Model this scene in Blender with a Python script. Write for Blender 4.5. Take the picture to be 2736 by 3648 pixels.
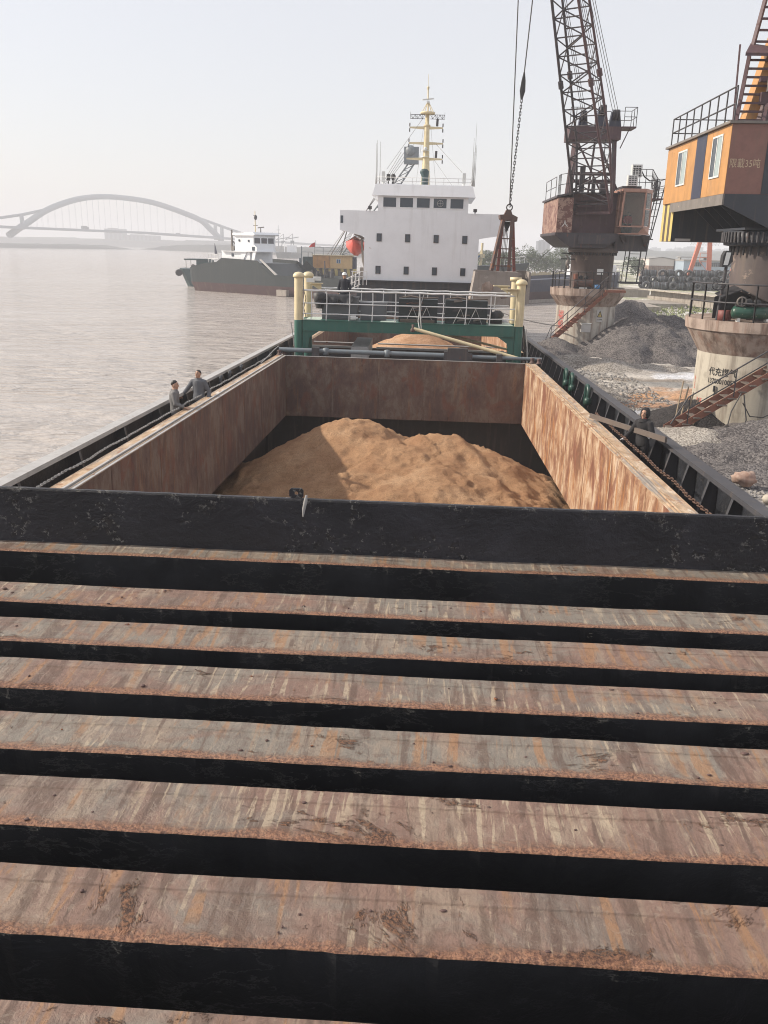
import bpy, bmesh, math, random
from mathutils import Vector as V, Matrix, noise as NZ
import numpy as np
random.seed(7)
R = math.radians
for o in list(bpy.data.objects): bpy.data.objects.remove(o)
SC = bpy.context.scene
COL = SC.collection

# ------------------------------------------------------------------ camera, sky, sun, exposure
H = 7.5                                    # eye height above the river, metres
cam_d = bpy.data.cameras.new('camera'); cam = bpy.data.objects.new('camera', cam_d); COL.objects.link(cam)
cam_d.sensor_fit = 'HORIZONTAL'; cam_d.sensor_width = 36; cam_d.lens = 3050 / 2736 * 36
cam_d.clip_start = 0.05; cam_d.clip_end = 9000
cam.matrix_world = Matrix.Translation((0, 0, H)) @ Matrix(((0.9985465, -0.03311783, 0.04252178),
    (0.05039768, 0.29408874, -0.95444847), (0.01910408, 0.95520418, 0.29533034))).to_4x4()
SC.camera = cam
# the ship floats trimmed by the stern and a little heeled; its frame has its origin at the eye
SHIP = Matrix.Translation((0, 0, H)) @ Matrix(((0.99996942, 0, 0.00782096), (-0.00014533, 0.99982734, 0.01858146),
    (-0.0078196, -0.01858203, 0.9997968))).to_4x4()
SUN_AZ, SUN_EL = 86.0, 32.8                # degrees left of straight ahead, degrees up
w = bpy.data.worlds.new('World'); SC.world = w; w.use_nodes = True
nt = w.node_tree; nt.nodes.clear()
sky = nt.nodes.new('ShaderNodeTexSky'); sky.sky_type = 'NISHITA'; sky.sun_disc = False
sky.sun_elevation = R(SUN_EL); sky.sun_rotation = R(-SUN_AZ); sky.dust_density = 2.5; sky.air_density = 1.0; sky.ozone_density = 1.5
bg = nt.nodes.new('ShaderNodeBackground'); bg.inputs['Strength'].default_value = 0.05
veil = nt.nodes.new('ShaderNodeBackground'); veil.inputs['Color'].default_value = (0.825, 0.80, 0.80, 1); veil.inputs['Strength'].default_value = 0.70
add = nt.nodes.new('ShaderNodeAddShader'); out = nt.nodes.new('ShaderNodeOutputWorld')
nt.links.new(sky.outputs[0], bg.inputs['Color']); nt.links.new(bg.outputs[0], add.inputs[0]); nt.links.new(veil.outputs[0], add.inputs[1])
nt.links.new(add.outputs[0], out.inputs['Surface'])
sl = bpy.data.lights.new('sun', 'SUN'); sl.energy = 4.7; sl.angle = R(1.2); sl.color = (1.0, 0.90, 0.76)
so = bpy.data.objects.new('sun', sl); COL.objects.link(so)
sd = V((-math.sin(R(SUN_AZ)) * math.cos(R(SUN_EL)), math.cos(R(SUN_AZ)) * math.cos(R(SUN_EL)), math.sin(R(SUN_EL))))
so.rotation_euler = sd.to_track_quat('Z', 'Y').to_euler(); so.location = (-60, 60, 80)
SC.render.engine = 'CYCLES'
SC.cycles.use_denoising = True; SC.cycles.filter_width = 1.05; SC.cycles.max_bounces = 6; SC.cycles.volume_bounces = 1
SC.view_settings.view_transform = 'Standard'; SC.view_settings.look = 'None'
SC.view_settings.exposure = 0.2; SC.view_settings.gamma = 1.0; SC.view_settings.use_curve_mapping = False

# ------------------------------------------------------------------ materials
class NT:
    def __init__(s, name):
        s.m = bpy.data.materials.new(name); s.m.use_nodes = True; s.t = s.m.node_tree
        s.b = s.t.nodes['Principled BSDF']; s.co = s.t.nodes.new('ShaderNodeTexCoord').outputs['Object']
        s.rnd = s.t.nodes.new('ShaderNodeObjectInfo').outputs['Random']
    def N(s, t, **k):
        n = s.t.nodes.new(t)
        for a, b in k.items(): setattr(n, a, b)
        return n
    def put(s, i, v):
        if isinstance(v, bpy.types.NodeSocket): s.t.links.new(v, i)
        elif isinstance(v, (tuple, list)): i.default_value = tuple(v) + ((1,) if len(v) == 3 and len(i.default_value) == 4 else ())
        else: i.default_value = v
    def math(s, op, a, b=0.0, c=None):
        n = s.N('ShaderNodeMath', operation=op); s.put(n.inputs[0], a); s.put(n.inputs[1], b)
        if c is not None: s.put(n.inputs[2], c)
        return n.outputs[0]
    def noise(s, scale=(1, 1, 1), sc=1.0, det=4, rough=0.55, dist=0.0, shift=True, off=0.0):
        mp = s.N('ShaderNodeMapping'); s.t.links.new(s.co, mp.inputs[0]); mp.inputs['Scale'].default_value = scale
        if shift:
            cb = s.N('ShaderNodeCombineXYZ')
            for k, q in enumerate((37.0, 53.0, 71.0)): s.put(cb.inputs[k], s.math('MULTIPLY_ADD', s.rnd, q, off))
            s.t.links.new(cb.outputs[0], mp.inputs['Location'])
        else: mp.inputs['Location'].default_value = (off, off * 1.7, off * 0.6)
        n = s.N('ShaderNodeTexNoise'); s.t.links.new(mp.outputs[0], n.inputs['Vector'])
        for k, q in (('Scale', sc), ('Detail', det), ('Roughness', rough), ('Distortion', dist)): n.inputs[k].default_value = q
        return n.outputs['Fac']
    def voro(s, scale=(1, 1, 1), sc=1.0, feat='F1', out='Distance'):
        mp = s.N('ShaderNodeMapping'); s.t.links.new(s.co, mp.inputs[0]); mp.inputs['Scale'].default_value = scale
        n = s.N('ShaderNodeTexVoronoi', feature=feat); s.t.links.new(mp.outputs[0], n.inputs['Vector']); n.inputs['Scale'].default_value = sc
        return n.outputs[out]
    def ramp(s, f, *stops):
        n = s.N('ShaderNodeValToRGB'); s.put(n.inputs[0], f); e = n.color_ramp.elements
        while len(e) < len(stops): e.new(0.5)
        for q, (p, c) in zip(e, stops):
            q.position = p; q.color = (c, c, c, 1) if isinstance(c, (int, float)) else tuple(c) + (1,)
        return n.outputs[0]
    def step(s, f, a, b):
        n = s.N('ShaderNodeMapRange'); n.interpolation_type = 'SMOOTHSTEP'
        s.put(n.inputs[0], f); n.inputs[1].default_value = a; n.inputs[2].default_value = b
        return n.outputs[0]
    def mix(s, f, a, b, mode='MIX'):
        n = s.N('ShaderNodeMix', data_type='RGBA', blend_type=mode); s.put(n.inputs[0], f); s.put(n.inputs[6], a); s.put(n.inputs[7], b)
        return n.outputs[2]
    def axis(s, k):
        n = s.N('ShaderNodeSeparateXYZ'); s.t.links.new(s.co, n.inputs[0]); return n.outputs[k]
    def bump(s, h, strength=0.3, dist=0.02):
        n = s.N('ShaderNodeBump'); n.inputs['Strength'].default_value = strength; n.inputs['Distance'].default_value = dist
        s.put(n.inputs['Height'], h); s.t.links.new(n.outputs[0], s.b.inputs['Normal'])
    def done(s, col, rough=0.6, spec=None, metal=0.0):
        s.put(s.b.inputs['Base Color'], col); s.put(s.b.inputs['Roughness'], rough); s.b.inputs['Metallic'].default_value = metal
        if spec is not None: s.b.inputs['Specular IOR Level'].default_value = spec
        return s.m

RUST = (0.20, 0.075, 0.03)
def paint(name, col, rough=0.5, rust=0.25, dirt=0.35, rustcol=RUST, sc=1.0, bump=0.15, streak=True):
    n = NT(name)
    var = n.noise((1, 1, 1), 2.2 * sc, 5, 0.6)
    c = n.mix(n.math('MULTIPLY', n.step(var, 0.35, 0.75), dirt), col, tuple(q * 0.55 for q in col))
    if streak:
        st = n.step(n.noise((5 * sc, 5 * sc, 0.35 * sc), 1.0, 4, 0.6, off=3.1), 0.52, 0.72)
        c = n.mix(n.math('MULTIPLY', st, dirt * 0.7), c, (0.16, 0.12, 0.09))
    p = n.noise((1, 1, 1), 3.0 * sc, 8, 0.72, off=9.3)
    m = n.step(p, 0.72 - rust * 0.4, 0.76 - rust * 0.4)
    rc = n.mix(n.noise((1, 1, 1), 14 * sc, 4, off=1.0), tuple(q * 0.5 for q in rustcol), tuple(min(1, q * 1.6) for q in rustcol))
    c = n.mix(m, c, rc)
    n.bump(n.math('ADD', p, n.noise((1, 1, 1), 25 * sc, 4)), bump, 0.01)
    return n.done(c, n.mix(m, (rough,) * 3, (0.9,) * 3))

M = {}
def flat(name, col, rough=0.6, metal=0.0, var=0.25):
    n = NT(name); f = n.noise((1, 1, 1), 3.0, 5, 0.6)
    return n.done(n.mix(n.math('MULTIPLY', f, var * 2), col, tuple(q * 0.6 for q in col)), rough, None, metal)

def m_slat():
    """weathered plate: grey scale, red lead showing through, rust and lime runs across the rib"""
    n = NT('slat_top'); y = n.axis(1)
    big = n.noise((0.9, 1.2, 1), 1.2, 5, 0.6, 0.8); wob = n.noise((1.1, 1.2, 1), 1.0, 5, 0.65, 0.5, off=31.0); fine = n.noise((1, 1, 1), 70.0, 4, 0.7); med = n.noise((1, 1, 1), 18.0, 8, 0.74, 0.4, off=2.0)
    r1 = n.noise((13, 1.3, 1), 1.0, 5, 0.62, 0.5, off=51.0); r2 = n.noise((32, 2.6, 1), 1.0, 4, 0.6, 0.4, off=61.0); r3 = n.noise((5, 0.8, 1), 1.0, 6, 0.66, 0.8, off=71.0)
    tint = n.math('FRACT', n.math('MULTIPLY', n.rnd, 7.31))
    base = n.mix(n.step(n.math('ADD', big, n.math('MULTIPLY', n.math('SUBTRACT', tint, 0.5), 0.16)), 0.44, 0.58), (0.215, 0.135, 0.105), (0.205, 0.18, 0.152))
    base = n.mix(n.math('MULTIPLY', n.step(r3, 0.47, 0.38), 0.5), base, (0.135, 0.10, 0.083))
    base = n.mix(n.math('MULTIPLY', n.step(r3, 0.52, 0.62), 0.6), base, (0.29, 0.225, 0.17))
    base = n.mix(n.math('MULTIPLY', n.step(r1, 0.46, 0.38), 0.68), base, (0.105, 0.066, 0.05))
    base = n.mix(n.math('MULTIPLY', n.math('MULTIPLY', n.step(r1, 0.53, 0.60), n.step(wob, 0.44, 0.54)), 0.72), base, (0.31, 0.165, 0.08))
    base = n.mix(n.math('MULTIPLY', n.math('MULTIPLY', n.step(r2, 0.54, 0.62), n.step(wob, 0.53, 0.43)), 0.72), base, (0.42, 0.34, 0.245))
    base = n.mix(n.math('MULTIPLY', n.step(r2, 0.44, 0.36), 0.2), base, (0.085, 0.055, 0.045))
    base = n.mix(n.math('MULTIPLY', n.step(med, 0.50, 0.64), 0.5), base, (0.13, 0.078, 0.058)); base = n.mix(n.math('MULTIPLY', n.step(med, 0.46, 0.36), 0.4), base, (0.32, 0.26, 0.205))
    pa = n.noise((1.6, 2.4, 1), 1.0, 8, 0.76, 0.6, off=12.0); pit = n.step(pa, 0.585, 0.63)
    base = n.mix(n.math('MULTIPLY', pit, 0.92), base, n.mix(n.step(fine, 0.40, 0.58), (0.045, 0.022, 0.016), (0.29, 0.14, 0.075)))
    ed = n.math('SUBTRACT', n.noise((1.4, 2.2, 3), 2.4, 8, 0.8, 0.5, off=4.0), n.math('MULTIPLY', y, 5.5))   # rust crust along the near edge (y = 0)
    edge = n.step(ed, 0.14, 0.44)
    base = n.mix(n.math('MULTIPLY', edge, 0.85), base, n.mix(n.step(fine, 0.38, 0.60), (0.14, 0.062, 0.042), (0.40, 0.20, 0.115)))
    hgt = n.math('ADD', n.math('MULTIPLY', fine, n.math('ADD', n.math('MULTIPLY', pit, 3.0), n.math('ADD', n.math('MULTIPLY', edge, 2.0), 0.5))), n.math('MULTIPLY', med, 1.4))
    n.bump(hgt, 0.9, 0.010)
    return n.done(base, 0.55, 0.42)
def m_black(name, chips=0.0, base=(0.017, 0.0172, 0.019), veins=True):
    n = NT(name)
    v = n.noise((1, 1, 1), 1.4, 6, 0.65)
    c = n.mix(n.step(v, 0.4, 0.7), base, tuple(q * 2.0 for q in base))
    h = n.noise((1, 1, 1), 5.0, 6, 0.62, 0.6, off=3.0)
    if veins:
        wv = n.math('ABSOLUTE', n.math('SUBTRACT', n.noise((1.6, 1, 4.2), 1.7, 7, 0.72, 0.2, off=7.0), 0.5))
        vein = n.math('SUBTRACT', 1.0, n.step(wv, 0.0, 0.012))
        vein = n.math('MULTIPLY', vein, n.step(n.noise((0.8, 0.8, 0.8), 1.6, 3, 0.5, off=1.0), 0.45, 0.62))
        c = n.mix(n.math('MULTIPLY', vein, 0.4), c, (0.12, 0.12, 0.12)); h = n.math('ADD', h, n.math('MULTIPLY', vein, 0.5))
    if chips:
        cp = n.noise((1, 1, 1), 11.0, 8, 0.74, 0.3, off=6.0); ar = n.step(n.noise((1, 1, 1), 2.4, 4, 0.6, off=14.0), 0.46, 0.58)
        k = n.math('MULTIPLY', n.step(cp, 0.55, 0.60), ar); spk = n.math('MULTIPLY', n.step(n.noise((1, 1, 1), 34.0, 3, 0.6, off=2.0), 0.52, 0.60), n.math('MULTIPLY', n.step(cp, 0.525, 0.56), n.step(cp, 0.63, 0.58)))
        c = n.mix(n.math('MULTIPLY', k, 0.5), c, (0.05, 0.042, 0.038)); c = n.mix(n.math('MULTIPLY', spk, n.math('MULTIPLY', ar, chips)), c, (0.33, 0.32, 0.30))
        h = n.math('SUBTRACT', n.math('ADD', h, n.math('MULTIPLY', n.noise((1, 1, 1), 20.0, 6, 0.72), 0.8)), n.math('MULTIPLY', k, 0.6))
    n.bump(h, 0.9, 0.018)
    return n.done(c, 0.42, 0.45)
def m_hold(name, warm=1.0):
    """old red lead gone brown, bleached and bleeding rust in hanging runs"""
    n = NT(name)
    b = n.noise((1.5, 1.5, 0.85), 1.0, 9, 0.73, 0.3); a = n.noise((9, 9, 1.4), 1.0, 6, 0.66, 0.5, off=2.0); zone = n.noise((0.5, 0.5, 0.35), 1.0, 3, 0.5, off=17.0)
    s = n.math('ADD', n.math('MULTIPLY', b, 0.95), n.math('MULTIPLY', a, 0.05))
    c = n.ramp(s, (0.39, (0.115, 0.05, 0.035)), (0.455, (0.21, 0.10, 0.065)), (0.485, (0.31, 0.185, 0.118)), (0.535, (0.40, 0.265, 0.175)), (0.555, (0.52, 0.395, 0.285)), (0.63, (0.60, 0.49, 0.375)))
    if warm < 0.5: c = n.mix(0.80, c, n.mix(a, (0.082, 0.060, 0.056), (0.125, 0.093, 0.084)))  # left and end walls: their shade is mixed into the same rust colour
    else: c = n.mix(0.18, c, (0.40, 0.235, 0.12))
    o = n.math('MULTIPLY', n.step(n.noise((6.0, 6.0, 0.5), 1.0, 5, 0.6, 0.7, off=4.0), 0.52, 0.63), n.step(zone, 0.38, 0.58))
    c = n.mix(n.math('MULTIPLY', o, 0.85 * warm), c, (0.40, 0.17, 0.05))
    g = n.step(n.noise((1.7, 1.7, 0.9), 1.0, 6, 0.62, 0.9, off=9.0), 0.52, 0.62)
    g = n.math('MULTIPLY', g, n.step(n.math('ADD', n.axis(2), n.math('MULTIPLY', zone, 1.2)), -1.7, 0.1))       # more of the dark scale hangs from the top edge
    c = n.mix(n.math('MULTIPLY', g, 0.55 + 0.2 * warm), c, (0.185, 0.07, 0.046))
    d = n.step(n.noise((7, 7, 1.6), 1.0, 6, 0.72, 0.5, off=11.0), 0.61, 0.68)
    c = n.mix(n.math('MULTIPLY', d, 0.7), c, (0.07, 0.035, 0.027))
    f = n.noise((1, 1, 1), 18, 5, 0.7)
    c = n.mix(n.math('MULTIPLY', f, 0.25), c, (0.12, 0.07, 0.055))
    n.bump(n.math('ADD', f, s), 0.45, 0.02)
    return n.done(c, 0.8, 0.25)
def m_coam():
    n = NT('coaming_top')
    a = n.noise((2.4, 1.0, 1), 1.4, 7, 0.68, 1.2)
    c = n.ramp(a, (0.34, (0.25, 0.16, 0.10)), (0.46, (0.40, 0.28, 0.18)), (0.58, (0.50, 0.375, 0.26)), (0.70, (0.62, 0.53, 0.43)))
    g = n.step(n.noise((7, 0.5, 1), 1.0, 6, 0.7, 0.8, off=5.0), 0.50, 0.62)
    c = n.mix(n.math('MULTIPLY', g, 0.85), c, (0.25, 0.235, 0.225))
    d = n.step(n.noise((4, 1.8, 1), 1.0, 7, 0.74, 0.8, off=2.0), 0.55, 0.64); c = n.mix(n.math('MULTIPLY', d, 0.85), c, (0.27, 0.12, 0.06))
    w_ = n.step(n.noise((3, 1.2, 1), 1.0, 7, 0.74, 0.8, off=12.0), 0.60, 0.66); c = n.mix(n.math('MULTIPLY', w_, 0.8), c, (0.66, 0.61, 0.54))
    n.bump(n.noise((1, 1, 1), 16, 5, 0.7), 0.6, 0.012)
    return n.done(c, 0.75, 0.3)
def m_sand(name, a, b, c_):
    n = NT(name)
    f = n.noise((1, 1, 1), 0.7, 7, 0.65, 0.3); g = n.noise((1, 1, 1), 30, 5, 0.8); k = n.noise((1, 1, 1), 7, 6, 0.7, off=3.0)
    c = n.ramp(f, (0.34, a), (0.52, b), (0.68, c_)); c = n.mix(n.math('MULTIPLY', n.step(g, 0.47, 0.62), 0.5), c, tuple(q * 0.45 for q in a)); c = n.mix(n.math('MULTIPLY', n.step(k, 0.50, 0.64), 0.3), c, tuple(q * 0.55 for q in a))
    n.bump(n.math('ADD', n.math('MULTIPLY', g, 0.7), k), 1.0, 0.10)
    return n.done(c, 0.95, 0.1)
def m_gravel(name, dark, mid, light, sc=1.0, attr=False):
    n = NT(name)
    v = n.voro((1, 1, 1), 17 * sc, 'F1', 'Color'); d = n.voro((1, 1, 1), 17 * sc); f = n.noise((1, 1, 1), 0.55, 6, 0.6); gr = n.noise((1, 1, 1), 20 * sc, 4, 0.7)
    sepv = n.N('ShaderNodeSeparateColor'); n.t.links.new(v, sepv.inputs[0])
    t = n.math('ADD', n.math('MULTIPLY', sepv.outputs[0], 0.45), n.math('ADD', n.math('MULTIPLY', f, 0.70), n.math('MULTIPLY', gr, 0.15)))
    if attr:
        at = n.N('ShaderNodeVertexColor', layer_name='earth')
        c = n.mix(1.0, at.outputs['Color'], n.ramp(t, (0.3, 0.55), (0.55, 0.95), (0.8, 1.45)), 'MULTIPLY')
        ro = n.ramp(at.outputs['Alpha'], (0.0, 0.25), (1.0, 0.95))
        n.bump(n.math('SUBTRACT', gr, d), 0.6, 0.05)
        return n.done(c, ro, 0.3)
    c = n.ramp(t, (0.28, dark), (0.55, mid), (0.82, light))
    n.bump(n.math('SUBTRACT', gr, d), 0.8, 0.04)
    return n.done(c, 0.9, 0.2)
def m_conc(name, col, dark, amt=0.8, red=0.0):
    n = NT(name)
    a = n.noise((2.6, 2.6, 0.22), 1.0, 6, 0.65, 0.2); b = n.noise((1, 1, 1), 1.1, 6, 0.65, off=3.0); f = n.noise((1, 1, 1), 14, 5, 0.7)
    c = n.mix(n.math('MULTIPLY', n.step(a, 0.44, 0.66), amt), col, dark)
    c = n.mix(n.math('MULTIPLY', n.step(b, 0.48, 0.66), amt * 0.55), c, tuple(q * 0.6 for q in dark))
    if red: c = n.mix(n.math('MULTIPLY', n.step(n.noise((3, 3, 0.3), 1.0, 5, off=7.0), 0.52, 0.68), red), c, (0.24, 0.125, 0.09))
    c = n.mix(n.math('MULTIPLY', f, 0.3), c, tuple(q * 0.55 for q in col))
    n.bump(f, 0.35, 0.02)
    return n.done(c, 0.85, 0.25)
def m_water():
    n = NT('river_water')
    a = n.noise((1, 2.6, 1), 0.42, 4, 0.55, 0.4, False); b = n.noise((1, 2.2, 1), 1.7, 5, 0.6, 0.3, False, 5.0); big = n.noise((0.35, 1.6, 1), 0.05, 5, 0.6, 0.6, False, 9.0)
    wind = n.step(big, 0.36, 0.62); sw = n.noise((1, 3.2, 1), 0.13, 5, 0.6, 0.6, False, 21.0)
    h = n.math('ADD', n.math('MULTIPLY', sw, 2.2), n.math('ADD', n.math('MULTIPLY', a, n.math('MULTIPLY_ADD', wind, 1.4, 0.5)), n.math('MULTIPLY', b, n.math('MULTIPLY_ADD', wind, 0.10, 0.03))))
    n.bump(h, 0.8, 0.6)
    c = n.mix(big, (0.40, 0.355, 0.32), (0.48, 0.43, 0.39))
    n.b.inputs['IOR'].default_value = 1.33
    return n.done(c, 0.10, 0.5)
def m_leaf(name, a, b):
    n = NT(name); f = n.noise((1, 1, 1), 0.9, 4, 0.6)
    return n.done(n.mix(f, a, b), 0.7, 0.2)
def m_glass(name, col=(0.03, 0.04, 0.055), rough=0.12):
    n = NT(name); return n.done(n.mix(n.noise((1, 1, 1), 1.5, 3), col, tuple(q * 1.7 for q in col)), rough, 0.5)

M['slat'] = m_slat(); M['black'] = m_black('black_paint'); M['black_chip'] = m_black('black_chipped_paint', 0.85, (0.019, 0.0187, 0.023), False)
M['bulwark'] = m_black('bulwark_paint', 0.3, (0.016, 0.0175, 0.022), False)
M['bulwark_lip'] = paint('bulwark_lip', (0.06, 0.06, 0.068), 0.5, 0.12, 0.4, (0.42, 0.33, 0.22))
M['lip_pale'] = paint('pale_lip', (0.42, 0.41, 0.40), 0.5, 0.2, 0.4)
M['hold'] = m_hold('hold_rust'); M['hold_shaded'] = m_hold('hold_shade', 0.25); M['coam'] = m_coam()
M['hold_low'] = paint('hold_lining', (0.045, 0.035, 0.03), 0.8, 0.2, 0.5)
M['deck'] = paint('deck_paint', (0.055, 0.05, 0.05), 0.7, 0.5, 0.5)
M['sand'] = m_sand('river_sand', (0.40, 0.22, 0.122), (0.50, 0.30, 0.172), (0.58, 0.375, 0.23))
M['sand2'] = m_sand('pale_sand', (0.46, 0.26, 0.15), (0.56, 0.34, 0.21), (0.64, 0.42, 0.27))
M['white'] = paint('white_paint', (0.83, 0.845, 0.87), 0.4, 0.02, 0.16, (0.35, 0.24, 0.16), 0.35, 0.03)
M['rail'] = paint('rail_white', (0.72, 0.72, 0.72), 0.45, 0.12, 0.2, (0.33, 0.2, 0.12), 2.0)
M['cream'] = paint('cream_paint', (0.68, 0.58, 0.37), 0.45, 0.10, 0.35, (0.36, 0.19, 0.08))
M['green'] = paint('green_paint', (0.03, 0.125, 0.098), 0.45, 0.08, 0.35, (0.12, 0.13, 0.1))
M['green_tank'] = paint('tank_green', (0.014, 0.065, 0.043), 0.35, 0.3, 0.3, (0.30, 0.26, 0.22))
M['vent_green'] = paint('vent_green', (0.014, 0.058, 0.045), 0.4, 0.2, 0.3, (0.2, 0.2, 0.15)); M['pale_green'] = paint('pale_deck_green', (0.50, 0.60, 0.52), 0.6, 0.1, 0.3)
M['grey_box'] = flat('grey_box', (0.12, 0.125, 0.135), 0.6); M['lamp_white'] = flat('lamp_white', (0.75, 0.76, 0.74), 0.4)
M['grey_pipe'] = paint('grey_pipe', (0.17, 0.20, 0.225), 0.5, 0.15, 0.4)
M['dark_steel'] = paint('dark_steel', (0.055, 0.052, 0.058), 0.55, 0.25, 0.4, (0.13, 0.06, 0.04))
M['crane_dark'] = paint('crane_dark', (0.045, 0.038, 0.046), 0.55, 0.30, 0.5, (0.12, 0.055, 0.045))
M['crane_rust'] = paint('crane_rust', (0.085, 0.042, 0.050), 0.6, 0.40, 0.6, (0.09, 0.05, 0.045))
M['crane_red'] = paint('crane_red', (0.15, 0.062, 0.05), 0.6, 0.6, 0.5, (0.30, 0.20, 0.16))
M['crane_salmon'] = paint('cab_salmon', (0.40, 0.22, 0.17), 0.5, 0.2, 0.4)
M['orange'] = paint('orange_paint', (0.50, 0.25, 0.08), 0.5, 0.12, 0.5, (0.3, 0.14, 0.05), 0.7, 0.04)
M['orange_cab'] = paint('faded_orange', (0.66, 0.44, 0.20), 0.5, 0.12, 0.3)
M['cab_brown'] = paint('cab_brown', (0.225, 0.11, 0.09), 0.6, 0.16, 0.35, (0.05, 0.03, 0.025), 1.6)
M['navy'] = paint('navy_paint', (0.022, 0.026, 0.055), 0.45, 0.08, 0.3)
M['blue_black'] = paint('blue_black', (0.028, 0.033, 0.045), 0.5, 0.12, 0.4, (0.06, 0.055, 0.06))
M['skirt'] = paint('skirt_grey', (0.19, 0.17, 0.155), 0.6, 0.3, 0.6, (0.30, 0.26, 0.20))
M['yellow'] = paint('hazard_yellow', (0.58, 0.45, 0.15), 0.5, 0.15, 0.3); M['stripe_dark'] = flat('hazard_dark', (0.10, 0.075, 0.06))
M['steel_col'] = paint('column_steel', (0.105, 0.082, 0.078), 0.6, 0.35, 0.6, (0.20, 0.155, 0.13), 0.6)
M['conc'] = m_conc('concrete', (0.56, 0.52, 0.46), (0.17, 0.13, 0.11), 0.8, 0.5); M['conc_cap'] = m_conc('concrete_cap', (0.42, 0.335, 0.285), (0.14, 0.09, 0.07), 0.9, 0.55)
M['conc2'] = m_conc('concrete_pale', (0.50, 0.455, 0.38), (0.15, 0.12, 0.10), 0.7, 0.15)
M['conc_wall'] = m_conc('concrete_wall', (0.36, 0.32, 0.28), (0.19, 0.165, 0.15), 0.6)
M['stair_rust'] = paint('stair_rust', (0.25, 0.10, 0.065), 0.7, 0.4, 0.4, (0.16, 0.09, 0.06))
M['wood'] = flat('weathered_wood', (0.15, 0.118, 0.10), 0.85, 0, 0.5); M['wood_pale'] = flat('pale_wood', (0.42, 0.33, 0.235), 0.85, 0, 0.4)
M['grab'] = paint('grab_grey', (0.30, 0.265, 0.24), 0.7, 0.3, 0.5, (0.32, 0.285, 0.26), 0.8); M['grab_rust'] = paint('grab_rust', (0.105, 0.062, 0.055), 0.7, 0.4, 0.4)
M['grab_red'] = paint('grab_red', (0.20, 0.06, 0.052), 0.6, 0.35, 0.3)
M['rope'] = flat('wire_rope', (0.07, 0.065, 0.065), 0.6); M['chain'] = flat('chain_steel', (0.05, 0.045, 0.045), 0.5, 0.3)
M['chain_rust'] = flat('rusty_chain', (0.115, 0.062, 0.042), 0.85, 0, 0.4); M['chain_pale'] = flat('galvanised_chain', (0.34, 0.34, 0.34), 0.5, 0.2)
M['tarp'] = flat('black_tarpaulin', (0.035, 0.034, 0.038), 0.55); M['salmon'] = paint('gantry_salmon', (0.62, 0.20, 0.13), 0.5, 0.05, 0.2)
M['glass'] = m_glass('dark_glass'); M['cab_glass'] = bpy.data.materials.new('cab_glass'); M['cab_glass'].use_nodes = True
def _cg(tr):
    tr.nodes.clear(); a = tr.nodes.new('ShaderNodeBsdfTransparent'); a.inputs[0].default_value = (.72, .78, .78, 1); b = tr.nodes.new('ShaderNodeBsdfGlossy'); b.inputs['Roughness'].default_value = .05
    f = tr.nodes.new('ShaderNodeFresnel'); mx = tr.nodes.new('ShaderNodeMixShader'); o = tr.nodes.new('ShaderNodeOutputMaterial'); f.inputs[0].default_value = 1.5
    tr.links.new(f.outputs[0], mx.inputs[0]); tr.links.new(a.outputs[0], mx.inputs[1]); tr.links.new(b.outputs[0], mx.inputs[2]); tr.links.new(mx.outputs[0], o.inputs[0])
_cg(M['cab_glass'].node_tree)
M['glass_pale'] = m_glass('pale_glass', (0.24, 0.29, 0.29), 0.15); M['frame_white'] = flat('window_frame_white', (0.70, 0.70, 0.68), 0.4)
M['red'] = paint('red_lead', (0.30, 0.055, 0.05), 0.6, 0.15, 0.35); M['boat_red'] = paint('lifeboat_red', (0.60, 0.10, 0.075), 0.45, 0.05, 0.2)
M['hull_black'] = paint('hull_black', (0.010, 0.019, 0.022), 0.5, 0.0, 0.1, (0.05, 0.045, 0.045), 0.3); M['hull_red'] = paint('hull_red', (0.075, 0.036, 0.038), 0.65, 0.2, 0.5, (0.22, 0.12, 0.1), 0.3)
M['teal'] = paint('boat_teal', (0.028, 0.065, 0.07), 0.5, 0.1, 0.3); M['blue'] = flat('blue_paint', (0.05, 0.13, 0.24), 0.5); M['blue_bucket'] = flat('blue_plastic', (0.12, 0.32, 0.62), 0.4)
M['wallblue'] = flat('blue_grey_wall', (0.33, 0.40, 0.48), 0.8, 0, 0.15); M['cladding'] = flat('cream_cladding', (0.62, 0.56, 0.52), 0.7, 0, 0.15)
M['shed_rust'] = m_conc('rusty_sheet', (0.36, 0.25, 0.20), (0.16, 0.09, 0.07), 0.9); M['roof'] = flat('grey_roof', (0.30, 0.29, 0.28), 0.8)
M['coil'] = flat('steel_wire_coil', (0.055, 0.055, 0.062), 0.55, 0.3, 0.5); M['farbldg'] = flat('far_building', (0.09, 0.11, 0.14), 0.9, 0, 0.2)
M['bridge'] = flat('bridge_steel', (0.16, 0.19, 0.225), 0.7, 0, 0.1); M['bank'] = m_leaf('bank_scrub', (0.014, 0.016, 0.014), (0.03, 0.031, 0.026))
M['leaf'] = m_leaf('leaf_green', (0.05, 0.075, 0.035), (0.095, 0.125, 0.06)); M['bark'] = flat('bark', (0.09, 0.07, 0.055), 0.9)
M['reed'] = m_leaf('reed_straw', (0.30, 0.26, 0.17), (0.42, 0.37, 0.26)); M['weed'] = m_leaf('weed_green', (0.12, 0.15, 0.05), (0.22, 0.24, 0.10))
M['gravel'] = m_gravel('grey_gravel', (0.038, 0.034, 0.036), (0.085, 0.077, 0.078), (0.19, 0.175, 0.17)); M['gravel_w'] = m_gravel('pale_gravel', (0.11, 0.098, 0.085), (0.225, 0.20, 0.175), (0.42, 0.385, 0.345))
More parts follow.
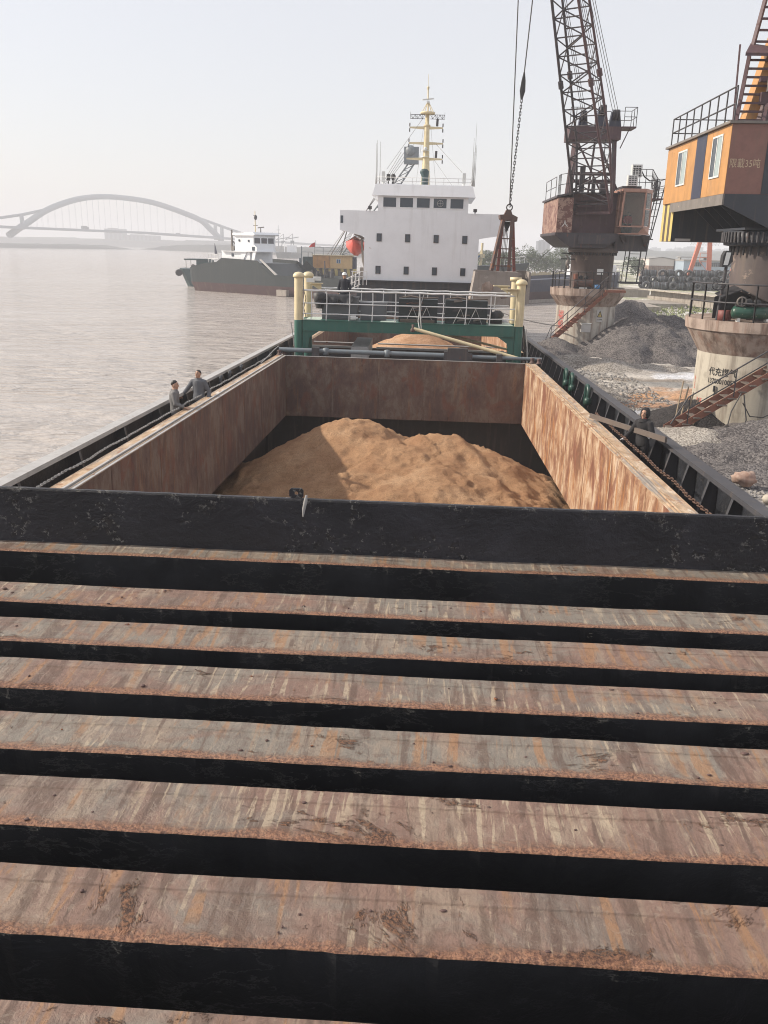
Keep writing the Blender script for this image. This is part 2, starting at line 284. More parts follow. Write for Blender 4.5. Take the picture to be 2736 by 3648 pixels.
M['shade_black'] = m_gravel('shade_black', (0.018, 0.016, 0.017), (0.032, 0.029, 0.030), (0.06, 0.055, 0.055)); M['ground'] = m_gravel('yard_ground', 0, 0, 0, 0.8, True)
M['stone'] = flat('loose_stone', (0.34, 0.32, 0.30), 0.85, 0, 0.6); M['boulder'] = m_conc('pink_boulder', (0.42, 0.31, 0.255), (0.27, 0.145, 0.105), 0.7)
M['water'] = m_water(); M['skin'] = flat('skin', (0.42, 0.24, 0.165), 0.55, 0, 0.1); M['hair'] = flat('black_hair', (0.015, 0.013, 0.012), 0.5)
M['grey_cloth'] = flat('grey_cloth', (0.17, 0.165, 0.165), 0.9, 0, 0.2); M['grey_blue_cloth'] = flat('grey_blue_cloth', (0.125, 0.13, 0.145), 0.9, 0, 0.2)
M['dark_cloth'] = flat('dark_cloth', (0.022, 0.021, 0.024), 0.9, 0, 0.3); M['navy_cloth'] = flat('navy_cloth', (0.03, 0.033, 0.045), 0.9); M['red_cloth'] = flat('red_cloth', (0.45, 0.05, 0.06), 0.9); M['glove'] = flat('white_glove', (0.62, 0.62, 0.66), 0.9)
M['ink'] = flat('black_ink', (0.015, 0.015, 0.015), 0.8); M['ink_red'] = flat('red_ink', (0.55, 0.12, 0.10), 0.8); M['ink_cream'] = flat('stencil_cream', (0.55, 0.43, 0.30), 0.8); M['ink_white'] = flat('white_ink', (0.6, 0.58, 0.55), 0.8)
M['flag'] = flat('flag_red', (0.55, 0.04, 0.04), 0.8); M['sign_white'] = flat('sign_white', (0.58, 0.56, 0.54), 0.6)
M['dark_hatch'] = flat('dark_machinery', (0.03, 0.03, 0.033), 0.7)

# ------------------------------------------------------------------ geometry helpers
OFF = {}
class MB:
    def __init__(s): s.v = []; s.f = []; s.sm = []; s.mi = []; s.cm = 0
    def add(s, vs, fs, smooth=False):
        k = len(s.v); s.v += [tuple(p) for p in vs]; s.f += [tuple(i + k for i in f) for f in fs]
        s.sm += [smooth] * len(fs); s.mi += [s.cm] * len(fs); return s
    def box(s, x0, x1, y0, y1, z0, z1):
        return s.add([(x, y, z) for z in (z0, z1) for y in (y0, y1) for x in (x0, x1)],
                     [(0, 2, 3, 1), (4, 5, 7, 6), (0, 1, 5, 4), (2, 6, 7, 3), (0, 4, 6, 2), (1, 3, 7, 5)])
    def bar(s, p, q, w, h=None, up=(0, 0, 1)):
        p, q = V(p), V(q); d = (q - p).normalized(); u = V(up)
        if abs(d.dot(u)) > 0.98: u = V((0, 1, 0))
        a = d.cross(u).normalized() * w / 2; b = a.cross(d).normalized() * (h or w) / 2
        return s.add([c + i * a + j * b for c in (p, q) for i, j in ((-1, -1), (1, -1), (1, 1), (-1, 1))],
                     [(0, 1, 2, 3), (7, 6, 5, 4), (0, 4, 5, 1), (1, 5, 6, 2), (2, 6, 7, 3), (3, 7, 4, 0)])
    def path(s, pts, r, n=8, caps=True, rs=None, flat=1.0):
        pts = [V(p) for p in pts]; vs = []; prev = None
        for i, p in enumerate(pts):
            d = (pts[min(i + 1, len(pts) - 1)] - pts[max(i - 1, 0)]).normalized()
            if prev is None:
                u = V((0, 0, 1)) if abs(d.z) < 0.9 else V((0, 1, 0)); a = d.cross(u).normalized()
            else: a = (prev - d * prev.dot(d)).normalized()
            prev = a; b = a.cross(d); rr = rs[i] if rs else r
            vs += [p + a * rr * math.cos(t) + b * rr * flat * math.sin(t) for t in (2 * math.pi * k / n for k in range(n))]
        fs = [(i * n + k, i * n + (k + 1) % n, (i + 1) * n + (k + 1) % n, (i + 1) * n + k) for i in range(len(pts) - 1) for k in range(n)]
        s.add(vs, fs, True)
        if caps and len(pts) > 1:
            s.add(vs[:n], [tuple(range(n))]); s.add(vs[-n:], [tuple(reversed(range(n)))])
        return s
    def tube(s, p, q, r, n=8, r2=None): return s.path([p, q], r, n, True, [r, r if r2 is None else r2])
    def lathe(s, c, prof, n=32, a0=0, a1=360, smooth=True):
        c = V(c); full = abs(a1 - a0 - 360) < 1e-6; m = n if full else n + 1; vs = []
        for (r, z) in prof:
            vs += [(c.x + r * math.cos(R(a0 + (a1 - a0) * k / n)), c.y + r * math.sin(R(a0 + (a1 - a0) * k / n)), c.z + z) for k in range(m)]
        fs = [(i * m + k, i * m + (k + 1) % m, (i + 1) * m + (k + 1) % m, (i + 1) * m + k) for i in range(len(prof) - 1) for k in range(m if full else n)]
        return s.add(vs, fs, smooth)
    def prism(s, pts, ext):
        e = V(ext); n = len(pts); vs = [V(p) for p in pts] + [V(p) + e for p in pts]
        return s.add(vs, [tuple(range(n)), tuple(reversed(range(n, 2 * n)))] + [(i + n, (i + 1) % n + n, (i + 1) % n, i) for i in range(n)])
    def loft(s, rings, close=True, caps=True, smooth=False):
        n = len(rings[0]); vs = [p for r in rings for p in r]; k1 = n if close else n - 1
        s.add(vs, [(i * n + k, i * n + (k + 1) % n, (i + 1) * n + (k + 1) % n, (i + 1) * n + k) for i in range(len(rings) - 1) for k in range(k1)], smooth)
        if caps: s.add(rings[0], [tuple(reversed(range(n)))]); s.add(rings[-1], [tuple(range(n))])
        return s
    def ball(s, c, r, n=12, m=8, sc=(1, 1, 1), fn=None):
        vs = []
        for i in range(m + 1):
            t = math.pi * i / m
            for k in range(n):
                a = 2 * math.pi * k / n; u = V((math.sin(t) * math.cos(a), math.sin(t) * math.sin(a), math.cos(t))); d = V((u.x * sc[0], u.y * sc[1], u.z * sc[2]))
                if fn: d = d * fn(u)
                vs.append(V(c) + d * r)
        return s.add(vs, [(i * n + k, (i + 1) * n + k, (i + 1) * n + (k + 1) % n, i * n + (k + 1) % n) for i in range(m) for k in range(n)], True)
    def build(s, name, mat, parent=None, frame=None):
        off = OFF.get(parent.name, V((0, 0, 0))) if parent else V((0, 0, 0))
        me = bpy.data.meshes.new(name)
        me.from_pydata([(x - off.x, y - off.y, z - off.z) for x, y, z in s.v], [], s.f)
        for mm in (mat if isinstance(mat, (list, tuple)) else [mat]): me.materials.append(M[mm] if isinstance(mm, str) else mm)
        me.polygons.foreach_set('use_smooth', s.sm); me.polygons.foreach_set('material_index', s.mi)
        bm = bmesh.new(); bm.from_mesh(me)
        if s.sm and all(s.sm): bmesh.ops.remove_doubles(bm, verts=bm.verts, dist=1e-5)
        bmesh.ops.recalc_face_normals(bm, faces=bm.faces); bm.to_mesh(me); bm.free()
        o = bpy.data.objects.new(name, me); COL.objects.link(o)
        if parent: o.parent = parent; OFF[o.name] = off
        elif frame is not None: o.matrix_world = frame
        return o
def B(): return MB()
def tag(o, label=None, cat=None, group=None, kind=None):
    if label: o['label'] = label
    if cat: o['category'] = cat
    if group: o['group'] = group
    if kind: o['kind'] = kind
    return o
def thing(name, label, cat, loc=(0, 0, 0), frame=None, group=None, rotz=0.0):
    o = bpy.data.objects.new(name, None); COL.objects.link(o); o.empty_display_size = 0.2
    o.matrix_world = (frame if frame is not None else Matrix()) @ Matrix.Translation(loc) @ Matrix.Rotation(rotz, 4, 'Z'); OFF[o.name] = V(loc) if not rotz else V((0, 0, 0))
    return tag(o, label, cat, group)
def single(mb, name, mat, label, cat, loc, frame=None, group=None, kind=None):     # a thing that is one mesh
    o = mb.build(name, mat); loc = V(loc)
    o.data.transform(Matrix.Translation(-loc)); o.matrix_world = (frame if frame is not None else Matrix()) @ Matrix.Translation(loc); OFF[o.name] = loc
    return tag(o, label, cat, group, kind)
def part(mb, name, mat, parent, label=None):
    o = mb.build(name, mat, parent)
    if label: o['label'] = label
    return o
def copy_part(src, parent, mat4):
    o = src.copy(); COL.objects.link(o); o.parent = parent; o.matrix_local = mat4; return o
def copy_tree(o, parent=None):
    c = o.copy(); COL.objects.link(c)
    if parent: c.parent = parent
    OFF[c.name] = OFF.get(o.name, V((0, 0, 0)))
    for ch in list(o.children): copy_tree(ch, c)
    return c
def fbm(x, y, z=0.0, o=5): return NZ.fractal((x, y, z), 1.0, 2.0, o)
def lerp(a, b, t): return a + (b - a) * t
def pl(p, q, t): return V(p).lerp(V(q), t)
def text_mb(body, size, place, bold=0.0):
    cu = bpy.data.curves.new('lettering', 'FONT'); cu.body = body; cu.size = size; cu.offset = bold; cu.resolution_u = 2
    o = bpy.data.objects.new('lettering_tmp', cu); COL.objects.link(o)
    dg = bpy.context.evaluated_depsgraph_get(); me = bpy.data.meshes.new_from_object(o.evaluated_get(dg))
    mb = B(); mb.add([place(v.co.x, v.co.y) for v in me.vertices], [tuple(p.vertices) for p in me.polygons])
    bpy.data.objects.remove(o); bpy.data.meshes.remove(me); return mb

# ------------------------------------------------------------------ river, banks, ground
river = B()
def wq(x0, x1, y0, y1): river.add([(x0, y0, 0), (x1, y0, 0), (x1, y1, 0), (x0, y1, 0)], [(0, 1, 2, 3)])
wq(-2500, -7.11, -120, 2600); wq(5.71, 160, -120, 2600); wq(-7.11, 5.71, -120, -6.2); wq(-7.11, 5.71, 84.2, 2600)     # open water all round the hull
tag(river.build('river', 'water'), kind='structure')

GZ = 1.1
def quay_in(x, y):                                        # dry land on the right-hand shore
    lim = 6.35 if y < 60 else 6.35 + (y - 60) * 0.9 if y < 66 else 11.75 + (y - 66) * 0.19
    return x > lim and y < 700
EARTH = [  # x, y, rx, ry, colour, roughness weight
    (11.5, 40.8, 3.8, 2.2, (0.40, 0.235, 0.135), 0.9), (8.6, 38.6, 1.6, 1.5, (0.20, 0.115, 0.075), 0.9), (14.5, 41.5, 3.0, 1.6, (0.38, 0.235, 0.15), 0.9), (10.4, 37.9, 2.4, 0.7, (0.33, 0.20, 0.13), 0.6),
    (13.9, 47.6, 1.9, 1.7, (0.55, 0.55, 0.57), 0.12), (9.7, 36.2, 1.3, 1.1, (0.40, 0.41, 0.44), 0.15), (11.5, 45.5, 3.0, 1.0, (0.21, 0.175, 0.14), 0.4), (11.6, 49.0, 2.6, 1.6, (0.34, 0.31, 0.28), 0.5),
    (12.9, 44.0, 2.6, 0.8, (0.19, 0.18, 0.165), 0.3), (9.0, 43.0, 1.5, 2.4, (0.40, 0.37, 0.335), 0.95), (7.6, 47.0, 1.4, 3.0, (0.26, 0.245, 0.235), 0.95), (10, 26, 4, 5, (0.22, 0.205, 0.195), 1.0), (9.3, 31.5, 1.8, 2.0, (0.36, 0.29, 0.20), 1.0)]
def earth_col(x, y):
    n = fbm(x * 0.5, y * 0.35, 2.0); c = np.array((0.40, 0.37, 0.335)) * (1 + 0.35 * n); r = 0.85
    if y > 72:
        g = 0.5 + 0.9 * fbm(x * 0.16, y * 0.10, 7.0); c = lerp(np.array((0.36, 0.33, 0.29)), np.array((0.20, 0.23, 0.10)), min(1, max(0, g)))
        if fbm(x * 0.4, y * 0.22, 3.0) > 0.12: c = np.array((0.56, 0.54, 0.51))
    for (ex, ey, rx, ry, cc, rr) in EARTH:
        d = ((x - ex) / rx) ** 2 + ((y - ey) / ry) ** 2 + 0.9 * fbm(x * 0.9, y * 0.9, ex)
        t = min(1, max(0, 1.35 - d)) ; t = t * t * (3 - 2 * t)
        c = c * (1 - t) + np.array(cc) * (1 + 0.25 * fbm(x * 2, y * 2)) * t; r = r * (1 - t) + rr * t
    return tuple(np.clip(c, 0.02, 0.8)), r
def ground_sheet():
    vs, fs, cols, idx = [], [], [], {}
    xs = [6.4 + 0.3 * i for i in range(60)] + [24.4 + 1.2 * i for i in range(40)] + [75 + 14 * i for i in range(32)]
    ys = [6 + 0.35 * i for i in range(160)] + [62 + 1.0 * i for i in range(60)] + [124 + 12 * i for i in range(48)]
    for j, y in enumerate(ys):
        for i, x in enumerate(xs):
            if quay_in(x, y):
                idx[i, j] = len(vs); wet = 0.5 * fbm(x * 0.3, y * 0.3)
                vs.append((x, y, GZ + 0.10 * fbm(x * 0.6, y * 0.6) + 0.03 * fbm(x * 3, y * 3) + (0.5 if y > 118 else 0) + 0.05 * wet)); c, r = earth_col(x, y); cols.append(c + (r,))
    for j in range(len(ys) - 1):
        for i in range(len(xs) - 1):
            q = [idx.get(k) for k in ((i, j), (i + 1, j), (i + 1, j + 1), (i, j + 1))]
            if None not in q: fs.append(q)
    me = bpy.data.meshes.new('ground'); me.from_pydata(vs, [], fs); me.materials.append(M['ground'])
    at = me.color_attributes.new('earth', 'FLOAT_COLOR', 'POINT'); at.data.foreach_set('color', np.array(cols, 'f').ravel())
    me.polygons.foreach_set('use_smooth', [True] * len(me.polygons))
    o = bpy.data.objects.new('ground', me); COL.objects.link(o); tag(o, kind='structure')
ground_sheet()
qe = B(); qe.box(6.0, 6.42, 0, 60, -2.5, GZ - 0.02)
for k in range(10): a, b = 66 + 4 * k, 70 + 4 * k; qe.prism([(11.75 + (a - 66) * .19 - .35, a, -2), (11.75 + (b - 66) * .19 - .35, b, -2), (11.75 + (b - 66) * .19 + .05, b, -2), (11.75 + (a - 66) * .19 + .05, a, -2)], (0, 0, 3.05))
tag(qe.build('quay_wall', 'conc_wall'), kind='structure')

def heap(name, label, cat, mat, peaks, box, res=0.2, base=GZ - 0.05, rough=0.15, seed=0.0, group=None, frame=None, clip=None):
    """loose material at its angle of repose: the upper envelope of cones (x, y, z, slope, stretch_x, stretch_y)"""
    x0, x1, y0, y1 = box; nx, ny = int((x1 - x0) / res) + 1, int((y1 - y0) / res) + 1
    vs, fs, idx = [], [], {}
    for j in range(ny):
        for i in range(nx):
            x, y = x0 + i * res, y0 + j * res; z = -99
            for (px, py, pz, sl_, sx, sy) in peaks:
                d = math.sqrt(((x - px) / sx) ** 2 + ((y - py) / sy) ** 2); z = max(z, pz - sl_ * (math.sqrt(d * d + 0.35) - 0.59))
            ang = fbm(x * 0.45 + seed, y * 0.45, seed)
            z += rough * (2.4 * ang + 1.1 * fbm(x * 1.6, y * 1.6, seed + 3) + 0.45 * fbm(x * 5, y * 5, seed + 5))
            if clip: z = clip(x, y, z)
            if z > base - 0.45: idx[i, j] = len(vs); vs.append((x, y, max(z, base - 0.3)))
    for j in range(ny - 1):
        for i in range(nx - 1):
            q = [idx.get(k) for k in ((i, j), (i + 1, j), (i + 1, j + 1), (i, j + 1))]
            if None not in q: fs.append(q)
    mb = B(); mb.add(vs, fs, True)
    return single(mb, name, mat, label, cat, (peaks[0][0], peaks[0][1], base), frame, group)
G1 = 'gravel heaps behind the first crane'
heap('gravel_heap', 'tall grey gravel heap with ridged slopes behind the farther crane column', 'gravel heap', 'gravel', [(14.0, 58.2, 3.55, .62, 1, 1), (15.2, 56.6, 2.75, .62, .9, 1.2), (16.6, 57.4, 2.7, .62, 1.2, .9), (13.0, 56.4, 2.5, .6, .8, 1.3), (15.0, 54.6, 2.1, .6, .9, 1.2), (17.2, 55.6, 2.0, .6, 1, 1), (12.6, 54.2, 1.9, .55, 1, 1)], (9.6, 22, 50.5, 66), group=G1, seed=1)
heap('gravel_heap', 'dark grey gravel heap on the right of the tall ridged one', 'gravel heap', 'gravel', [(17.0, 63.2, 3.35, .6, 1.2, 1), (18.6, 62.2, 2.6, .62, 1.3, 1)], (12.5, 24, 57, 70), group=G1, seed=11)
heap('gravel_heap', 'farthest grey gravel heap, right behind the pale crane column', 'gravel heap', 'gravel', [(16.2, 71.0, 3.7, .62, 1, 1), (13.9, 70.0, 2.6, .6, 1, 1)], (11.6, 23, 63.5, 78), group=G1, seed=21)
heap('gravel_bank', 'grey gravel banked against the foot of the farther crane column', 'gravel heap', 'gravel', [(8.6, 57.0, 2.05, .55, 1.2, 1.2), (10.8, 57.5, 1.9, .5, 1.6, 1.1), (7.4, 54.2, 1.7, .5, 1.0, 1.8)], (6.42, 14.5, 49.5, 62), seed=31)
heap('gravel_ridge', 'low pale gravel ridge with a dark grey patch beside the ship rail', 'gravel heap', 'gravel_w', [(8.6, 50.6, 1.72, .42, 1.6, .8), (10.6, 49.8, 1.66, .42, 1.5, .8), (12.6, 50.2, 1.5, .4, 1.7, .7)], (6.42, 16, 47.4, 53.6), rough=0.07, seed=41)
heap('rubble_ridge', 'long pale rubble ridge along the quay edge next to the hull', 'gravel heap', 'gravel_w', [(7.6, 44.2, 1.5, .45, .8, 2.0), (8.3, 41.0, 1.42, .45, 1.0, 1.8), (7.2, 47, 1.5, .45, .7, 1.2), (7.4, 38.2, 1.45, .45, .9, 1.0)], (6.42, 10.6, 36.8, 49), rough=0.08, seed=51)
heap('shaded_hollow_heap', 'black heap for a shaded hollow at the ship rail left of the hooded man', 'dark heap', 'shade_black', [(7.0, 34.6, 2.05, .55, .8, 1.3), (6.7, 37.0, 1.8, .5, .5, .8)], (6.42, 9.0, 31.5, 39.5), rough=0.05, seed=61)  # both black heaps stand in for the shaded side of a hollow
heap('shaded_hollow_heap', 'black heap for a shaded hollow at the foot of the nearer crane column', 'dark heap', 'shade_black', [(10.6, 33.9, 2.0, .62, 1.2, .9), (9.6, 33.6, 1.45, .5, 1, 1)], (7.8, 12.5, 31.4, 37), rough=0.05, seed=71)
heap('gravel_mound', 'yellowish grey gravel mound under the rusty stairs of the nearer crane', 'gravel heap', 'gravel_w', [(9.4, 29.4, 1.75, .42, 1.3, 1.3), (8.2, 31.0, 1.45, .4, 1.1, 1.1), (7.2, 28.0, 1.4, .4, .9, 1.3)], (6.42, 13, 25.5, 34), rough=0.07, seed=81, res=0.18)
heap('gravel_mound', 'blue grey gravel mound in front of the nearer crane column', 'gravel heap', 'gravel', [(11.6, 28.6, 2.1, .48, 1.6, 1.3), (13.6, 30.5, 2.1, .45, 1.5, 1.2), (9.9, 26.0, 1.5, .42, 1.3, 1.3)], (6.42, 19, 21.5, 34), rough=0.08, seed=91, res=0.18)
def scatter_stones():
    mb = B(); rnd = random.Random(3)
    for k in range(5200):
        t = rnd.random()
        if t < 0.5: x, y, s = rnd.uniform(6.5, 13), rnd.uniform(22, 33), rnd.uniform(0.025, 0.085)
        elif t < 0.8: x, y, s = rnd.uniform(6.5, 11), rnd.uniform(33, 49), rnd.uniform(0.03, 0.10)
        else: x, y, s = rnd.uniform(13, 36), rnd.uniform(62, 108), rnd.uniform(0.08, 0.32)
        if not quay_in(x, y): continue
        z = GZ + 0.10 * fbm(x * 0.6, y * 0.6) + s * 0.25
        q = [V((rnd.uniform(-1, 1), rnd.uniform(-1, 1), rnd.uniform(-.6, .6))).normalized() * s * rnd.uniform(.7, 1.2) for _ in range(6)]
        base = [V((s, 0, 0)), V((0, s, 0)), V((-s, 0, 0)), V((0, -s, 0)), V((0, 0, s * .7)), V((0, 0, -s * .6))]
        mb.add([V((x, y, z)) + a + b * .35 for a, b in zip(base, q)], [(0, 1, 4), (1, 2, 4), (2, 3, 4), (3, 0, 4), (1, 0, 5), (2, 1, 5), (3, 2, 5), (0, 3, 5)])
    tag(mb.build('scattered_stones', 'stone'), kind='stuff')
scatter_stones()
mb = B(); mb.ball((0, 0, 0), .33, 22, 16, (1.05, .8, .62), lambda d: 1 + .30 * fbm(d.x * 1.6, d.y * 1.6, d.z * 1.6) + .06 * fbm(d.x * 6, d.y * 6, d.z * 6)); mb.v = [(x + 9.25, y + 24.2, z + 1.38) for x, y, z in mb.v]
single(mb, 'boulder', 'boulder', 'pinkish rounded boulder on the gravel just outside the ship rail', 'boulder', (9.25, 24.2, 1.15))
mb = B(); mb.ball((0, 0, 0), .24, 14, 10, (1.0, .9, .6), lambda d: (1 + .3 * fbm(d.x * 2, d.y * 2, d.z * 2 + 4)) * .8); mb.v = [(x + 9.35, y + 22.6, z + 1.24) for x, y, z in mb.v]
single(mb, 'boulder', 'conc2', 'smaller pale boulder near the edge of the picture beside the pink one', 'boulder', (9.3, 22.6, 1.15))
mb = B(); mb.lathe((7.15, 40.9, 1.0), [(0, .62), (.30, .62), (.34, .56), (.33, 0)], 14); single(mb, 'bollard', 'conc2', 'squat pale stone bollard on the quay edge beside the hull', 'bollard', (7.15, 40.9, 1.0))
mb = B(); rnd = random.Random(9)
for k in range(1500):
    x, y = rnd.uniform(18, 42), rnd.uniform(74, 112)
    if fbm(x * .16, y * .10, 7.0) < -0.05: continue
    hh = rnd.uniform(.15, .5); a = rnd.uniform(0, 6.28)
    for j in range(3):
        b = a + j * 2.1; mb.add([(x, y, GZ), (x + .12 * math.cos(b + 1), y + .12 * math.sin(b + 1), GZ), (x + hh * .6 * math.cos(b), y + hh * .6 * math.sin(b), GZ + hh)], [(0, 1, 2)])
tag(mb.build('weeds', 'weed'), kind='stuff')

# ------------------------------------------------------------------ the cargo ship (ship frame: x right, y aft, z up from the eye)
ship = thing('cargo_ship', 'black hulled sand carrier with open rust streaked holds and white bridge house aft', 'ship', (0, 0, -4.75), SHIP)
DK, RT = -4.75, -3.69                       # deck level, bulwark top
XL, XR = -7.1, 5.7; CL, CR = -5.86, 4.19    # hull sides, hold coaming inner faces
CT, CB, HB = -3.81, -6.36, -10.2            # coaming top, lower edge of its plating, hold floor
# hull shell
hl = B()
for x, sgn in ((XL, -1), (XR, 1)):
    hl.box(x - .012, x + .012, -6, 84, -9.2, RT - .03)
hl.box(XL, XR, 84, 84.05, -9.2, -4); hl.box(XL, XR, -6.05, -6, -9.2, -4)
part(hl, 'hull', 'bulwark', ship)
for x, d, mt in ((XL, 1, 'lip_pale'), (XR, -1, 'bulwark_lip')):
    lp = B(); a, b = sorted((x - d * .06, x + d * .20)); lp.box(a, b, -5, 70, RT - .03, RT)
    lp.box(*sorted((x + d * .19, x + d * .205)), -5, 70, RT - .09, RT - .0305)
    part(lp, 'bulwark_rail', mt, ship)
st = B(); st.prism([(5.685, 0, DK + .02), (5.685, 0, RT - .035), (5.52, 0, RT - .035), (5.30, 0, DK + .02)], (0, .014, 0)); st.box(5.28, 5.31, -.03, .045, DK + .02, DK + .05)
st.add([(5.525, -.045, RT - .09), (5.525, .055, RT - .09), (5.30, .055, DK + .02), (5.30, -.045, DK + .02), (5.512, -.045, RT - .09), (5.512, .055, RT - .09), (5.287, .055, DK + .02), (5.287, -.045, DK + .02)],
       [(0, 1, 2, 3), (7, 6, 5, 4), (0, 4, 5, 1), (1, 5, 6, 2), (2, 6, 7, 3), (3, 7, 4, 0)])
stay0 = part(st, 'bulwark_stay', 'bulwark_lip', ship)
for k in range(44):
    y = -4 + 13.49 - 1.336 * 6 + 1.336 * k - (-4)
    if k == 0: stay0.matrix_local = Matrix.Translation((0, y, 0))
    else: copy_part(stay0, ship, Matrix.Translation((0, y, 0)))
    if k % 2 == 0: copy_part(stay0, ship, Matrix.Translation((XL + XR, y + .5, 0)) @ Matrix.Scale(-1, 4, (1, 0, 0)))
# weather deck around the two holds, and the hold itself
H1, H1E, H2, H2E = -1.0, 36.25, 41.0, 66.0
dk = B()
dk.box(XL + .02, CL - .42, -5, 70, DK - .02, DK); dk.box(CR + .44, XR - .02, -5, 70, DK - .02, DK)
dk.box(CL - .42, CR + .44, H1E + .02, H2 - .02, DK - .02, DK); dk.box(CL - .42, CR + .44, H2E + .02, 83.9, DK - .02, DK)
dk.box(CL - .42, CR + .44, -5, H1 - .02, DK - .02, DK)
part(dk, 'deck', 'deck', ship)
hd = B(); hd.add([(XL + .03, -4, HB), (XR - .03, -4, HB), (XR - .03, 82, HB), (XL + .03, 82, HB)], [(0, 1, 2, 3)])
for y in (H1 - .6, H1E + 1.4, H2 - 1.2, H2E + .8): hd.box(XL + .04, XR - .04, y, y + .05, HB, DK - .03)
hd.box(XL + .04, XL + .08, -4, 82, HB, DK - .03); hd.box(XR - .08, XR - .04, -4, 82, HB, DK - .03)
part(hd, 'hold_lining', 'hold_low', ship)
def coaming(y0, y1):
    for x, d in ((CL, -1), (CR, 1)):
        m_ = B(); x1 = x + d * .43; a, b = sorted((x, x1))
        m_.box(*sorted((x, x + d * .012)), y0, y1, CB, CT - .012)
        o = part(m_, 'side_coaming', 'hold' if d > 0 else 'hold_shaded', ship)
        m2 = B(); m2.box(*sorted((x - d * .012, x1)), y0, y1, CT - .012, CT); m2.box(*sorted((x1 - d * .012, x1 - d * .0005)), y0, y1, DK + .002, CT - .0125)
        m2.box(*sorted((x + d * .05, x + d * .075)), y0, y1, CT + .0005, CT + .022); m2.box(*sorted((x + d * .13, x + d * .15)), y0, y1, CT + .0005, CT + .018)
        part(m2, 'coaming_top', 'coam', ship)
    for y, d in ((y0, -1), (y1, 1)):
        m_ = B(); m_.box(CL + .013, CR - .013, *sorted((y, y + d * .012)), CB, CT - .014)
        part(m_, 'end_coaming', 'hold_shaded', ship)
        m2 = B(); m2.box(CL + .013, CR - .013, *sorted((y - d * .008, y + d * .10)), CT - .013, CT + .004)
        part(m2, 'coaming_top', 'lip_pale' , ship)
coaming(H1, H1E); coaming(H2, H2E)
for k in range(10):                                        # butt straps where the coaming plates join
    for x in (CL + .002, CR - .006): m_ = B(); m_.box(x, x + .004, 6.4 + 3.05 * k, 6.47 + 3.05 * k, CB + .01, CT - .03); part(m_, 'butt_strap', 'hold' if x > 0 else 'hold_shaded', ship)
for x in (-3.9, -1.95, 0.0, 1.95): m_ = B(); m_.box(x, x + .07, H1E - .017, H1E - .012, CB + .01, CT - .03); part(m_, 'butt_strap', 'hold_shaded', ship)
# pale edge angle along the left coaming
m_ = B(); m_.box(CL - .07, CL + .014, H1, H1E, CT + .0005, CT + .014); m_.box(CL - .15, CL - .105, H1, H1E, CT + .001, CT + .05); part(m_, 'edge_strip', 'lip_pale', ship)
# gear on the crosswalk between the holds
pp = B(); pp.tube((-6.2, 36.62, -3.60), (.93, 36.62, -3.62), .095, 12); pp.tube((1.82, 36.62, -3.64), (4.9, 36.62, -3.66), .075, 12)
for x in (-4.2, -1.6): pp.lathe((x, 36.62, -3.70), [(.02, -.09), (.13, -.05), (.13, .21), (.02, .24)], 10)
part(pp, 'crosswalk_pipe', 'grey_pipe', ship)
for q in ((-4.78, -4.48, 36.38, 36.75, CT + .006, -3.47), (.95, 1.79, 36.40, 36.85, CT + .006, -3.31), (.80, .949, 36.42, 36.8, CT + .006, -3.45), (1.791, 1.98, 36.42, 36.8, CT + .006, -3.5), (3.0, 3.24, 36.40, 36.75, CT + .006, -3.5)): m_ = B(); m_.box(*q); part(m_, 'crosswalk_block', 'dark_steel', ship)
m_ = B(); m_.prism([(-3.28, 38.2, CT + .02), (-2.5, 38.2, CT + .02), (-2.5, 38.2, -3.52), (-3.28, 38.2, -3.54)], (0, .02, 0)); m_.prism([(-3.28, 38.24, -3.54), (-2.5, 38.24, -3.52), (-2.42, 39.7, -3.24), (-3.12, 39.7, -3.24)], (0, 0, -.5)); part(m_, 'hatch_box', 'lip_pale', ship)
m_ = B()
for x0, x1 in ((-5.4, -3.45), (-2.3, 3.7)):
    m_.box(x0, x1, 40.84, 40.93, -3.85, -3.755); m_.tube((x0, 41.9, -3.69), (x1, 41.9, -3.70), .035, 8)
part(m_, 'sunlit_strip', 'lip_pale', ship)  # pale strips added to stand for the sunlit top of the far coaming
m_ = B(); m_.box(CL, CR, 40.5, 40.95, DK, CT - .15); part(m_, 'cross_deck_girder', 'dark_steel', ship)

# gantry over the crosswalk
for (x, y, top, rr) in ((-5.55, 37.9, -.62, .195), (-5.42, 40.0, -.62, .19), (3.98, 37.9, -.66, .19), (3.93, 40.0, -.55, .19)):
    gp = B(); gp.tube((x, y, DK), (x, y, -2.42), rr, 20); low = part(gp, 'gantry_column', 'green', ship)
    up = B(); up.tube((x, y, -2.42), (x, y, top + .02), rr - .003, 20); part(up, 'upper_column', 'cream', low)
    cp = B()
    if (x > 0 and y > 39): cp.lathe((x, y, top), [(0, .15), (.26, .15), (.26, 0), (.15, 0)], 20)
    else: cp.lathe((x, y, top), [(0, .21), (.10, .20), (.18, .165), (.235, .10), (.255, .02), (.24, -.02), (.15, -.02)], 20)
    part(cp, 'column_cap', 'cream', low)
bm_ = B()
for y in (37.78, 40.05): bm_.box(-5.36, 3.80, y, y + .03, -2.86, -2.43)
bm_.box(-5.36, 3.80, 37.74, 40.12, -2.428, -2.41); bm_.box(-5.36, 3.80, 37.72, 37.92, -2.87, -2.862)
for x, d in ((-5.36, 1), (3.80, -1)):
    bm_.prism([(x, 37.80, -2.87), (x + d * .72, 37.80, -2.87), (x + d * .30, 37.80, -3.15), (x + d * .18, 37.80, -3.75), (x, 37.80, -3.75)], (0, .02, 0)); bm_.box(*sorted((x, x + d * .02)), 37.9, 40.0, -2.86, -2.43)
beam = part(bm_, 'gantry_beam', 'green', ship)
